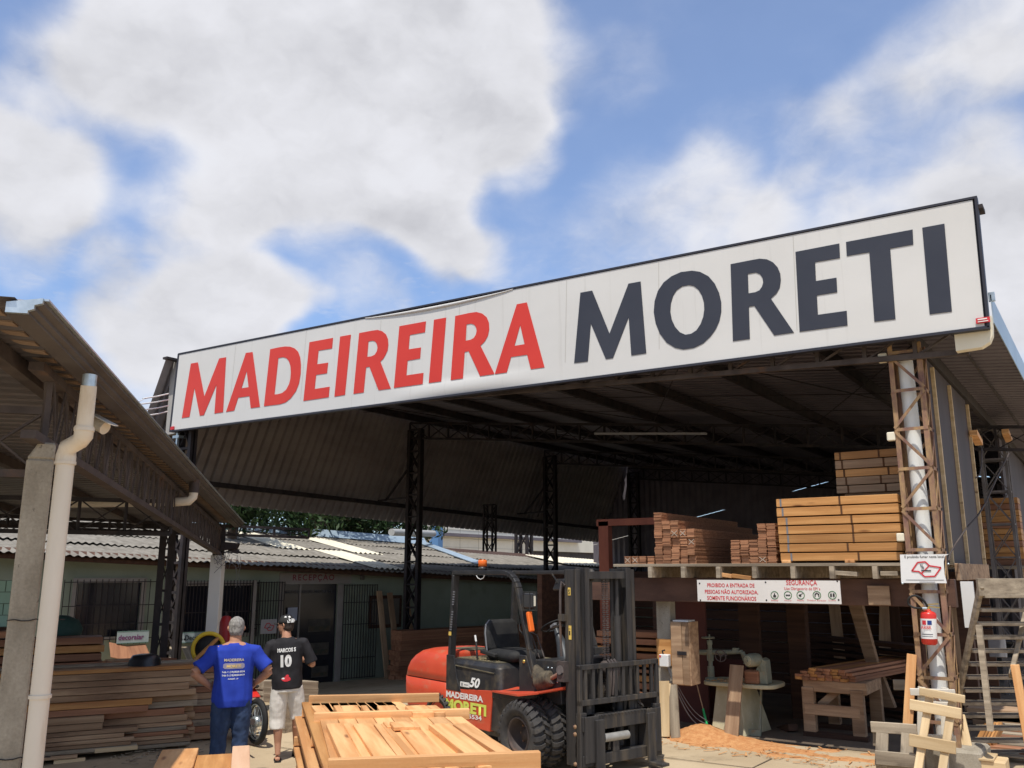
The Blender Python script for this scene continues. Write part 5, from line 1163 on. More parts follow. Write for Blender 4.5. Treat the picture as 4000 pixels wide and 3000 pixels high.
for k in range(12):
    A_ = k * pi / 6; mb.bar(mc + Vector((.086 * cos(A_), .04, .086 * sin(A_))), mc + Vector((.086 * cos(A_) + .06, .20, .086 * sin(A_))), .008, .014)
mb.build('motor', machg, t_)
mb = MB()
for r in (.02, .038, .056): mb.lathe([(r, -.004), (r + .01, -.004), (r + .01, 0), (r, 0)], 20, Matrix.Translation(mc) @ Matrix.Rotation(-.35, 4, 'Z'), axis='y')
mb.build('motor_grille', machc, t_)
g0, g1 = m7(935, 790, 12.8), m7(1000, 860, 12.8)
mb = MB(); mb.tube([g0, (g0 + g1) / 2 + Vector((.01, 0, .05)), g1 - Vector((0, 0, .02))], [.03, .05, .055], 14); mb.tube([m7(958, 770, 12.8), m7(958, 735, 12.8)], .015, 8)
mb.prism([(m7(975, 770).x, m7(975, 770).z), (m7(1010, 790).x, m7(1010, 790).z), (m7(1028, 915).x, zt + .02), (m7(930, 925).x, zt + .02), (m7(935, 880).x, m7(935, 870).z)], 12.76, 12.98, axis='y'); mb.build('blade_guard', machg, t_, bevel=.01)
mb = MB(); mb.b6(m7(848, 860).x, m7(968, 920).x, 12.7, 12.95, zt + .01, m7(848, 862).z); mb.build('fence_block', w_red, t_, bevel=.02)
A = m7(785, 825, 12.55); B = m7(738, 1450, 12.25); B.z = .02
plank('leaning_board', B, A, .2, .03, w_brown, 'reddish board with a notched top leaning against the radial arm saw', 'board', up=(0, -1, .2))
mb = MB(); r_ = random.Random(2)
for i in range(60):
    x = r_.uniform(a.x + .05, a.x + .8); mb.box((x, YB + r_.uniform(0, .3), zt + .012 + r_.uniform(0, .012)), (.03, .02, .008))
o = mb.build('wood_chips', w_fresh); tag(o, 'orange wood chips strewn on the saw table', 'wood chips', kind='stuff')

# workbench trestle and the planks on it
YW = 13.2
def m8(x, y, yy=YW): return ony(('7', x, y), yy)
t_ = thing('work_trestle', (m8(1550, 1400).x, YW, 0), 'rough timber workbench on square legs in the middle of the workshop', 'workbench')
zt = m8(1320, 940).z; x0, x1 = m8(1315, 940).x, m8(1830, 940).x
MB().b6(x0, x1, YW, YW + .9, zt - .16, zt).build('top_frame', w_brown, t_, bevel=.01)
for (x, y) in ((m8(1370, 1200).x, YW + .03), (m8(1765, 1200).x, YW + .03), (m8(1440, 1200).x, YW + .85), (m8(1800, 1200).x, YW + .85)):
    MB().b6(x - .085, x + .085, y - .05, y + .07, .05, zt - .1).build('leg', w_brown, t_, bevel=.008)
MB().b6(m8(1340, 0 + 1270).x, m8(1790, 1270).x, YW - .03, YW + .02, .30, .45).build('stretcher', w_brown, t_, bevel=.008)
MB().bar((m8(1450, 1250).x, YW + .1, .42), (m8(1730, 1130).x, YW + .25, .85), .04, .1).build('brace', w_brown, t_)
for y in (YW, YW + .8): MB().b6(m8(1330, 1390).x, m8(1850, 1390).x, y - .04, y + .1, 0, .07).build('runner', w_dark, t_)
A = m8(1265, 900, 13.15); ends = [(1265, 845, 935), (1330, 0, 0)]
dirp = (onplane(('7', 2074, 800), (0, 15.0, 0), (0, 1, 0)) - m8(1640, 880, 13.2)); dirp.z = 0; dirp.normalize(); perp = Vector((dirp.y, -dirp.x, 0))
cnt = 0
for row, (n_, off) in enumerate(((8, 0), (8, .01), (7, .08), (5, .2))):
    for k in range(n_):
        s_ = m8(1268, 0 + 930, 13.12); s_ = Vector((s_.x + .02 + k * .103 + off, 13.12 + k * .01 + random.uniform(-.03, .03), zt + .022 + row * .042))
        plank('stacked_plank', s_, s_ + dirp * 4.2, .098, .038, w_red if (row + k) % 3 else w_gold, 'plank on the timber workbench, %s, %s from the left' % (['bottom layer', 'second layer', 'third layer', 'top layer'][row], ['first', 'second', 'third', 'fourth', 'fifth', 'sixth', 'seventh', 'eighth'][k]), 'plank', 'planks piled on the workbench', bevel=.002)
mb = MB()
o = plank('floor_timber', m8(1240, 1330, 13.3), m8(940, 1400, 14.5), .14, .1, w_dark, 'dark timber lying on the workshop floor behind the saw', 'timber')
for i in range(7):
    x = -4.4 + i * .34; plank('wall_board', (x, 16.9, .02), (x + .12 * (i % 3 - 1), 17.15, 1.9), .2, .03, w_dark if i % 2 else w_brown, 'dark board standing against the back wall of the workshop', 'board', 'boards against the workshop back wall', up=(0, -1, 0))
rnd = random.Random(17)
for i in range(10):
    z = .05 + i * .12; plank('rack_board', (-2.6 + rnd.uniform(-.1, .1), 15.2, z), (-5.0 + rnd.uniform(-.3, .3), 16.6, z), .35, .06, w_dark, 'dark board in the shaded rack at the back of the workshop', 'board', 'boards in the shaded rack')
for i in range(9):
    z = .35 + i * .115; p = ony(('5', 1750, 700), 14.0)
    plank('shelf_board', (-7.5 + rnd.uniform(-.05, .05), 13.6, z), (-6.02 + rnd.uniform(-.05, .08), 13.75, z), .5, .09 if i % 3 else .05, w_gold if i in (2, 4, 6) else w_red, 'board in the pile seen through the mast beside the concrete post', 'board', 'boards seen through the mast')

# ================================================================== STAIR AND THINGS ROUND THE RUSTY COLUMN
stx = thing('wooden_stair', (-1.5, 13, 0), 'grey timber open tread stair climbing to the loft on the right', 'stair')
B0_ = onz(('R', 925, 1590), 0); lt_ = onplane(('R', 1165, 345), B0_, _R); lb_ = onplane(('R', 1010, 1110), B0_, _R)
F2 = Vector((_F.x, _F.y, 0)); Ws = 1.15; eR = Vector((_R.x, _R.y, 0))
dd = (lb_ - lt_); k = lb_.z / dd.z; lb0 = lb_ - dd * k
MB().bar(lt_, lb0, .045, .085).build('stringer', w_old, stx, bevel=.006); MB().bar(lt_ + eR * Ws, lb0 + eR * Ws, .045, .2).build('stringer', w_old, stx, bevel=.006)
NT = 13
for i in range(NT):
    c = lt_.lerp(lb0, (i + .75) / (NT + .2))
    MB().b6(.02, Ws - .02, -.10, .10, c.z - .02, c.z + .018, frame((c.x, c.y, 0), eR)).build('tread', w_old, stx, bevel=.004)
MB().b6(-.04, Ws, -.02, .03, lt_.z - .12, lt_.z + .08, frame((lt_.x, lt_.y, 0), eR)).build('top_board', w_old, stx, bevel=.004)
a, b = onplane(('R', 1150, 630), lt_ - F2 * .0, F2), onplane(('R', 1235, 1390), lt_, F2); MB().bar(a, (b.x, b.y, max(b.z, .02)), .06, .1, (0, 1, 0)).build('rear_prop', w_old, stx)
a, b = ony(('R', 1500, 480), 12.6), ony(('R', 1380, 1000), 12.0)
MB().bar(a, b, .05, .10, (0, 1, 0)).build('handrail', w_old, stx, bevel=.006)
a, b = ony(('R', 1408, 915), 11.95), ony(('R', 1500, 1480), 11.95)
plank('new_post', (b.x + .03, 11.95, b.z - .3), a, .09, .06, w_fresh, 'fresh orange timber post leaning by the stair at the right edge', 'timber post', up=(0, -1, 0))
# pallet deck and offcuts on the ground beyond the stair
for i in range(11):
    y = 12.9 + i * .26; plank('ground_slat', (-1.85, y, .07 + .004 * i), (-.3, y + .02, .07 + .004 * i), .17, .025, w_red if i % 3 else w_old, 'reddish slat of the boards laid on the ground beneath the stair', 'slat', 'slats on the ground beneath the stair')
for i in range(5):
    p = ony(('R', 1130 + i * 24, 1430 - i * 12), 13.2 + i * .05); plank('offcut_block', (p.x, p.y, .08), (p.x + .1, p.y + .35, .30), .06, .1, w_gold, 'short reddish offcut leaning in a row under the stair', 'offcut', 'offcuts leaning under the stair')
p = ony(('R', 1190, 1620), 11.7); t_ = thing('low_crate', (p.x, 11.7, 0), 'pale low timber crate on the ground right of the column footing', 'crate')
MB().b6(p.x - .19, p.x + .21, 11.68, 12.05, 0.02, .2).build('body', w_pale, t_, bevel=.01); MB().b6(p.x - .21, p.x + .1, 11.66, 12.07, .2, .225).build('lid', w_pale, t_, bevel=.004)
for i, (x, z) in enumerate(((1350, 1270), (1390, 1310))):
    p = ony(('R', x, z), 15.5); plank('grey_block', (p.x - .5, 15.5, p.z), (p.x + .9, 15.5, p.z), .5, .16, w_brown, ['upper', 'lower'][i] + ' brown timber lying in shade behind the stair', 'timber')
p = ony(('R', 1280, 790), 14.6); o = MB().b6(p.x - .11, p.x + .11, 14.6, 14.7, p.z - .14, p.z + .14).build('junction_box', hoses, bevel=.01); tag(seat_origin(o), 'small grey box seen between the stair treads', 'box')
# grey pallet frame
def fr(p, q_, w_, h_, m, t_, yy, nm='slat', qy=None): A = ony(p, yy); B = ony(q_, qy or yy); return plank(nm, A, B, w_, h_, m, parent=t_, up=(0, -1, 0), bevel=.005)
t_ = thing('pallet', (ony(('R', 540, 1640), 11.2).x, 11.2, 0), 'weathered grey pallet frame standing on edge left of the rusty column', 'pallet')
fr(('R', 372, 1362), ('R', 705, 1385), .12, .03, w_old, t_, 11.30, qy=11.30); fr(('R', 405, 1582), ('R', 700, 1610), .15, .03, w_old, t_, 11.16)
for x in (458, 640): fr(('R', x, 1345), ('R', x - 12, 1650), .135, .035, w_old, t_, 11.33, qy=11.2)
fr(('R', 405, 1400), ('R', 405, 1500), .05, .04, w_old, t_, 11.36); fr(('R', 410, 1652), ('R', 690, 1665), .1, .03, w_old, t_, 11.22)
# pale leaning trestle frames
t_ = thing('trestle', (ony(('R', 800, 1600), 11.3).x, 11.0, 0), 'pale timber trestle with two long legs leaning on the column in front', 'trestle')
fr(('R', 795, 1150), ('R', 705, 1720), .085, .05, w_pale, t_, 11.38, 'leg', 11.05); fr(('R', 960, 1180), ('R', 880, 1720), .085, .05, w_pale, t_, 11.38, 'leg', 11.05)
fr(('R', 722, 1105), ('R', 1050, 1165), .085, .035, w_pale, t_, 11.30, 'rail'); fr(('R', 652, 1200), ('R', 1025, 1270), .115, .04, w_pale, t_, 11.26, 'rail'); fr(('R', 648, 1455), ('R', 985, 1515), .13, .04, w_pale, t_, 11.12, 'rail')
t_ = thing('trestle', (ony(('R', 800, 1600), 11.55).x, 11.5, 0), 'second whitish timber trestle behind the front one at the column', 'trestle')
fr(('R', 738, 1075), ('R', 728, 1700), .08, .04, mat('bleached_wood', (.55, .50, .40), (.66, .61, .52), GR, rough=.8, fine=.15), t_, 11.60, 'leg', 11.5); fr(('R', 905, 1080), ('R', 905, 1700), .08, .04, MATS['bleached_wood'], t_, 11.60, 'leg', 11.5)
fr(('R', 655, 1110), ('R', 980, 1120), .08, .03, MATS['bleached_wood'], t_, 11.54, 'rail'); fr(('R', 720, 1195), ('R', 940, 1205), .06, .03, MATS['bleached_wood'], t_, 11.54, 'rail'); fr(('R', 720, 1435), ('R', 985, 1450), .07, .03, MATS['bleached_wood'], t_, 11.5, 'rail')
A = ony(('R', 668, 840), 11.75); B = ony(('R', 632, 1350), 11.6); B2 = A + (B - A) * 1.5; B2.z = .02
plank('upright_board', B2, A, .11, .03, w_fresh, 'fresh orange board standing upright left of the rusty column', 'board', up=(0, -1, 0))
A = ony(('R', 1010, 1280), 12.2); B = ony(('R', 1075, 1560), 12.0); B.z = max(B.z, .05)
plank('prop_board', B, A, .12, .04, w_pale, 'yellowish board propped behind the foot of the rusty column', 'board', up=(0, -1, 0))
A = ony(('R', 535, 1060), 12.6); B = ony(('R', 690, 1062), 12.75)
plank('round_end_board', A, B, .13, .03, w_old, 'short grey board with rounded end jutting out beside the rusty column', 'board', up=(0, -1, 0))
A = ony(('R', 750, 700), 12.3); B = ony(('R', 775, 1420), 12.25); plank('inner_batten', (B.x, 12.3, .02), (A.x, 12.3, 1.75), .07, .03, w_pale, 'pale batten standing inside the rusty column beside the white pipe', 'batten', up=(0, -1, 0))
A = ony(('R', 925, 995), 12.5); t_ = plank('canvas_board', (A.x - .02, 12.5, .1), (A.x + .02, 12.5, A.z), .2, .03, w_pale, 'straw coloured board standing behind the rusty column', 'board', up=(0, -1, 0))

# no smoking board on the column
a, b = ony(('R', 592, 326), 11.74), ony(('R', 912, 326), 11.74); c, d = ony(('R', 582, 123), 11.74), ony(('R', 936, 119), 11.74)
t_ = thing('no_smoking_board', (a.x, 11.74, a.z), 'white board reading no smoking with red map emblem on the rusty column', 'sign')
pl_ = [(a.x, a.z), (b.x + .01, a.z), (b.x - .005, a.z + .1), (b.x + .0, a.z + .25), (b.x + .02, a.z + .32), (d.x, d.z), (c.x, d.z)]
MB().prism(pl_, 11.735, 11.75, axis='y').build('board', white_p, t_)
Wb, Hb = d.x - c.x, d.z - a.z
nosmoke(t_, (c.x, 11.734, a.z), (1, 0, 0), Wb * .98, Hb, True, lw=.9)
p = ony(('R', 615, 150), 11.73); q_ = ony(('R', 905, 150), 11.73); write('É proibido fumar neste local.', 'lettering', blackl, t_, (p.x, 11.733, p.z - .006), (1, 0, 0), (0, 0, 1), q_.x - p.x, .048, bold=.008, off=.001)
mb = MB(); p = ony(('R', 625, 305), 11.73); q_ = ony(('R', 900, 305), 11.73); mb.b6(p.x, q_.x, 11.731, 11.734, p.z, p.z + .004); mb.b6(p.x + .15, q_.x - .1, 11.731, 11.734, p.z - .022, p.z - .019); mb.build('small_print', hoses, t_)
for (x, y) in (((930), 190), (600, 330)): c_ = ony(('R', x, y), 11.73); MB().lathe([(0, -.01), (.012, -.008), (.014, 0)], 10, Matrix.Translation(c_), axis='y').build('bolt', galv, t_)
# fire extinguisher
c0 = ony(('R', 795, 770), 11.68); c1 = ony(('R', 785, 530), 11.68); R_ = .088
t_ = thing('fire_extinguisher', (c0.x, 11.68, c0.z), 'red fire extinguisher with white label hanging on the rusty column', 'fire extinguisher')
tl = (c1 - c0); Mx = frame(c0, tl, (0, -1, 0)) 
L_ = tl.length
prof_ = [(0, 0), (R_ * .8, 0), (R_, .02), (R_, L_ * .90), (R_ * .93, L_ * .95), (R_ * .7, L_ * .99), (R_ * .35, L_ * 1.02), (R_ * .3, L_ * 1.06), (0, L_ * 1.06)]
Mz = Mx @ Matrix.Rotation(pi / 2, 4, 'Y')
MB().lathe(prof_, 28, Mz).build('cylinder', extred, t_)
lb = MB(); vs = []
for i in range(15):
    A_ = -pi * .95 + pi * .9 * i / 14
    for h in (.18, .78): vs.append(Vector((c0.x, 11.68, c0.z)) + Vector((cos(A_) * (R_ + .002), sin(A_) * (R_ + .002), 0)) + tl * h)
lb.add(vs, [(2 * i, 2 * i + 2, 2 * i + 3, 2 * i + 1) for i in range(14)], True).build('label', white_p, t_, recalc=False)
def onlab(A0, A1, h0, h1, m, nm):
    mb = MB(); vs = []
    for i in range(5):
        A_ = A0 + (A1 - A0) * i / 4
        for h in (h0, h1): vs.append(Vector((c0.x, 11.68, c0.z)) + Vector((cos(A_) * (R_ + .004), sin(A_) * (R_ + .004), 0)) + tl * h)
    mb.add(vs, [(2 * i, 2 * i + 2, 2 * i + 3, 2 * i + 1) for i in range(4)], True).build(nm, m, t_, recalc=False)
onlab(-pi * .72, -pi * .55, .60, .73, redl, 'red_square'); onlab(-pi * .50, -pi * .33, .60, .73, mat('navy', (.02, .05, .2), rough=.5), 'blue_square')
p = Vector((c0.x - .07, 11.68 - R_ - .006, c0.z)) + tl * .47; write('ARBR', 'label_lettering', redl, t_, p, (1, 0, 0), (0, 0, 1), .115, .04, bold=.01)
onlab(-pi * .75, -pi * .3, .30, .33, hoses, 'small_print'); onlab(-pi * .75, -pi * .3, .24, .26, hoses, 'small_print')
top = Vector((c0.x, 11.68, c0.z)) + tl * 1.06
mb = MB(); mb.tube([top, top + Vector((0, 0, .04))], .02, 12); mb.bar(top + Vector((-.01, 0, .035)), top + Vector((.13, -.01, .02)), .02, .012); mb.bar(top + Vector((-.01, 0, .055)), top + Vector((.12, -.01, .065)), .02, .012); mb.build('valve', brass, t_)
hp = [top + Vector((0, -.01, .03)), ony(('R', 745, 445), 11.62), ony(('R', 690, 418), 11.60), ony(('R', 648, 435), 11.60), ony(('R', 642, 475), 11.62), ony(('R', 680, 503), 11.62), ony(('R', 745, 510), 11.62)]
hp2 = []
for i in range(len(hp) - 1):
    for k in range(5):
        t = k / 5; P = [hp[max(i - 1, 0)], hp[i], hp[i + 1], hp[min(i + 2, len(hp) - 1)]]
        hp2.append(.5 * ((2 * P[1]) + (P[2] - P[0]) * t + (2 * P[0] - 5 * P[1] + 4 * P[2] - P[3]) * t * t + (3 * P[1] - P[0] - 3 * P[2] + P[3]) * t ** 3))
hp2.append(hp[-1]); MB().tube(hp2, .012, 10).build('hose', black, t_); MB().tube([hp[-1], hp[-1] + Vector((.05, 0, 0))], .017, 10).build('nozzle', galv, t_)
MB().bar(top + Vector((0, 0, -.01)), (top.x, 11.8, top.z - .01), .02, .02).build('hook', steel, t_)
# cable down from the gallery to the column
pts = [ony(('9', 870, 310), 14), ony(('9', 760, 530), 13.6), ony(('9', 640, 800), 13.2), ony(('9', 560, 930), 12.8), ony(('9', 450, 1050), 12.4), ony(('9', 340, 1210), 12.1), ony(('9', 285, 1305), 11.95), ony(('9', 270, 1380), 11.9)]
o = MB().tube(pts, .011, 6).build('sagging_cable', steelb); tag(seat_origin(o), 'loose grey cable sagging from the gallery to the rusty column', 'cable')
pts = [ony(('9', 600, 260), 14), ony(('9', 598, 420), 13.8), ony(('9', 580, 520), 13.6), ony(('9', 540, 555), 13.4)]
o = MB().tube(pts, .010, 6).build('short_cable', steelb); tag(seat_origin(o), 'short hooked cable beside the pale batten of the dark cladding', 'cable')

# ================================================================== FORKLIFT
fk = empty('forklift', (-6.109, 8.97, 0), (0, 0, -radians(17.4)), 'red and black forklift truck with dual front tyres and a tall worn mast', 'forklift')
CY = .93
def F(name, m, mb, parent=fk, bevel=0): return mb.build(name, m, parent, bevel=bevel)
def rrect(x0, x1, y0, y1, rb, rf, n=6):
    """plan outline, corner radius rb at the back (x0) and rf at the front"""
    pts = []
    for (cx_, cy_, r, a0) in ((x0 + rb, y0 + rb, rb, pi), (x1 - rf, y0 + rf, rf, 1.5 * pi), (x1 - rf, y1 - rf, rf, 0), (x0 + rb, y1 - rb, rb, .5 * pi)):
        for i in range(n + 1): a = a0 + (pi / 2) * i / n; pts.append((cx_ + r * cos(a), cy_ + r * sin(a)))
    return pts
def rings(mb, rs, smooth=True):
    n = len(rs[0][0]); vs = [(x, y, z) for pts, z in rs for x, y in pts]
    fs = [(j * n + i, j * n + (i + 1) % n, (j + 1) * n + (i + 1) % n, (j + 1) * n + i) for j in range(len(rs) - 1) for i in range(n)]
    mb.add(vs, fs + [tuple(range(n))[::-1], tuple(range((len(rs) - 1) * n, len(rs) * n))], smooth); return mb
mb = MB()
cwz = [(-3.10, .30, .30), (-3.17, .45, .32), (-3.20, .62, .33), (-3.20, .785, .33)]
rings(mb, [(rrect(x, -1.97, .33, 1.53, .25, .02), z) for x, z, _ in cwz])
rings(mb, [(rrect(-3.195, -1.97, .335, 1.525, .25, .02), .80), (rrect(-3.18, -1.97, .34, 1.52, .26, .02), .90), (rrect(-3.13, -1.97, .35, 1.51, .28, .02), 1.0), (rrect(-3.05, -1.97, .37, 1.49, .30, .02), 1.08), (rrect(-2.94, -1.97, .42, 1.44, .30, .02), 1.15), (rrect(-2.80, -1.97, .50, 1.36, .28, .02), 1.185), (rrect(-2.6, -1.99, .62, 1.24, .2, .02), 1.195)])
F('counterweight', fred, mb)
F('counterweight_groove', fblack, rings(MB(), [(rrect(-3.175, -1.98, .35, 1.51, .25, .02), .78), (rrect(-3.175, -1.98, .35, 1.51, .25, .02), .805)]))
mb = MB(); mb.prism([(-2.30, .68), (-2.30, .30), (-.98, .28), (-.92, .79), (-1.97, .715), (-1.97, .68)], .34, 1.52, axis='y'); F('body', fred, mb, bevel=.008)
mb = MB(); mb.prism([(-2.75, .22), (-.1, .22), (-.1, .80), (-.93, .78), (-.99, .27), (-2.75, .3)], .42, 1.44, axis='y'); F('chassis', fblack, mb)
# hood with bevelled front corner
mb = MB(); rings(mb, [(rrect(-1.98, -.74, .345, 1.515, .03, .05), .70 + .0), (rrect(-1.98, -.75, .345, 1.515, .03, .06), .80), (rrect(-1.97, -.80, .36, 1.50, .04, .10), 1.06), (rrect(-1.95, -.86, .40, 1.46, .05, .12), 1.115)], False)
F('hood', fblack, mb, bevel=.006)
mb = MB(); mb.prism(rrect(-1.90, -.92, .45, 1.41, .03, .08), 1.113, 1.125); mb.prism(rrect(-2.45, -1.97, .70, 1.16, .08, .02), 1.19, 1.20); F('hood_cover', fdust, mb)
F('hood_crease', fdust, MB().bar((-1.95, .345, 1.04), (-.9, .352, 1.0), .012, .012))
mb = MB(); r_ = random.Random(8)
for i in range(70):
    x, y = r_.uniform(-1.75, -.95), r_.uniform(.47, .8); mb.box((x, y, 1.128), (r_.uniform(.01, .05), r_.uniform(.01, .05), .006))
F('hood_debris', mat('dust_crumbs', (.22, .17, .09), (.36, .28, .15), (9, 9, 9), rough=1), mb)
# rear foot of guard, side plates
F('guard_foot', fblack, MB().prism([(-1.98, 1.16), (-1.98, .70), (-1.62, .70), (-1.72, .86), (-1.80, 1.16)], .335, .355, axis='y'), bevel=.004)
F('cowl_side', fblack, MB().prism([(-.36, 1.27), (-.22, 1.27), (-.02, .84), (-.02, .72), (-.75, .72), (-.75, .80), (-.36, .86)], .335, .375, axis='y'), bevel=.005)
for (x, z) in ((-.26, 1.20), (-.22, .82)): F('bolt', brass, MB().lathe([(0, -.014), (.02, -.012), (.022, 0)], 10, Matrix.Translation((x, .334, z)), axis='y'))
F('cowl', fblack, MB().prism([(-.25, .72), (-.22, 1.22), (.30, 1.24), (.34, .75)], .42, 1.44, axis='y'), bevel=.006)
F('floor_plate', steelb, MB().b6(-.86, -.2, .42, 1.44, .78, .81))
mb = MB()
for (x, z) in ((.10, 1.15), (.10, 1.05), (.17, 1.15), (.27, 1.0)): mb.lathe([(0, -.008), (.010, -.006), (.012, 0)], 8, Matrix.Translation((x, .419, z)), axis='y')
F('rivets', galv, mb)
# overhead guard
def pipe_box(mb, pts, w, d, yy):
    for a, b in zip(pts[:-1], pts[1:]):
        mb.bar((a[0], yy, a[1]), (b[0], yy, b[1]), w, d, (0, 1, 0))
cor = [(-.72, 2.275)] + [(-.72 + .30 * sin(t), 1.99 + .285 * cos(t)) for t in [pi / 2 * k / 5 * .8 for k in range(1, 6)]]
for nm, yy in (('near', .39), ('far', 1.47)):
    mb = MB(); pipe_box(mb, [(-1.93, 1.12), (-1.86, 2.24)], .055, .10, yy); pipe_box(mb, [(-1.90, 2.272), (-.70, 2.275)], .055, .075, yy)
    pipe_box(mb, cor + [(-.20, 1.33), (-.02, .78)], .055, .085, yy); F('guard_frame', fblack, mb, bevel=.006)
for x in (-1.87, -1.5, -1.28, -1.06, -.84, -.62): F('guard_bar', fblack, MB().b6(x - .035, x + .035, .41, 1.45, 2.255, 2.295), bevel=.004)
mb = MB()
for k in range(16):
    if k not in (8, 9): mb.bar((-1.925 + .0045 * k + .02, .338, 1.50 + k * .034), (-1.885 + .0045 * k + .02, .338, 1.50 + k * .034), .008, .016)
F('post_louvres', hoses, mb)
F('warning_label', yellow, MB().b6(-1.93, -1.87, .333, .338, 1.42, 1.47))
F('roof_wire', white_p, MB().tube([(-1.32, .36, 2.235), (-1.28, .36, 2.20), (-1.22, .36, 2.185), (-1.16, .36, 2.20), (-1.13, .36, 2.24)], .005, 6))
# beacon
bc_ = F('beacon', fblack, MB().lathe([(0, 0), (.06, 0), (.055, .06), (0, .06)], 20, Matrix.Translation((-1.37, .5, 2.295))))
F('beacon_lens', orange, MB().lathe([(.052, 0), (.06, .005), (.062, .075), (.05, .09), (0, .092)], 20, Matrix.Translation((-1.37, .5, 2.355))), bc_)
# work lamp, indicator, mirror
hl = F('headlight', fblack, MB().lathe([(0, -.09), (.05, -.07), (.095, 0), (.085, 0), (.05, -.05), (0, -.06)], 20, Matrix.Translation((-.16, .36, 1.93)) @ Matrix.Rotation(radians(-62), 4, 'Z') @ Matrix.Rotation(radians(90), 4, 'Y')))
F('headlight_box', fblack, MB().box((0, 0, 0), (.12, .17, .19), Matrix.Translation((-.205, .375, 1.93)) @ Matrix.Rotation(radians(-62), 4, 'Z')), hl, .02)
F('headlight_lens', chrome, MB().prism([(-.06, -.075), (.06, -.075), (.07, 0), (.06, .075), (-.06, .075), (-.07, 0)], -.01, .01, Matrix.Translation((-.16, .36, 1.93)) @ Matrix.Rotation(radians(-62), 4, 'Z') @ Matrix.Rotation(radians(90), 4, 'Y')), hl)
mb = MB(); Mh = Matrix.Translation((-.155, .36, 1.93)) @ Matrix.Rotation(radians(-62), 4, 'Z')
for (a, b) in (((.03, -.09, -.11), (.03, .09, -.11)), ((.03, -.09, .11), (.03, .09, .11)), ((.03, -.09, -.11), (.03, -.09, .11)), ((.03, .09, -.11), (.03, .09, .11)), ((.03, 0, -.11), (.03, 0, .11)), ((.03, -.09, .11), (-.07, -.07, .09)), ((.03, .09, .11), (-.07, .07, .09)), ((.03, -.09, -.11), (-.07, -.07, -.09))):
    mb.bar(Mh @ Vector(a), Mh @ Vector(b), .009, .009)
F('headlight_guard', fblack, mb, hl)
F('indicator', orange, MB().box((0, 0, 0), (.05, .07, .24), Matrix.Translation((-.14, .34, 1.68)) @ Matrix.Rotation(radians(-14), 4, 'Y')), bevel=.01)
mr = F('mirror', fblack, MB().prism([(-.16, -.06), (.13, -.09), (.17, .06), (-.12, .09)], -.015, .015, Matrix.Translation((-.35, 1.0, 2.12)) @ Matrix.Rotation(radians(70), 4, 'X') @ Matrix.Rotation(radians(-20), 4, 'Y')), bevel=.01)
F('mirror_arm', fblack, MB().bar((-.5, 1.0, 2.27), (-.35, 1.0, 2.12), .015, .015), mr)
# seat
mb = MB(); rings(mb, [(rrect(-1.35, -.78, .58, 1.12, .08, .10), 1.13), (rrect(-1.38, -.74, .55, 1.15, .08, .12), 1.18), (rrect(-1.36, -.76, .57, 1.13, .08, .12), 1.25), (rrect(-1.28, -.84, .64, 1.06, .08, .1), 1.27)])
F('seat', black, mb)
Mb = Matrix.Translation((-1.36, .85, 1.22)) @ Matrix.Rotation(radians(-10), 4, 'Y')
mb = MB(); rr = []
prf = rrect(-.06, .07, -.28, .28, .05, .05)
for z, k in ((0, .9), (.06, 1), (.25, 1), (.36, .92), (.42, .7)): rr.append(([(x, y * k) for x, y in prf], z))
sub_ = rings(MB(), rr); mb.add(sub_.v, sub_.f, True, Mb); F('backrest', black, mb)
F('seat_trim', hoses, MB().tube([Mb @ Vector(p) for p in ((.02, -.285, .0), (.02, -.285, .25), (.02, -.26, .36), (.02, -.19, .42))], .012, 6))
F('armrest', black, MB().bar((-1.38, .50, 1.24), (-1.05, .50, 1.20), .06, .05), bevel=.01)
F('brake_lever', fblack, MB().tube([(-1.42, .46, 1.14), (-1.45, .46, 1.36)], .014, 8)); F('lever_knob', white_p, MB().tube([(-1.45, .46, 1.36), (-1.475, .46, 1.44)], .014, 8))
# steering
Ms = Matrix.Translation((-.38, .95, 1.60)) @ Matrix.Rotation(radians(-28), 4, 'Y')
sw = F('steering_wheel', black, MB().lathe([(.18 + .012 * cos(t * pi / 4), .012 * sin(t * pi / 4)) for t in range(9)], 32, Ms).bar(Ms @ Vector((-.17, 0, 0)), Ms @ Vector((.17, 0, 0)), .03, .012).bar(Ms @ Vector((0, 0, 0)), Ms @ Vector((0, .17, 0)), .012, .03))
F('wheel_hub', hoses, MB().box((0, 0, 0), (.1, .1, .04), Ms), sw, bevel=.008)
F('steering_column', mat('dark_grey_plastic', (.05, .055, .06), rough=.4), MB().tube([(-.36, .95, 1.56), (-.25, .95, 1.38), (-.16, .95, 1.16)], [.03, .07, .12], 14))
for k in range(3): F('control_lever', steelb, MB().tube([(-.30 + k * .06, .55 + k * .03, 1.20), (-.44 + k * .07, .52 + k * .03, 1.50), (-.53 + k * .06, .52 + k * .03, 1.53)], .008, 6))
F('grab_handle', black, MB().tube([(-.40, .42, 1.80), (-.47, .42, 1.72), (-.45, .42, 1.56), (-.36, .42, 1.50)], .010, 6))
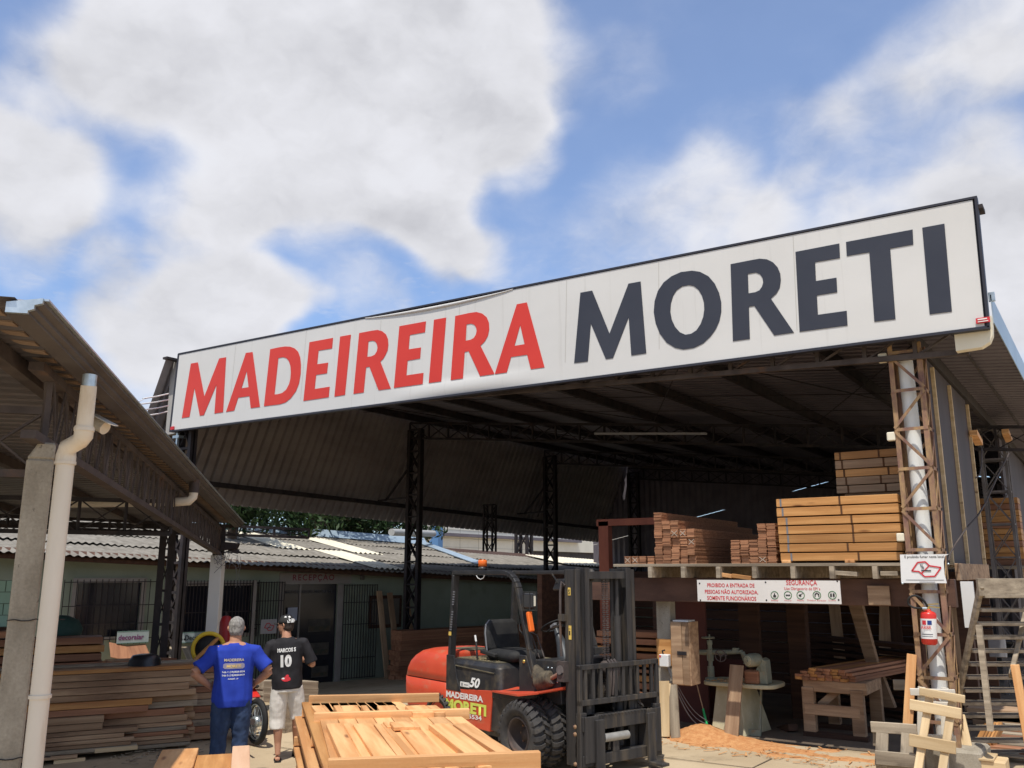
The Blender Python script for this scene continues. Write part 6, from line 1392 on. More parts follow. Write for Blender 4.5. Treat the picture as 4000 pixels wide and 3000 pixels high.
# fender over the dual wheels and front body lip
mb = MB(); top = [(-.93, .79), (-.55, .815), (0, .86), (.36, .92), (.40, .94)]
vs = []
for x, z in top: vs += [(x, .34 if x < -.9 else (.22 if x < -.5 else .03), z + .0), (x, .62, z + .03)]
for x, z in top: vs += [(x, .34 if x < -.9 else (.22 if x < -.5 else .03), z - .02), (x, .62, z + .0)]
n_ = len(top); fs = []
for i in range(n_ - 1):
    a = 2 * i; b = 2 * n_ + 2 * i
    fs += [(a, a + 2, a + 3, a + 1), (b, b + 1, b + 3, b + 2), (a, b, b + 2, a + 2), (a + 1, a + 3, b + 3, b + 1)]
fs += [(0, 1, 2 * n_ + 1, 2 * n_), (2 * n_ - 2, 4 * n_ - 2, 4 * n_ - 1, 2 * n_ - 1)]
mb.add(vs, fs); F('fender', fred, mb)
F('arch_panel', fblack, MB().prism([(-.93, .78), (-.97, .30), (-.62, .30), (-.52, .66), (-.2, .80), (.0, .83), (-.5, .80)], .36, .44, axis='y'))
# wheels
def tyre_mesh(y0, wd, R_, lugs=26, ri=.21):
    mb = MB(); y1 = y0 + wd; c = R_ - .035
    prof_ = [(ri, y0 + .05), (ri + .02, y0 + .015), (ri + .07, y0 - .0), (c - .07, y0 - .005), (c - .02, y0 + .02), (c, y0 + .05), (c, y1 - .05), (c - .02, y1 - .02), (c - .07, y1 + .005), (ri + .07, y1), (ri + .02, y1 - .015), (ri, y1 - .05)]
    mb.lathe(prof_, 56, axis='y')
    for k in range(lugs):
        for side in (0, 1):
            t0 = 2 * pi * (k + .5 * side) / lugs; n2 = 4; vs = []
            for i in range(n2 + 1):
                f_ = i / n2; yy = (y0 + .004 + f_ * wd * .47) if side == 0 else (y1 - .004 - f_ * wd * .47)
                rr_ = R_ - (.045 * (1 - f_) ** 2.2); tt = t0 + .10 * (f_ ** 1.6); hw_ = .066 * (1 - .35 * f_)
                for (dt, r__) in ((-hw_, rr_), (hw_, rr_), (hw_ * 1.15, c - .03), (-hw_ * 1.15, c - .03)):
                    vs.append((r__ * cos(tt + dt), yy, r__ * sin(tt + dt)))
            fs = []
            for i in range(n2):
                for j in range(4): fs.append((4 * i + j, 4 * i + (j + 1) % 4, 4 * i + 4 + (j + 1) % 4, 4 * i + 4 + j))
            fs += [(0, 1, 2, 3), (4 * n2 + 3, 4 * n2 + 2, 4 * n2 + 1, 4 * n2)]
            mb.add(vs, fs)
            if True:                                             # shoulder block running down the sidewall
                yy = y0 + .002 if side == 0 else y1 - .002; s_ = -1 if side == 0 else 1; vs = []
                for (dt, r__, dy) in ((-.066, R_ - .045, 0), (.066, R_ - .045, 0), (.05, c - .075, .004), (-.05, c - .075, .004)):
                    vs.append((r__ * cos(t0 + dt), yy + s_ * dy, r__ * sin(t0 + dt)))
                vs += [(x, y - s_ * .03, z) for x, y, z in vs]
                mb.add(vs, [(0, 1, 2, 3), (0, 4, 5, 1), (1, 5, 6, 2), (2, 6, 7, 3), (3, 7, 4, 0)])
    return mb
def wheel(x, y0, wd, R_, dual, far=False):
    w = empty('wheel', (x, y0, R_)); w.parent = fk
    ysets = (0, wd + .035) if dual else (0,)
    for yy in ysets: tyre_mesh(yy, wd, R_).build('tyre', tyre, w)
    for i, yy in enumerate(ysets):
        rm = MB(); rm.lathe([(.212, yy + .04), (.19, yy + .02), (.185, yy + .06), (.18, yy + wd * .8), (.07, yy + wd * .82), (.07, yy + wd * .55), (0, yy + wd * .52)], 36, axis='y')
        rm.build('rim', steelb if not far else steel, w)
    mb = MB()
    for k in range(8): mb.tube([(.12 * cos(k * pi / 4), wd * .70, .12 * sin(k * pi / 4)), (.12 * cos(k * pi / 4), wd * .82, .12 * sin(k * pi / 4))], .012, 6)
    mb.build('wheel_nuts', rust, w); return w
wheel(0, .0, .245, .405, True); wheel(0, 1.33, .245, .405, True, True)
wheel(-2.15, .30, .20, .33, False); wheel(-2.15, 1.36, .20, .33, False)
F('axle', steelb, MB().tube([(0, .45, .40), (0, 1.4, .40)], .10, 14))
# mast
def channel(mb, x0, x1, y0, y1, z0, z1, open_side=1, t=.018):
    mb.b6(x0, x0 + t, y0, y1, z0, z1); mb.b6(x1 - t, x1, y0, y1, z0, z1)
    yy = y0 if open_side > 0 else y1 - t; mb.b6(x0, x1, yy, yy + t, z0, z1)
mast = empty('mast', (0, 0, 0)); mast.parent = fk
Z1 = 2.335
mb = MB(); channel(mb, .40, .58, .43, .53, .10, Z1 - .02, 1); channel(mb, .40, .58, 1.36, 1.46, .10, Z1 - .02, -1)
mb.b6(.40, .43, .53, 1.36, 2.16, Z1 - .05); mb.b6(.40, .43, .53, 1.36, .5, .62); mb.b6(.40, .43, .53, 1.36, 1.3, 1.38); mb.build('outer_mast', mast_m, mast, bevel=.004)
mb = MB(); channel(mb, .47, .63, .545, .63, .14, Z1, 1); channel(mb, .47, .63, 1.26, 1.345, .14, Z1, -1); mb.b6(.49, .61, .63, 1.26, 2.20, 2.29); mb.build('inner_mast', mast_m, mast, bevel=.004)
mb = MB(); mb.b6(.475, .50, .64, .80, .2, Z1 - .01); mb.b6(.475, .50, 1.12, 1.25, .2, Z1 - .01); mb.build('mast_plate', mast_m, mast)
for y in (.70, 1.19):
    mb = MB(); mb.tube([(.52, y, .25), (.52, y, 1.75)], .048, 16); mb.tube([(.52, y, 1.75), (.52, y, 2.22)], .03, 14); mb.build('lift_cylinder', mast_m, mast)
for y in (.60, .68, .77): MB().lathe([(0, -.012), (.075, -.014), (.062, -.004), (.062, .004), (.075, .014), (0, .012)], 22, Matrix.Translation((.50, y, 2.25)), axis='y').build('pulley', mast_m, mast)
for y in (.92, .98):
    mb = MB()
    for i in range(58): mb.box((.56, y + (.006 if i % 2 else 0), .78 + i * .0255), (.018, .034, .016))
    mb.build('lift_chain', steelb, mast)
for y, zc in ((.90, 1.14), (1.02, 1.12)):
    MB().lathe([(0, -.02), (.10, -.02), (.085, -.008), (.085, .008), (.10, .02), (0, .02)], 24, Matrix.Translation((.60, y, zc)), axis='y').build('chain_sheave', steelb, mast)
mb = MB()
for k in range(3): mb.tube([(.64, .90 + .05 * k, 1.25), (.68, .90 + .05 * k, 1.22), (.685, .90 + .05 * k, 1.05), (.66, .9 + .05 * k, .85)], .018, 8)
mb.build('hydraulic_hose', steelb, mast)
mb = MB(); mb.tube([(.42, .42, 2.12), (.37, .42, 2.17), (.35, .41, 2.05), (.355, .40, 1.6), (.37, .40, 1.30)], .016, 8); mb.build('side_hose', steelb, mast)
F('hose_clamp', mast_m, MB().b6(.33, .44, .385, .425, 1.71, 1.79), mast)
for z0, z1, x0, t_ in ((2.01, 2.10, .47, 'S'), (1.50, 1.66, .475, '')):
    F('warning_label', yellow, MB().b6(x0, x0 + .045, .425, .4295, z0, z1), mast)
write('S', 'label_lettering', blackl, fk, (.478, .4245, 2.02), (1, 0, 0), (0, 0, 1), .028, .06, bold=.03, off=.001)
F('label_print', blackl, MB().b6(.483, .505, .423, .4249, 1.55, 1.60).b6(.48, .51, .423, .4249, 1.62, 1.625), mast)
# tilt cylinder with torn boot
F('tilt_cylinder', steelb, MB().tube([(-.02, .42, .90), (.08, .40, .97), (.20, .40, 1.03)], [.08, .09, .06], 14))
mb = MB(); cl = [(-.02 + i * .022, .385, .93 + i * .011 + .05 * (1 - i / 10)) for i in range(11)]
mb.tube(cl, [.115 + (.016 if i % 2 else -.008) - .004 * i for i in range(11)], 14); mb.tube([(-.10, .39, 1.16), (-.04, .385, 1.06), (.05, .38, .98)], [.03, .10, .08], 9)
F('rubber_boot', mat('perished_rubber', (.06, .05, .038), (.13, .105, .07), (12, 12, 12), rough=.95, bump=.4), mb)
F('tilt_rod', rust, MB().tube([(.20, .39, 1.04), (.40, .39, 1.13)], .026, 10)); F('rod_end', steelb, MB().b6(.33, .46, .36, .44, 1.02, 1.25).lathe([(0, -.03), (.05, -.03), (.06, 0), (.05, .03), (0, .03)], 14, Matrix.Translation((.39, .37, 1.15)), axis='y'), bevel=.008)
# carriage and load backrest
cg = empty('carriage', (0, 0, 0)); cg.parent = fk
ya, yb = .37, 1.71
mb = MB(); mb.b6(.66, .71, ya, ya + .05, .12, 1.22); mb.b6(.66, .71, yb - .05, yb, .12, 1.22); mb.b6(.66, .71, ya, yb, 1.17, 1.225); mb.b6(.66, .71, ya, yb, .775, .835)
mb.b6(.65, .72, ya, ya + .10, .10, .70); mb.b6(.65, .72, yb - .10, yb, .10, .70); mb.build('backrest_frame', mast_m, cg, bevel=.004)
for i in range(10):
    y = ya + .115 + i * (yb - ya - .23) / 9; MB().b6(.665, .70, y - .022, y + .022, .835, 1.17).build('backrest_bar', mast_m, cg, bevel=.003)
mb = MB(); mb.b6(.62, .74, ya + .02, yb - .02, .50, .66); mb.b6(.62, .74, ya + .02, yb - .02, .12, .24); mb.b6(.60, .76, ya + .04, ya + .26, .16, .66); mb.b6(.60, .76, yb - .28, yb - .04, .16, .66)
for k in range(18): mb.b6(.735, .75, ya + .2 + k * .055, ya + .225 + k * .055, .645, .668)
mb.build('fork_carriage', mast_m, cg, bevel=.005)
MB().b6(.765, .768, yb - .20, yb - .15, .28, .42).build('blue_label', mat('blue_label', (.05, .16, .42), rough=.5), cg)
mb = MB(); mb.tube([(.72, .72, .40), (.72, 1.12, .40)], .048, 16); mb.build('side_shift_cylinder', mat('silver_cylinder', (.28, .27, .25), (.38, .37, .34), (6, 6, 6), rough=.5, metal=.3), cg); mb = MB(); mb.tube([(.72, .60, .39), (.72, .72, .40)], .02, 10); mb.build('cylinder_rod', mast_m, cg); MB().b6(.70, .74, .86, .96, .24, .36).build('cylinder_bracket', mast_m, cg)
for z in (.55, .47, .15): MB().lathe([(0, -.02), (.02, -.018), (.024, 0)], 8, Matrix.Translation((.64, .60 if z < 0 else ya - .01, z)) , axis='y').build('bolt', rust, cg)
for yy in (.55, 1.4):
    mb = MB(); mb.b6(.76, .80, yy, yy + .13, .06, .62); mb.b6(.78, 1.0, yy, yy + .13, .04, .075); mb.build('fork', mast_m, cg, bevel=.006)
# lettering on the flank
Y_ = .336
write('MADEIREIRA', 'flank_lettering', whitel, fk, (-1.97, Y_, .605), (1, 0, .02), (0, 0, 1), .86, .08, bold=.04, off=.002)
write('MORETI', 'flank_lettering', lime, fk, (-1.99, Y_, .445), (1, 0, .01), (0, 0, 1), .95, .145, bold=.05, off=.002)
write('(19)3828-5534', 'flank_lettering', whitel, fk, (-2.02, Y_, .355), (1, 0, .03), (0, 0, 1), .88, .07, bold=.03, off=.002)
write('50', 'hood_lettering', whitel, fk, (-1.42, .34, .785), (1, 0, 0), (0, 0.12, 1), .23, .125, bold=.04, shear=.2, off=.010)
F('maker_label', white_p, MB().b6(-1.63, -1.43, .330, .343, .775, .835)); F('label_print', hoses, MB().b6(-1.60, -1.57, .328, .3299, .785, .825).b6(-1.54, -1.45, .328, .3299, .80, .81))

# ================================================================== PEOPLE
def ell_loft(mb, rings_, n=20):
    """rings: (centre, half width x, half depth y) stacked upward"""
    vs = []
    for c, a, b in rings_:
        for k in range(n): t = 2 * pi * k / n; vs.append((c[0] + a * cos(t), c[1] + b * sin(t), c[2]))
    m = len(rings_); fs = [(j * n + k, j * n + (k + 1) % n, (j + 1) * n + (k + 1) % n, (j + 1) * n + k) for j in range(m - 1) for k in range(n)]
    fs += [tuple(range(n))[::-1], tuple(range((m - 1) * n, m * n))]; mb.add(vs, fs, True)
def remesh(mb, name, m, parent, voxel, smooth=2, wrinkle=None):
    o = mb.build(name, m, None)
    md = o.modifiers.new('r', 'REMESH'); md.mode = 'VOXEL'; md.voxel_size = voxel; md.use_smooth_shade = True
    if smooth: s_ = o.modifiers.new('s', 'SMOOTH'); s_.iterations = smooth; s_.factor = .5
    dg = bpy.context.evaluated_depsgraph_get(); me = bpy.data.meshes.new_from_object(o.evaluated_get(dg)); o.modifiers.clear(); o.data = me
    from mathutils import noise as mn
    if wrinkle:
        amp, sx_, sz_, seed = wrinkle
        nv = [v.normal.copy() for v in me.vertices]
        for v, nn in zip(me.vertices, nv):
            c = v.co; h = mn.noise(Vector((c.x * sx_ + seed, c.y * sx_, c.z * sz_ + c.x * sx_ * .8))) + .5 * mn.noise(Vector((c.x * sx_ * 2.3, c.y * sx_ * 2.3 + seed, c.z * sz_ * 2.1 - c.x * sx_)))
            v.co += nn * amp * h
    for p in me.polygons: p.use_smooth = True
    if not me.materials: me.materials.append(m)
    o.parent = parent; return o
def hand(mb, w, d, side, n, curl=.5, sc_=1.0):
    """w wrist, d direction of the hand, side: thumb direction, n: palm normal (curl towards it)"""
    w = Vector(w); d = Vector(d).normalized(); n = Vector(n).normalized(); sd = Vector(side).normalized()
    mb.tube([w - d * .02, w + d * .03, w + d * .07, w + d * .095], [.026, .034, .038, .034], 12, sx=.55, sy=1.12, ref=n)
    for i, (off, L) in enumerate(((.030, .068), (.010, .076), (-.010, .072), (-.029, .056))):
        p = w + d * .085 + sd * off; dd = d.copy(); pts = [p - d * .012]; rs = [.0095]
        for k in range(3):
            dd = (dd + n * curl * (.35 + .25 * k)).normalized(); p = p + dd * (L / 3 + .004) * sc_; pts.append(p.copy()); rs.append(.0088 - .0012 * k)
        mb.tube(pts, rs, 8)
    p = w + d * .03 + sd * .028; mb.tube([p, p + (d * .5 + sd * .8).normalized() * .032, p + (d * .9 + sd * .55 + n * .3).normalized() * .062 + sd * .01], [.013, .0115, .009], 8)
def head(mb, c, yaw, bald=False):
    """c centre of skull; face along +y turned by yaw"""
    M_ = Matrix.Translation(c) @ Matrix.Rotation(yaw, 4, 'Z')
    t = MB(); ell_loft(t, [((0, -.005, -.105), .035, .04), ((0, .012, -.095), .052, .06), ((0, .012, -.065), .062, .082), ((0, .006, -.02), .071, .094), ((0, 0, .03), .076, .098), ((0, -.004, .07), .070, .088), ((0, -.006, .10), .05, .064), ((0, -.006, .116), .02, .028)], 20)
    t.tube([(0, .085, .018), (0, .108, -.012), (0, .116, -.026), (0, .095, -.034)], [.008, .012, .014, .009], 8)          # nose
    t.tube([(-.022, .09, -.055), (0, .097, -.055), (.022, .09, -.055)], .007, 8); t.tube([(-.018, .088, -.066), (0, .095, -.067), (.018, .088, -.066)], .007, 8)
    t.tube([(0, .07, -.10), (0, .083, -.094)], [.02, .018], 8)
    for s_ in (-1, 1):
        t.tube([(s_ * .076, -.008, -.028), (s_ * .084, -.012, .0), (s_ * .082, -.004, .028)], [.010, .016, .010], 8, sx=1, sy=.5); t.tube([(s_ * .05, .078, .02), (s_ * .012, .092, .022)], .009, 8)
    mb.add(t.v, t.f, True, M_); return M_
def figure(name, loc, rotz, lab, grp=None):
    return empty(name, loc, (0, 0, rotz), lab, 'person', grp)
def away(u, v, z=0.0, extra=0.0):
    p = onz(('0', u, v), z); return p, atan2(-(p.x), p.y) + extra
# man in the blue shirt: back to us, hands on hips
p, rz = away(884, 3066)
A_ = figure('person', p, rz, 'grey haired man in blue lettered T-shirt and jeans standing, hands on hips')
A_.scale = (1.06, 1.06, 1.04)
bd = MB()
ell_loft(bd, [((0, .0, .80), .165, .115), ((0, .0, .90), .18, .13), ((0, .01, 1.02), .175, .135), ((0, .01, 1.15), .175, .13), ((0, 0, 1.28), .195, .125), ((0, 0, 1.38), .19, .11), ((0, -.005, 1.43), .13, .085), ((0, 0, 1.455), .07, .065)])
bd.tube([(0, -.01, 1.40), (0, .0, 1.47), (0, .012, 1.52)], [.07, .062, .060], 16)
head(bd, (0, .02, 1.595), .12)
SH = .205
LE, LW = (-.40, -.06, 1.15), (-.235, .04, 1.0); RE, RW = (.37, -.03, 1.14), (.235, .08, 1.01)
for s_, E, Wr in ((-1, LE, LW), (1, RE, RW)):
    bd.tube([(s_ * .15, 0, 1.37), (s_ * SH, 0, 1.355), (s_ * .25, -.01, 1.27), E], [.055, .062, .052, .043], 14)
    bd.tube([E, Vector(E).lerp(Vector(Wr), .35), Wr], [.043, .045, .030], 14)
    hand(bd, Wr, Vector((-s_ * .45, .55, -.42)), (0, .3, 1), Vector((-s_, .1, -.2)), .35)
for s_ in (-1, 1):
    bd.tube([(s_ * .09, .0, .86), (s_ * .095, .0, .66), (s_ * .105, .01, .47), (s_ * .11, -.005, .30), (s_ * .115, 0, .09)], [.095, .088, .06, .056, .038], 14)
    bd.tube([(s_ * .115, -.05, .045), (s_ * .118, .03, .05), (s_ * .13, .16, .03)], [.035, .042, .028], 12, sx=.8, sy=1)
body1 = remesh(bd, 'body', skin1, A_, .0068, 2)
sh = MB()
ell_loft(sh, [((0, .0, .79), .192, .150), ((0, .0, .86), .205, .162), ((0, .01, .95), .205, .168), ((0, .01, 1.08), .196, .160), ((0, .005, 1.2), .204, .148), ((0, 0, 1.30), .215, .138), ((0, -.004, 1.375), .205, .118), ((0, -.006, 1.425), .145, .092), ((0, 0, 1.452), .082, .076)])
for s_, E in ((-1, LE), (1, RE)):
    v = Vector(E); a = Vector((s_ * .14, 0, 1.36)); b = Vector((s_ * .215, 0, 1.35)); c = Vector((s_ * .25, -.01, 1.28)); sh.tube([a, b, c, c.lerp(v, .72)], [.066, .078, .074, .082], 16)
shirt1 = remesh(sh, 'shirt', blue_t, A_, .0085, 3, (.009, 6, 4, 3.1))
pn = MB(); ell_loft(pn, [((0, 0, .80), .178, .135), ((0, 0, .86), .185, .145), ((0, 0, .93), .185, .145)])
for s_ in (-1, 1): pn.tube([(s_ * .085, 0, .88), (s_ * .095, .0, .70), (s_ * .105, .01, .47), (s_ * .112, .0, .28), (s_ * .118, -.004, .04)], [.112, .112, .085, .078, .080], 16)
remesh(pn, 'trousers', jeans, A_, .009, 2, (.010, 9, 12, 1.3))
hr = MB(); Mh = Matrix.Translation((0, .02, 1.595)) @ Matrix.Rotation(.12, 4, 'Z')
t = MB(); ell_loft(t, [((0, -.028, -.075), .058, .055), ((0, -.022, -.04), .074, .079), ((0, -.012, .0), .080, .088), ((0, -.008, .04), .082, .096), ((0, -.006, .075), .074, .088), ((0, -.008, .105), .052, .066), ((0, -.008, .124), .02, .03)], 20); hr.add(t.v, t.f, True, Mh)
remesh(hr, 'hair', hairg, A_, .007, 1, (.004, 40, 40, 0))
def onback(parent, target, s_, m, xc, z0, wd, ht, bold=.02, nm='shirt_lettering', wrap=.004):
    """writing laid on the cloth of the back (seen from -y); falls on the surface by ray casting"""
    me = textmesh(s_, bold); bm = bmesh.new(); bm.from_mesh(me)
    xs = [v.co.x for v in bm.verts]; ys_ = [v.co.y for v in bm.verts]; a, b, c, d = min(xs), max(xs), min(ys_), max(ys_)
    tree_ = BVHTree.FromPolygons([v.co for v in target.data.vertices], [tuple(p.vertices) for p in target.data.polygons])
    for v in bm.verts:
        X_ = xc - wd / 2 + (v.co.x - a) / (b - a) * wd; Zz = z0 + (v.co.y - c) / (d - c) * ht
        h = tree_.ray_cast(Vector((X_, -1, Zz)), Vector((0, 1, 0))); v.co = Vector((X_, (h[0].y if h[0] else -.15) - wrap, Zz))
    bm.to_mesh(me); bm.free(); me.materials.clear(); me.materials.append(m)
    o = bpy.data.objects.new(nm, me); COL.objects.link(o); o.parent = parent; return o
gold = mat('gold_print', (.70, .50, .18), rough=.6)
onback(A_, shirt1, 'MADEIREIRA', mat('pale_gold_print', (.62, .52, .32), rough=.6), .0, 1.262, .20, .028)
for w_, z0_, h_ in ((.215, 1.185, .058),):
    bmk = MB(); N_ = 12
    tree_ = BVHTree.FromPolygons([v.co for v in shirt1.data.vertices], [tuple(p.vertices) for p in shirt1.data.polygons]); vs = []
    for i in range(N_ + 1):
        x = -w_ / 2 + w_ * i / N_; e_ = .012 * (1 if i in (0, N_) else 0)
        for z in (z0_ + e_, z0_ + h_ - e_): h = tree_.ray_cast(Vector((x, -1, z)), Vector((0, 1, 0))); vs.append((x, (h[0].y if h[0] else -.15) - .003, z))
    bmk.add(vs, [(2 * i, 2 * i + 2, 2 * i + 3, 2 * i + 1) for i in range(N_)]).build('log_emblem', mat('grey_print', (.30, .27, .36), rough=.7), A_, recalc=False)
onback(A_, shirt1, 'MORETI', gold, .0, 1.198, .145, .030, .04, wrap=.006)
onback(A_, shirt1, 'Loja 1: (19)3828-5534', whitel, .0, 1.140, .225, .024, .03)
onback(A_, shirt1, 'Loja 2: (19)3828-8919', whitel, .0, 1.106, .225, .024, .03)
onback(A_, shirt1, 'SUMARÉ - SP', whitel, .0, 1.078, .105, .015, .03)
# man in the black jersey: walking away, head turned left
p, rz = away(1124, 2972, extra=.02)
B_ = figure('person', p, rz, 'man in a black number 10 jersey, cap, beige shorts and flip-flops walking away'); B_.rotation_euler = (0, radians(-3.4), rz)
bd = MB()
ell_loft(bd, [((0, .0, .84), .155, .115), ((0, .0, .94), .165, .125), ((0, .0, 1.06), .155, .115), ((0, 0, 1.20), .175, .12), ((0, 0, 1.32), .195, .12), ((0, 0, 1.41), .18, .10), ((0, -.005, 1.455), .12, .08), ((0, 0, 1.475), .07, .06)])
bd.tube([(0, -.01, 1.43), (-.004, .01, 1.50), (-.008, .03, 1.55)], [.064, .058, .056], 16)
head(bd, (-.008, .035, 1.625), radians(62))
LE, LW = (-.285, -.01, 1.12), (-.20, .19, 1.10); RE, RW = (.315, -.01, 1.12), (.225, .20, 1.16)
for s_, E, Wr in ((-1, LE, LW), (1, RE, RW)):
    bd.tube([(s_ * .15, 0, 1.41), (s_ * .20, 0, 1.39), (s_ * .25, -.01, 1.30), E], [.05, .058, .048, .040], 14)
    bd.tube([E, Vector(E).lerp(Vector(Wr), .35), Wr], [.040, .042, .028], 14)
    hand(bd, Wr, Vector((-s_ * .4, .75, .12)), (0, -.1, 1), Vector((-s_, -.1, 0)), .55)
LK, LA = Vector((-.115, .03, .48)), Vector((-.125, -.10, .10)); RK, RA = Vector((.115, .06, .49)), Vector((.10, .16, .17))
LA = Vector((-.12, -.02, .085)); RA = Vector((.10, .17, .14))
for s_, K_, An in ((-1, LK, LA), (1, RK, RA)):
    bd.tube([(s_ * .085, 0, .88), (s_ * .10, .02, .68), K_], [.09, .078, .055], 14)
    bd.tube([K_ + Vector((0, 0, .02)), K_.lerp(An, .3) + Vector((0, -.025, 0)), K_.lerp(An, .65), An], [.054, .056, .042, .032], 14)
bd.tube([LA + Vector((0, -.045, -.045)), LA + Vector((-.005, .03, -.035)), LA + Vector((-.02, .15, -.06))], [.028, .034, .022], 12, sx=.75, sy=1)
bd.tube([RA + Vector((.0, -.05, -.03)), RA + Vector((.02, .02, -.05)), RA + Vector((.05, .13, -.115))], [.028, .034, .022], 12, sx=.75, sy=1)
for An, d_ in ((LA, Vector((-.02, .17, -.065))), (RA, Vector((.055, .15, -.125)))):
    for k in range(5): q_ = An + d_ + Vector((.022 - .011 * k, -.004 * k, -.002)); bd.tube([q_ - Vector((0, .02, 0)), q_ + Vector((0, .012 if k else .02, -.003))], [.010 if k else .012, .007], 8)
remesh(bd, 'body', skin1, B_, .0068, 2)
sh = MB()
ell_loft(sh, [((0, .0, .86), .182, .145), ((0, .0, .95), .188, .148), ((0, .0, 1.08), .180, .138), ((0, 0, 1.22), .190, .136), ((0, 0, 1.34), .208, .132), ((0, 0, 1.415), .192, .112), ((0, -.006, 1.455), .135, .088), ((0, 0, 1.48), .075, .070)])
for s_, E in ((-1, LE), (1, RE)):
    v = Vector(E); c = Vector((s_ * .25, -.01, 1.30)); sh.tube([(s_ * .14, 0, 1.40), (s_ * .205, 0, 1.385), c, c.lerp(v, .85)], [.062, .070, .068, .078], 16)
shirt2 = remesh(sh, 'shirt', black_t, B_, .0085, 3, (.012, 7, 5, 7.7))
pn = MB(); ell_loft(pn, [((0, 0, .82), .172, .138), ((0, 0, .90), .172, .138), ((0, 0, .96), .165, .130)])
pn.tube([(-.085, 0, .88), (-.11, .02, .70), LK + Vector((-.008, 0, .03)), LK + Vector((-.012, -.015, -.10))], [.105, .108, .098, .092], 16)
pn.tube([(.085, 0, .88), (.108, .03, .70), RK + Vector((.012, 0, .05)), RK + Vector((.014, .0, -.01))], [.105, .108, .100, .096], 16)
remesh(pn, 'shorts', beige, B_, .009, 1, (.007, 8, 9, 4.4))
Mh = Matrix.Translation((-.008, .035, 1.625)) @ Matrix.Rotation(radians(62), 4, 'Z')
hr = MB(); t = MB(); ell_loft(t, [((0, -.03, -.075), .055, .05), ((0, -.024, -.04), .072, .074), ((0, -.016, .0), .079, .084), ((0, -.012, .03), .080, .088)], 20); hr.add(t.v, t.f, True, Mh); remesh(hr, 'hair', hairb, B_, .007, 1, (.003, 40, 40, 0))
cp_ = MB(); t = MB(); ell_loft(t, [((0, -.004, .018), .083, .104), ((0, -.006, .05), .083, .101), ((0, -.008, .09), .070, .085), ((0, -.008, .118), .045, .055), ((0, -.008, .128), .012, .015)], 22)
t.prism([(-.07, .085), (-.05, .14), (0, .165), (.05, .14), (.07, .085)], .018, .028); cp_.add(t.v, t.f, True, Mh)
cap = cp_.build('cap', black, B_)
mb = MB()
for k, (an, h0, h1, w_) in enumerate(((-1.9, .03, .10, .012), (-2.15, .03, .07, .010), (-2.35, .05, .10, .012), (-1.65, .03, .08, .010), (-2.6, .03, .06, .008), (-2.45, .03, .045, .02), (-1.9, .03, .042, .03), (-2.2, .085, .10, .03), (-2.9, .09, .10, .03), (-1.2, .04, .09, .01))):
    ps = []
    for f_ in (0, .5, 1):
        h = h0 + (h1 - h0) * f_; sc2 = 1.0 if h < .05 else 1 - (h - .05) / .07 * .45 if h < .1 else .62
        ps.append(Mh @ Vector((.085 * sc2 * cos(an), -.005 + .106 * sc2 * sin(an), h)))
    mb.tube(ps, w_ * .55, 6)
mb.build('cap_print', whitel, B_)
onback(B_, shirt2, 'MARCOS S', whitel, -.005, 1.305, .225, .050, .05)
onback(B_, shirt2, '10', whitel, -.012, 1.125, .135, .150, .06)
mb = MB(); tree_ = BVHTree.FromPolygons([v.co for v in shirt2.data.vertices], [tuple(q.vertices) for q in shirt2.data.polygons])
def patch(cx_, cz_, rx_, rz_, m, nm, n=10):
    mb = MB(); vs = [(cx_, 0, cz_)] + [(cx_ + rx_ * cos(2 * pi * i / n) * (1 + .18 * sin(3 * i)), 0, cz_ + rz_ * sin(2 * pi * i / n)) for i in range(n)]; out_ = []
    for (x, y, z) in vs: h = tree_.ray_cast(Vector((x, -1, z)), Vector((0, 1, 0))); out_.append((x, (h[0].y if h[0] else -.14) - .005, z))
    mb.add(out_, [(0, i + 1, (i + 1) % n + 1) for i in range(n)]).build(nm, m, B_, recalc=False)
patch(-.015, .985, .055, .030, redl, 'shirt_badge'); patch(.0, 1.02, .02, .018, redl, 'shirt_badge'); patch(-.05, .995, .018, .010, whitel, 'shirt_badge')
for An, dz, tilt in ((LA, .0, 0), (RA, 0, 1)):
    pts_ = [(-.04, -.075), (.035, -.075), (.042, 0), (.045, .12), (.02, .175), (-.03, .175), (-.05, .12), (-.042, 0)]
    M_ = Matrix.Translation(An + Vector((0, .0, -.085))) @ Matrix.Rotation(radians(-32 if tilt else 0), 4, 'X')
    if not tilt: M_ = Matrix.Translation((An.x, An.y, .0)) 
    MB().prism(pts_, 0, .018, M_).tube([M_ @ Vector(q) for q in ((-.042, .06, .015), (-.01, .09, .05), (.0, .13, .02))], .006, 6).tube([M_ @ Vector(q) for q in ((.042, .06, .015), (.01, .09, .05), (.0, .13, .02))], .006, 6).build('flip_flop', black, B_)

# ================================================================== LUMBER YARD, LEFT
Q0 = onz(('P', 1470, 1500), 0)
dP = Vector((.463, .886, 0)); nP = Vector((.886, -.463, 0))            # along the boards (to the right and away); towards the viewer
ztop = onplane(('P', 1000, 850), Q0, nP).z
layers = [(.055, .15, 0, w_gold), (.088, .1, 0, w_brown), (.075, .15, .01, w_brown), (.09, .05, .02, w_brown), (.08, .12, .0, w_brown), (.085, -.40, .06, w_gold), (.082, -.44, .05, w_red), (.085, -.98, .12, w_brown), (.085, -1.0, .12, w_brown), (.055, -.58, .13, w_brown), (.055, -.74, .14, w_brown), (.05, -.60, .15, w_brown), (.05, -.62, .14, w_brown), (.05, -.56, .16, w_old), (.045, -1.25, .2, w_brown), (.05, -.62, .15, w_old), (.045, -.6, .16, w_old), (.045, -.7, .15, w_old)]
z = ztop; rnd = random.Random(21); k = 0
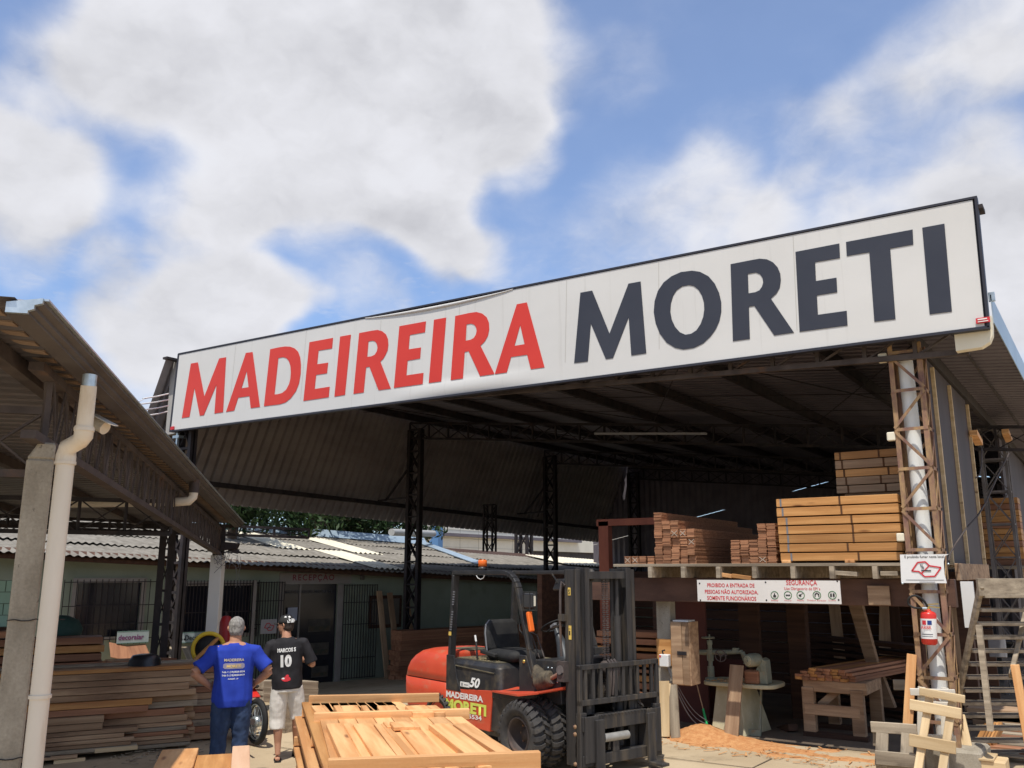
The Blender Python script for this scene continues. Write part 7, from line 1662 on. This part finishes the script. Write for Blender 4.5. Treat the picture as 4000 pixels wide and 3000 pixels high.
NUM = ['first', 'second', 'third', 'fourth', 'fifth', 'sixth', 'seventh', 'eighth', 'ninth', 'tenth', 'eleventh', 'twelfth', 'thirteenth', 'fourteenth', 'fifteenth', 'sixteenth', 'seventeenth', 'eighteenth']
for (t_, e_, fr_, m_) in layers:
    z -= t_
    if z < .02: break
    for col in range(3):
        ee = e_ if col == 0 else .12 + rnd.uniform(-.12, .08); w_ = .20
        c = Q0 + nP * (fr_ - .12 - col * .205) + dP * (ee + rnd.uniform(-.02, .02))
        mm = m_ if col == 0 else (w_red, w_brown, w_brown, w_old)[(k + col) % 4]
        a = Vector((c.x, c.y, z + t_ / 2)); b = a - dP * 6.0
        plank('long_beam', b, a, w_, t_ - .006, mm, ('rough timber beam facing us in the pillar pile, %s layer from the top' % NUM[k]) if col == 0 else 'rough timber beam in the rear rows of the pile behind the pillar', 'timber beam', 'beams of the pile behind the pillar', bevel=.004)
    k += 1
# pale ends sticking out low down
for (p_, D_, L) in ((('P', 1115, 1490), 10.7, .5), (('P', 690, 1590), 10.3, .35), (('P', 1130, 1590), 10.6, .4), (('P', 1105, 1640), 10.6, .4)):
    a = onplane(p_, Q0 + nP * .12, nP); plank('sticker', a - dP * L, a, .06, .05, w_pale, 'short pale stick poking out of the bottom of the big beam pile', 'stick', 'sticks poking from the beam pile', bevel=.003)
# second, further pile continuing behind the man in blue
for j in range(12):
    z = .06 + j * .088; a = Q0 + dP * (.62 + (.15 if j in (1, 6) else 0) - .08 * (j % 3)) - nP * .55; a.z = z
    plank('long_beam', a - dP * 3.2, a, .24, .08, (w_brown, w_red, w_old)[j % 3], 'rough timber beam ending behind the man in blue, %s layer from the ground' % NUM[j], 'timber beam', 'beams of the pile behind the man in blue', bevel=.004)
# upper stack at the back left
a0 = onplane(('P', 830, 860), Q0 - nP * 1.5, nP)
for j in range(4):
    for c_ in range(2):
        a = Vector((a0.x, a0.y, a0.z + .06 + j * .115)) - nP * (.12 + c_ * .26) - dP * (.03 * (j % 2))
        plank('short_beam', a - dP * 3.4, a, .24, .095, w_gold if j == 2 else w_red, 'reddish beam in the small raised stack behind the big pile', 'timber beam', 'beams of the raised stack at the back', bevel=.004)
a = Vector((a0.x, a0.y, a0.z + .06 + 4 * .115)) - dP * 1.25 - nP * .15; plank('short_beam', a - dP * 1.6, a, .2, .09, w_red, 'lone reddish beam on top of the small raised stack at the back', 'timber beam')
mb = MB(); o = MB().bar(Vector((a0.x, a0.y, .0)) - nP * .5 - dP * .5, Vector((a0.x, a0.y, a0.z)) - nP * .5 - dP * .5, .9, .6).build('support_block', w_dark); tag(seat_origin(o), 'dark timber block holding up the small raised stack', 'timber block')
for (p_, q_, D1, D2, m_) in ((('P', 850, 808), ('P', 1280, 795), 13, 13.6, w_red), (('P', 880, 795), ('P', 1100, 785), 13.2, 13.6, w_brown), (('P', 1280, 782), ('P', 1390, 780), 13.4, 13.6, w_red), (('P', 1290, 810), ('P', 1500, 815), 13.0, 13.4, w_gold), (('P', 1380, 800), ('P', 1500, 796), 13.6, 14, w_red)):
    a, b = onplane(p_, Q0 - nP * 1.1, nP), onplane(q_, Q0 - nP * 1.3, nP); plank('loose_board', a, b, .2, .045, m_, 'loose board lying behind the big beam pile near the lattice post', 'board', 'loose boards behind the beam pile')
o = MB().b6(-.5, .5, -.5, .5, 0, .9, frame((lambda q_: (q_.x, q_.y, 0))(onplane(('P', 1230, 830), Q0 - nP * 1.9, nP)), dP)).build('timber_block', w_dark); tag(seat_origin(o), 'dark timber stack under the loose boards near the lattice post', 'timber block')
# leaning boards under the banners
for i, (p_, q_) in enumerate(((('P', 970, 660), ('P', 985, 780)), (('P', 1090, 665), ('P', 1140, 790)), (('2', 1110, 870), ('2', 1140, 960)), (('2', 1210, 870), ('2', 1250, 960)), (('2', 1300, 880), ('2', 1330, 960)))):
    a = onplane(p_, WP + nO * .3, nO); b = onplane(q_, WP + nO * .8, nO); plank('leaning_board', b, a, .5 if i < 2 else .28, .02, w_red if i < 2 else w_old, 'board leaning on the reception wall below the banners', 'board', 'boards leaning below the banners', up=nO)
# black plastic tub upside down on the pile
c = onplane(('P', 1170, 842), Q0 - nP * .3, nP); r = .19
t_ = thing('plastic_tub', c, 'black plastic tub turned upside down on the beam pile', 'tub')
MB().lathe([(r * 1.22, -.02), (r * 1.2, .0), (r * 1.12, .02), (r * 1.05, .10), (r * .85, .155), (r * .5, .17), (0, .172)], 32, Matrix.Translation(c) @ Matrix.Scale(1.0, 4)).build('shell', mat('black_plastic', (.012, .013, .016), rough=.35, spec=.5), t_)
c = onplane(('P', 480, 600), Q0 - nP * 2.6, nP); o = MB().lathe([(0, 0), (.3, 0), (.32, .12), (.25, .25), (.1, .32), (0, .33)], 20, Matrix.Translation(c)).build('covered_heap', mat('green_tarp', (.03, .07, .06), (.05, .10, .085), (4, 4, 4), rough=.7)); tag(seat_origin(o), 'dark green covered heap behind the raised lumber stack', 'heap')
o = MB().tube([Vector((c.x, c.y, 0)), c], .2, 10).build('heap_support', w_dark); tag(seat_origin(o), 'dark stump under the green covered heap', 'stump')
# yellow hose reel and red cylinder
c = ond(('2', 1350, 885), 14.0); M_ = frame(c, _R)
t_ = thing('hose_reel', c, 'yellow ring shaped reel with dark centre behind the man in blue', 'reel')
MB().lathe([(.215 + .03 * cos(t * pi / 4), .03 * sin(t * pi / 4)) for t in range(9)], 32, M_ @ Matrix.Rotation(radians(15), 4, 'Z'), axis='y').build('rim', ylw, t_); MB().lathe([(0, .02), (.2, .02), (.2, .08), (0, .08)], 24, M_ @ Matrix.Rotation(radians(15), 4, 'Z'), axis='y').build('centre', black, t_)
MB().tube([c - Vector((0, 0, .23)), Vector((c.x, c.y, 0))], .03, 8).build('stand', steel, t_)
a, b = ond(('2', 1415, 815), 13.8), ond(('2', 1235, 985), 13.6); plank('diagonal_stick', b, a, .05, .04, w_gold, 'slanting yellowish stick beside the yellow reel', 'stick')
c = ond(('2', 1455, 860), 14.6); h = ond(('2', 1455, 672), 14.6).z
t_ = thing('red_cylinder', (c.x, c.y, 0), 'tall red cylinder standing behind the man in blue by the white post', 'cylinder')
MB().lathe([(0, .02), (.09, .02), (.095, .06), (.095, h - .1), (.07, h - .02), (.03, h), (0, h)], 24, Matrix.Translation((c.x, c.y, 0))).build('body', mat('deep_red_paint', (.28, .015, .015), rough=.4), t_); MB().tube([(c.x, c.y, h), (c.x, c.y, h + .05)], .015, 8).build('valve', steel, t_)
# motorcycle parked behind the men
wc = ond(('4', 222, 1175), 12.9); wr = .29
mdir = (_R * .62 - _F * .78 * 1.0).normalized(); mdir = (_R * .65 - _F * .76).normalized()
t_ = thing('motorcycle', (wc.x, wc.y, 0), 'red motorcycle half hidden behind the man in blue, rear wheel showing', 'motorcycle'); wz = wr + .02
M_ = frame((wc.x, wc.y, wz), mdir)
wv = empty('wheel', (wc.x, wc.y, wz)); wv.parent = t_; wv.location = Vector((0, 0, wz)); WORLD[wv.name] = Vector((wc.x, wc.y, wz))
MB().lathe([(wr - .035 + .045 * cos(t * pi / 4), .04 * sin(t * pi / 4)) for t in range(9)], 40, M_, axis='y').build('tyre', black, wv)
MB().lathe([(wr - .075, -.03), (wr - .06, -.03), (wr - .06, .03), (wr - .075, .03), (wr - .075, -.03)], 40, M_, axis='y').build('rim', galv, wv)
mb = MB(); mb.lathe([(0, -.05), (.07, -.05), (.07, .05), (0, .05)], 20, M_, axis='y')
for k in range(18): A2 = k * pi / 9; mb.bar(M_ @ Vector((.06 * cos(A2), (-1) ** k * .03, .06 * sin(A2))), M_ @ Vector(((wr - .07) * cos(A2 + .25), 0, (wr - .07) * sin(A2 + .25))), .004, .004)
mb.build('hub', galv, wv)
mb = MB(); mb.prism([(-.05, .30), (-.30, .42), (-.75, .44), (-1.0, .25), (-.9, .2), (-.4, .28)], -.08, .08, M_, axis='y'); mb.build('tail', extred, t_, bevel=.02)
mb = MB(); mb.prism([(-.15, .44), (-.8, .48), (-.85, .42), (-.2, .40)], -.1, .1, M_, axis='y'); mb.build('seat', black, t_, bevel=.02)
mb = MB(); mb.bar(M_ @ Vector((0, .07, 0)), M_ @ Vector((-.55, .07, .05)), .03, .05); mb.bar(M_ @ Vector((-.02, .07, 0)), M_ @ Vector((-.2, .07, .35)), .04, .04); mb.box((-.6, 0, .02), (.35, .25, .3), M_); mb.tube([M_ @ Vector((.1, -.11, .02)), M_ @ Vector((-.5, -.11, -.05))], .04, 10); mb.build('engine', steelb, t_, bevel=.01)
M2 = M_ @ Matrix.Translation((-1.25, 0, 0)); MB().lathe([(wr - .035 + .045 * cos(t * pi / 4), .04 * sin(t * pi / 4)) for t in range(9)], 32, M2, axis='y').build('front_wheel', black, t_)
mb = MB(); mb.bar(M2 @ Vector((0, 0, 0)), M2 @ Vector((.3, 0, .62)), .05, .05); mb.bar(M2 @ Vector((.3, -.3, .68)), M2 @ Vector((.3, .3, .68)), .03, .03); mb.build('fork', steelb, t_)
# low bench of timbers between the men
for j in range(3):
    a, b = ond(('4', 205, 985 + j * 48), 13.6), ond(('4', 655, 978 + j * 52 + 10), 14.4)
    plank('bench_timber', a, b, .3, .13, w_old, 'grey squared timber in the low stack seen between the two men', 'timber', 'timbers stacked between the men', bevel=.01)
mb = MB(); a = ond(('4', 460, 1060), 13.9)
o = MB().b6(-.1, .1, -.1, .1, ground_z(a.x, a.y), a.z - .1, Matrix.Translation((a.x, a.y, 0))).build('timber_stub', w_old); tag(seat_origin(o), 'stub of timber under the low stack between the men', 'timber stub')
a, b = ond(('4', 110, 1310), 12.2), ond(('4', 160, 1395), 12.0); plank('stand_foot', a, b, .03, .02, steel, 'dark angled metal foot on the ground beside the motorcycle wheel', 'metal foot')
a = onz(('P', 1300, 1530), .02); mb = MB(); rnd = random.Random(4)
for i in range(90):
    x = a.x + rnd.gauss(0, .35); y = a.y + rnd.gauss(0, .35); mb.box((0, 0, 0), (rnd.uniform(.02, .12), .015, .008), Matrix.Translation((x, y, .01)) @ Matrix.Rotation(rnd.uniform(0, 3), 4, 'Z'))
o = mb.build('bark_litter', w_old); tag(o, 'bark and wood litter on the ground at the foot of the beam pile', 'litter', kind='stuff')

# ================================================================== FRAMES STACK IN THE FOREGROUND
ZT = 1.15
def kz(x, y, z=ZT): return onz(('K', x, y), z)
GRP = 'fresh timbers of the foreground frame stack'
def cross_rail(x0, y0, x1, y1, h, lab, ww=.05):
    a, b = kz(x0, y0), kz(x1, y1); a = Vector((a.x, a.y, ZT - h / 2)); b = Vector((b.x, b.y, ZT - h / 2))
    ax = (b - a).normalized(); back = Vector((-ax.y, ax.x, 0)); a += back * ww / 2; b += back * ww / 2
    return plank('cross_rail', a, b, ww, h, w_fresh, lab, 'rail', 'cross rails of the frame stack')
cross_rail(290, 703, 2130, 634, .115, 'nearest long pale rail across the stack of timber frames in the foreground', .06)
cross_rail(170, 300, 1515, 262, .088, 'middle pale rail across the stack of timber frames')
cross_rail(125, 150, 1252, 129, .080, 'farthest pale rail across the stack of timber frames, its left end chipped')
def lath(xa, ya, xb, yb, wa, wb_, z, h, m=w_fresh, lab='fresh pale board laid lengthwise in the foreground frame stack'):
    if yb > 600: yb = 703 - (xb + wb_ - 290) / 1840 * 69 - 10
    """from far (xa..xa+wa, ya) to near (xb..xb+wb, yb)"""
    p0, p1 = kz(xa, ya, z), kz(xa + wa, ya, z); q0, q1 = kz(xb, yb, z), kz(xb + wb_, yb, z)
    A = (p0 + p1) / 2; B = (q0 + q1) / 2; ax = (A - B).normalized(); pr_ = Vector((ax.y, -ax.x, 0)); w_ = abs((q1 - q0).dot(pr_)) * .5 + abs((p1 - p0).dot(pr_)) * .5
    A.z = B.z = z - h / 2
    return plank('lengthwise_board', B, A, w_ - .004, h, m, lab, 'board', 'boards laid lengthwise in the frame stack')
zt = ZT - .008; lo_ = ZT - .045; lw = ZT - .085
for q_i, (xa, xb, wa, wb_, z, h) in enumerate(((272, 402, 136, 172, zt, .11), (418, 578, 75, 95, lo_, .03), (495, 690, 183, 195, zt - .012, .04), (684, 888, 58, 78, zt - .01, .035), (745, 968, 62, 90, lo_, .04), (865, 1082, 192, 225, zt - .03, .04), (1068, 1312, 70, 62, lw, .03), (1150, 1468, 195, 230, zt, .12), (1358, 1748, 140, 150, zt, .12))):
    lath(xa, 388, xb, 672, wa, wb_, z, h, lab='fresh board laid lengthwise in the near bay of the frame stack, %s from the left' % NUM[q_i])
for (x, y, w_, z) in ((835, 395, 190, zt - .004), (1015, 390, 60, zt - .006), (780, 420, 80, lo_ + .012)):
    lath(x - 20, 372, x + 18, 415, w_, w_, z, .03, lab='short loose board end lying just in front of the middle rail')
for q_i, (xa, xb, wa, wb_, z, h) in enumerate(((150, 180, 110, 150, lo_, .03), (335, 372, 60, 62, zt, .10), (400, 420, 150, 165, lo_, .03), (570, 612, 60, 60, zt - .01, .1), (715, 735, 150, 170, lo_ + .01, .05), (870, 930, 50, 60, lo_ + .015, .03), (958, 1010, 170, 215, zt, .10), (1130, 1200, 100, 110, zt - .01, .06))):
    lath(xa, 232, xb, 292, wa, wb_, z, h, lab='board between the middle and far rails of the frame stack, %s from the left' % NUM[q_i])
pz_ = ZT - .052; P4 = [kz(305, 694, pz_), kz(1880, 640, pz_), kz(1450, 330, pz_), kz(215, 345, pz_)]; ctr = sum(P4, Vector()) / 4
M_ = frame(ctr, P4[3] - P4[0]); Mi = M_.inverted(); nb = 8
for i in range(nb):
    f0, f1 = i / nb + .003, (i + 1) / nb - .003
    c4 = [P4[0].lerp(P4[1], f0), P4[0].lerp(P4[1], f1), P4[3].lerp(P4[2], f1), P4[3].lerp(P4[2], f0)]; lp = [Mi @ p_ for p_ in c4]
    o = MB().prism([(p_.x, p_.y) for p_ in lp], -.024, 0).build('backing_board', w_fresh, bevel=.002); o.matrix_basis = M_
    tag(o, 'bed board under the near bay of the frame stack, %s from the left' % NUM[i], 'board', 'bed boards of the frame stack')
# layers underneath, stepped out on the left
rl = kz(290, 703) ; rr_ = kz(1900, 640); fl = kz(170, 300); 
ax = (kz(2130, 634) - kz(290, 703)).normalized(); ax.z = 0; ln = (kz(170, 300) - kz(330, 703)); ln.z = 0; ln.normalize(); fl2 = (kz(1270, 290) - kz(1900, 640)); fl2.z = 0; fl2.normalize()
Lr = (kz(1850, 640) - kz(300, 703)).length; Lr2 = (kz(1230, 150) - kz(150, 160)).length * .95
for lev in range(8):
    z = ZT - .145 - lev * .125
    for k in range(3):
        a = kz(300, 703) + ax * (-.02 - .03 * (lev % 3)); a.z = z; off = ln * (.03 + k * 1.45); b = a + ax * (Lr - k * (Lr - Lr2) / 2)
        plank('cross_rail', a + off, b + off, .06, .075, w_fresh, 'pale cross rail in the lower layers of the frame stack', 'rail', 'lower cross rails of the frame stack')
    for i in range(10):
        if (lev > 1 and 1 < i < 9): continue
        a = kz(300, 703) + ax * (.0 + i * (Lr - .18) / 9 - (.08 if (lev % 2 and i == 0) else 0)); a.z = z + .058; b = a + ln * 3.1 - ln.cross(Vector((0, 0, 1))) * 0
        b = a + (ln * (1 - i / 9) + fl2 * (i / 9)).normalized() * 3.05
        plank('lower_board', a + ax * .06, b + ax * .06, .12 if lev else .162, .035, w_fresh if (i + lev) % 4 else w_gold, 'pale board in the lower layers of the frame stack', 'board', 'lower boards of the frame stack', bevel=.003)
# pieces leaning on the left side of the stack
for (pa, pb, w_, m_, zb_) in ((('K', 160, 400), ('K', 222, 580), .05, w_fresh, 1.0), (('K', 128, 460), ('K', 185, 640), .055, w_fresh, .92), (('K', 215, 400), ('K', 262, 520), .05, w_fresh, 1.03), (('K', 100, 650), ('K', 170, 830), .09, w_fresh, .80), (('K', 195, 660), ('K', 240, 860), .07, w_pale, .9)):
    a, b = onz((pa[0], pa[1] + 28, pa[2]), zb_), onz((pb[0], pb[1] + 28, pb[2]), zb_); plank('side_piece', b, a, .045, .13, m_, 'pale timber set along the left flank of the frame stack', 'timber', 'timbers along the left flank of the stack')
# three broad boards at the bottom left
for i, (l0, l1, n0, n1, z, m_, lab) in enumerate(((('2', 1062, 1540), ('2', 1278, 1528), ('2', 985, 1659), ('2', 1252, 1659), .95, w_fresh, 'left broad orange board of the three at the bottom edge'), (('2', 1284, 1578), ('2', 1500, 1562), ('2', 1255, 1659), ('2', 1500, 1659), .93, w_gold, 'middle yellow board of the three at the bottom edge'), (('2', 1506, 1515), ('2', 1620, 1513), ('2', 1502, 1659), ('2', 1616, 1659), 1.0, mat('pinkish_wood', (.58, .34, .20), (.70, .46, .30), GR, rough=.65, fine=.1, bump=.12), 'right pinkish board of the three at the bottom edge'))):
    A = (onz(l0, z) + onz(l1, z)) / 2; B = (onz(n0, z) + onz(n1, z)) / 2; w_ = ((onz(l1, z) - onz(l0, z)).length + (onz(n1, z) - onz(n0, z)).length) / 2
    d_ = (B - A).normalized(); B = A + d_ * 2.2; A.z = B.z = z - .03; plank('broad_board', B, A, w_, .06, m_, lab, 'board')
A = onz(('2', 1290, 1600), .9) - Vector((_F.x, _F.y, 0)) * .5; t_ = thing('saw_horse', (A.x, A.y, 0), 'timber support under the three broad boards at the bottom edge', 'support'); M_ = frame((A.x, A.y, 0), _R)
MB().b6(-.3, .3, -.3, -.1, .0, .86, M_).build('support', w_brown, t_)
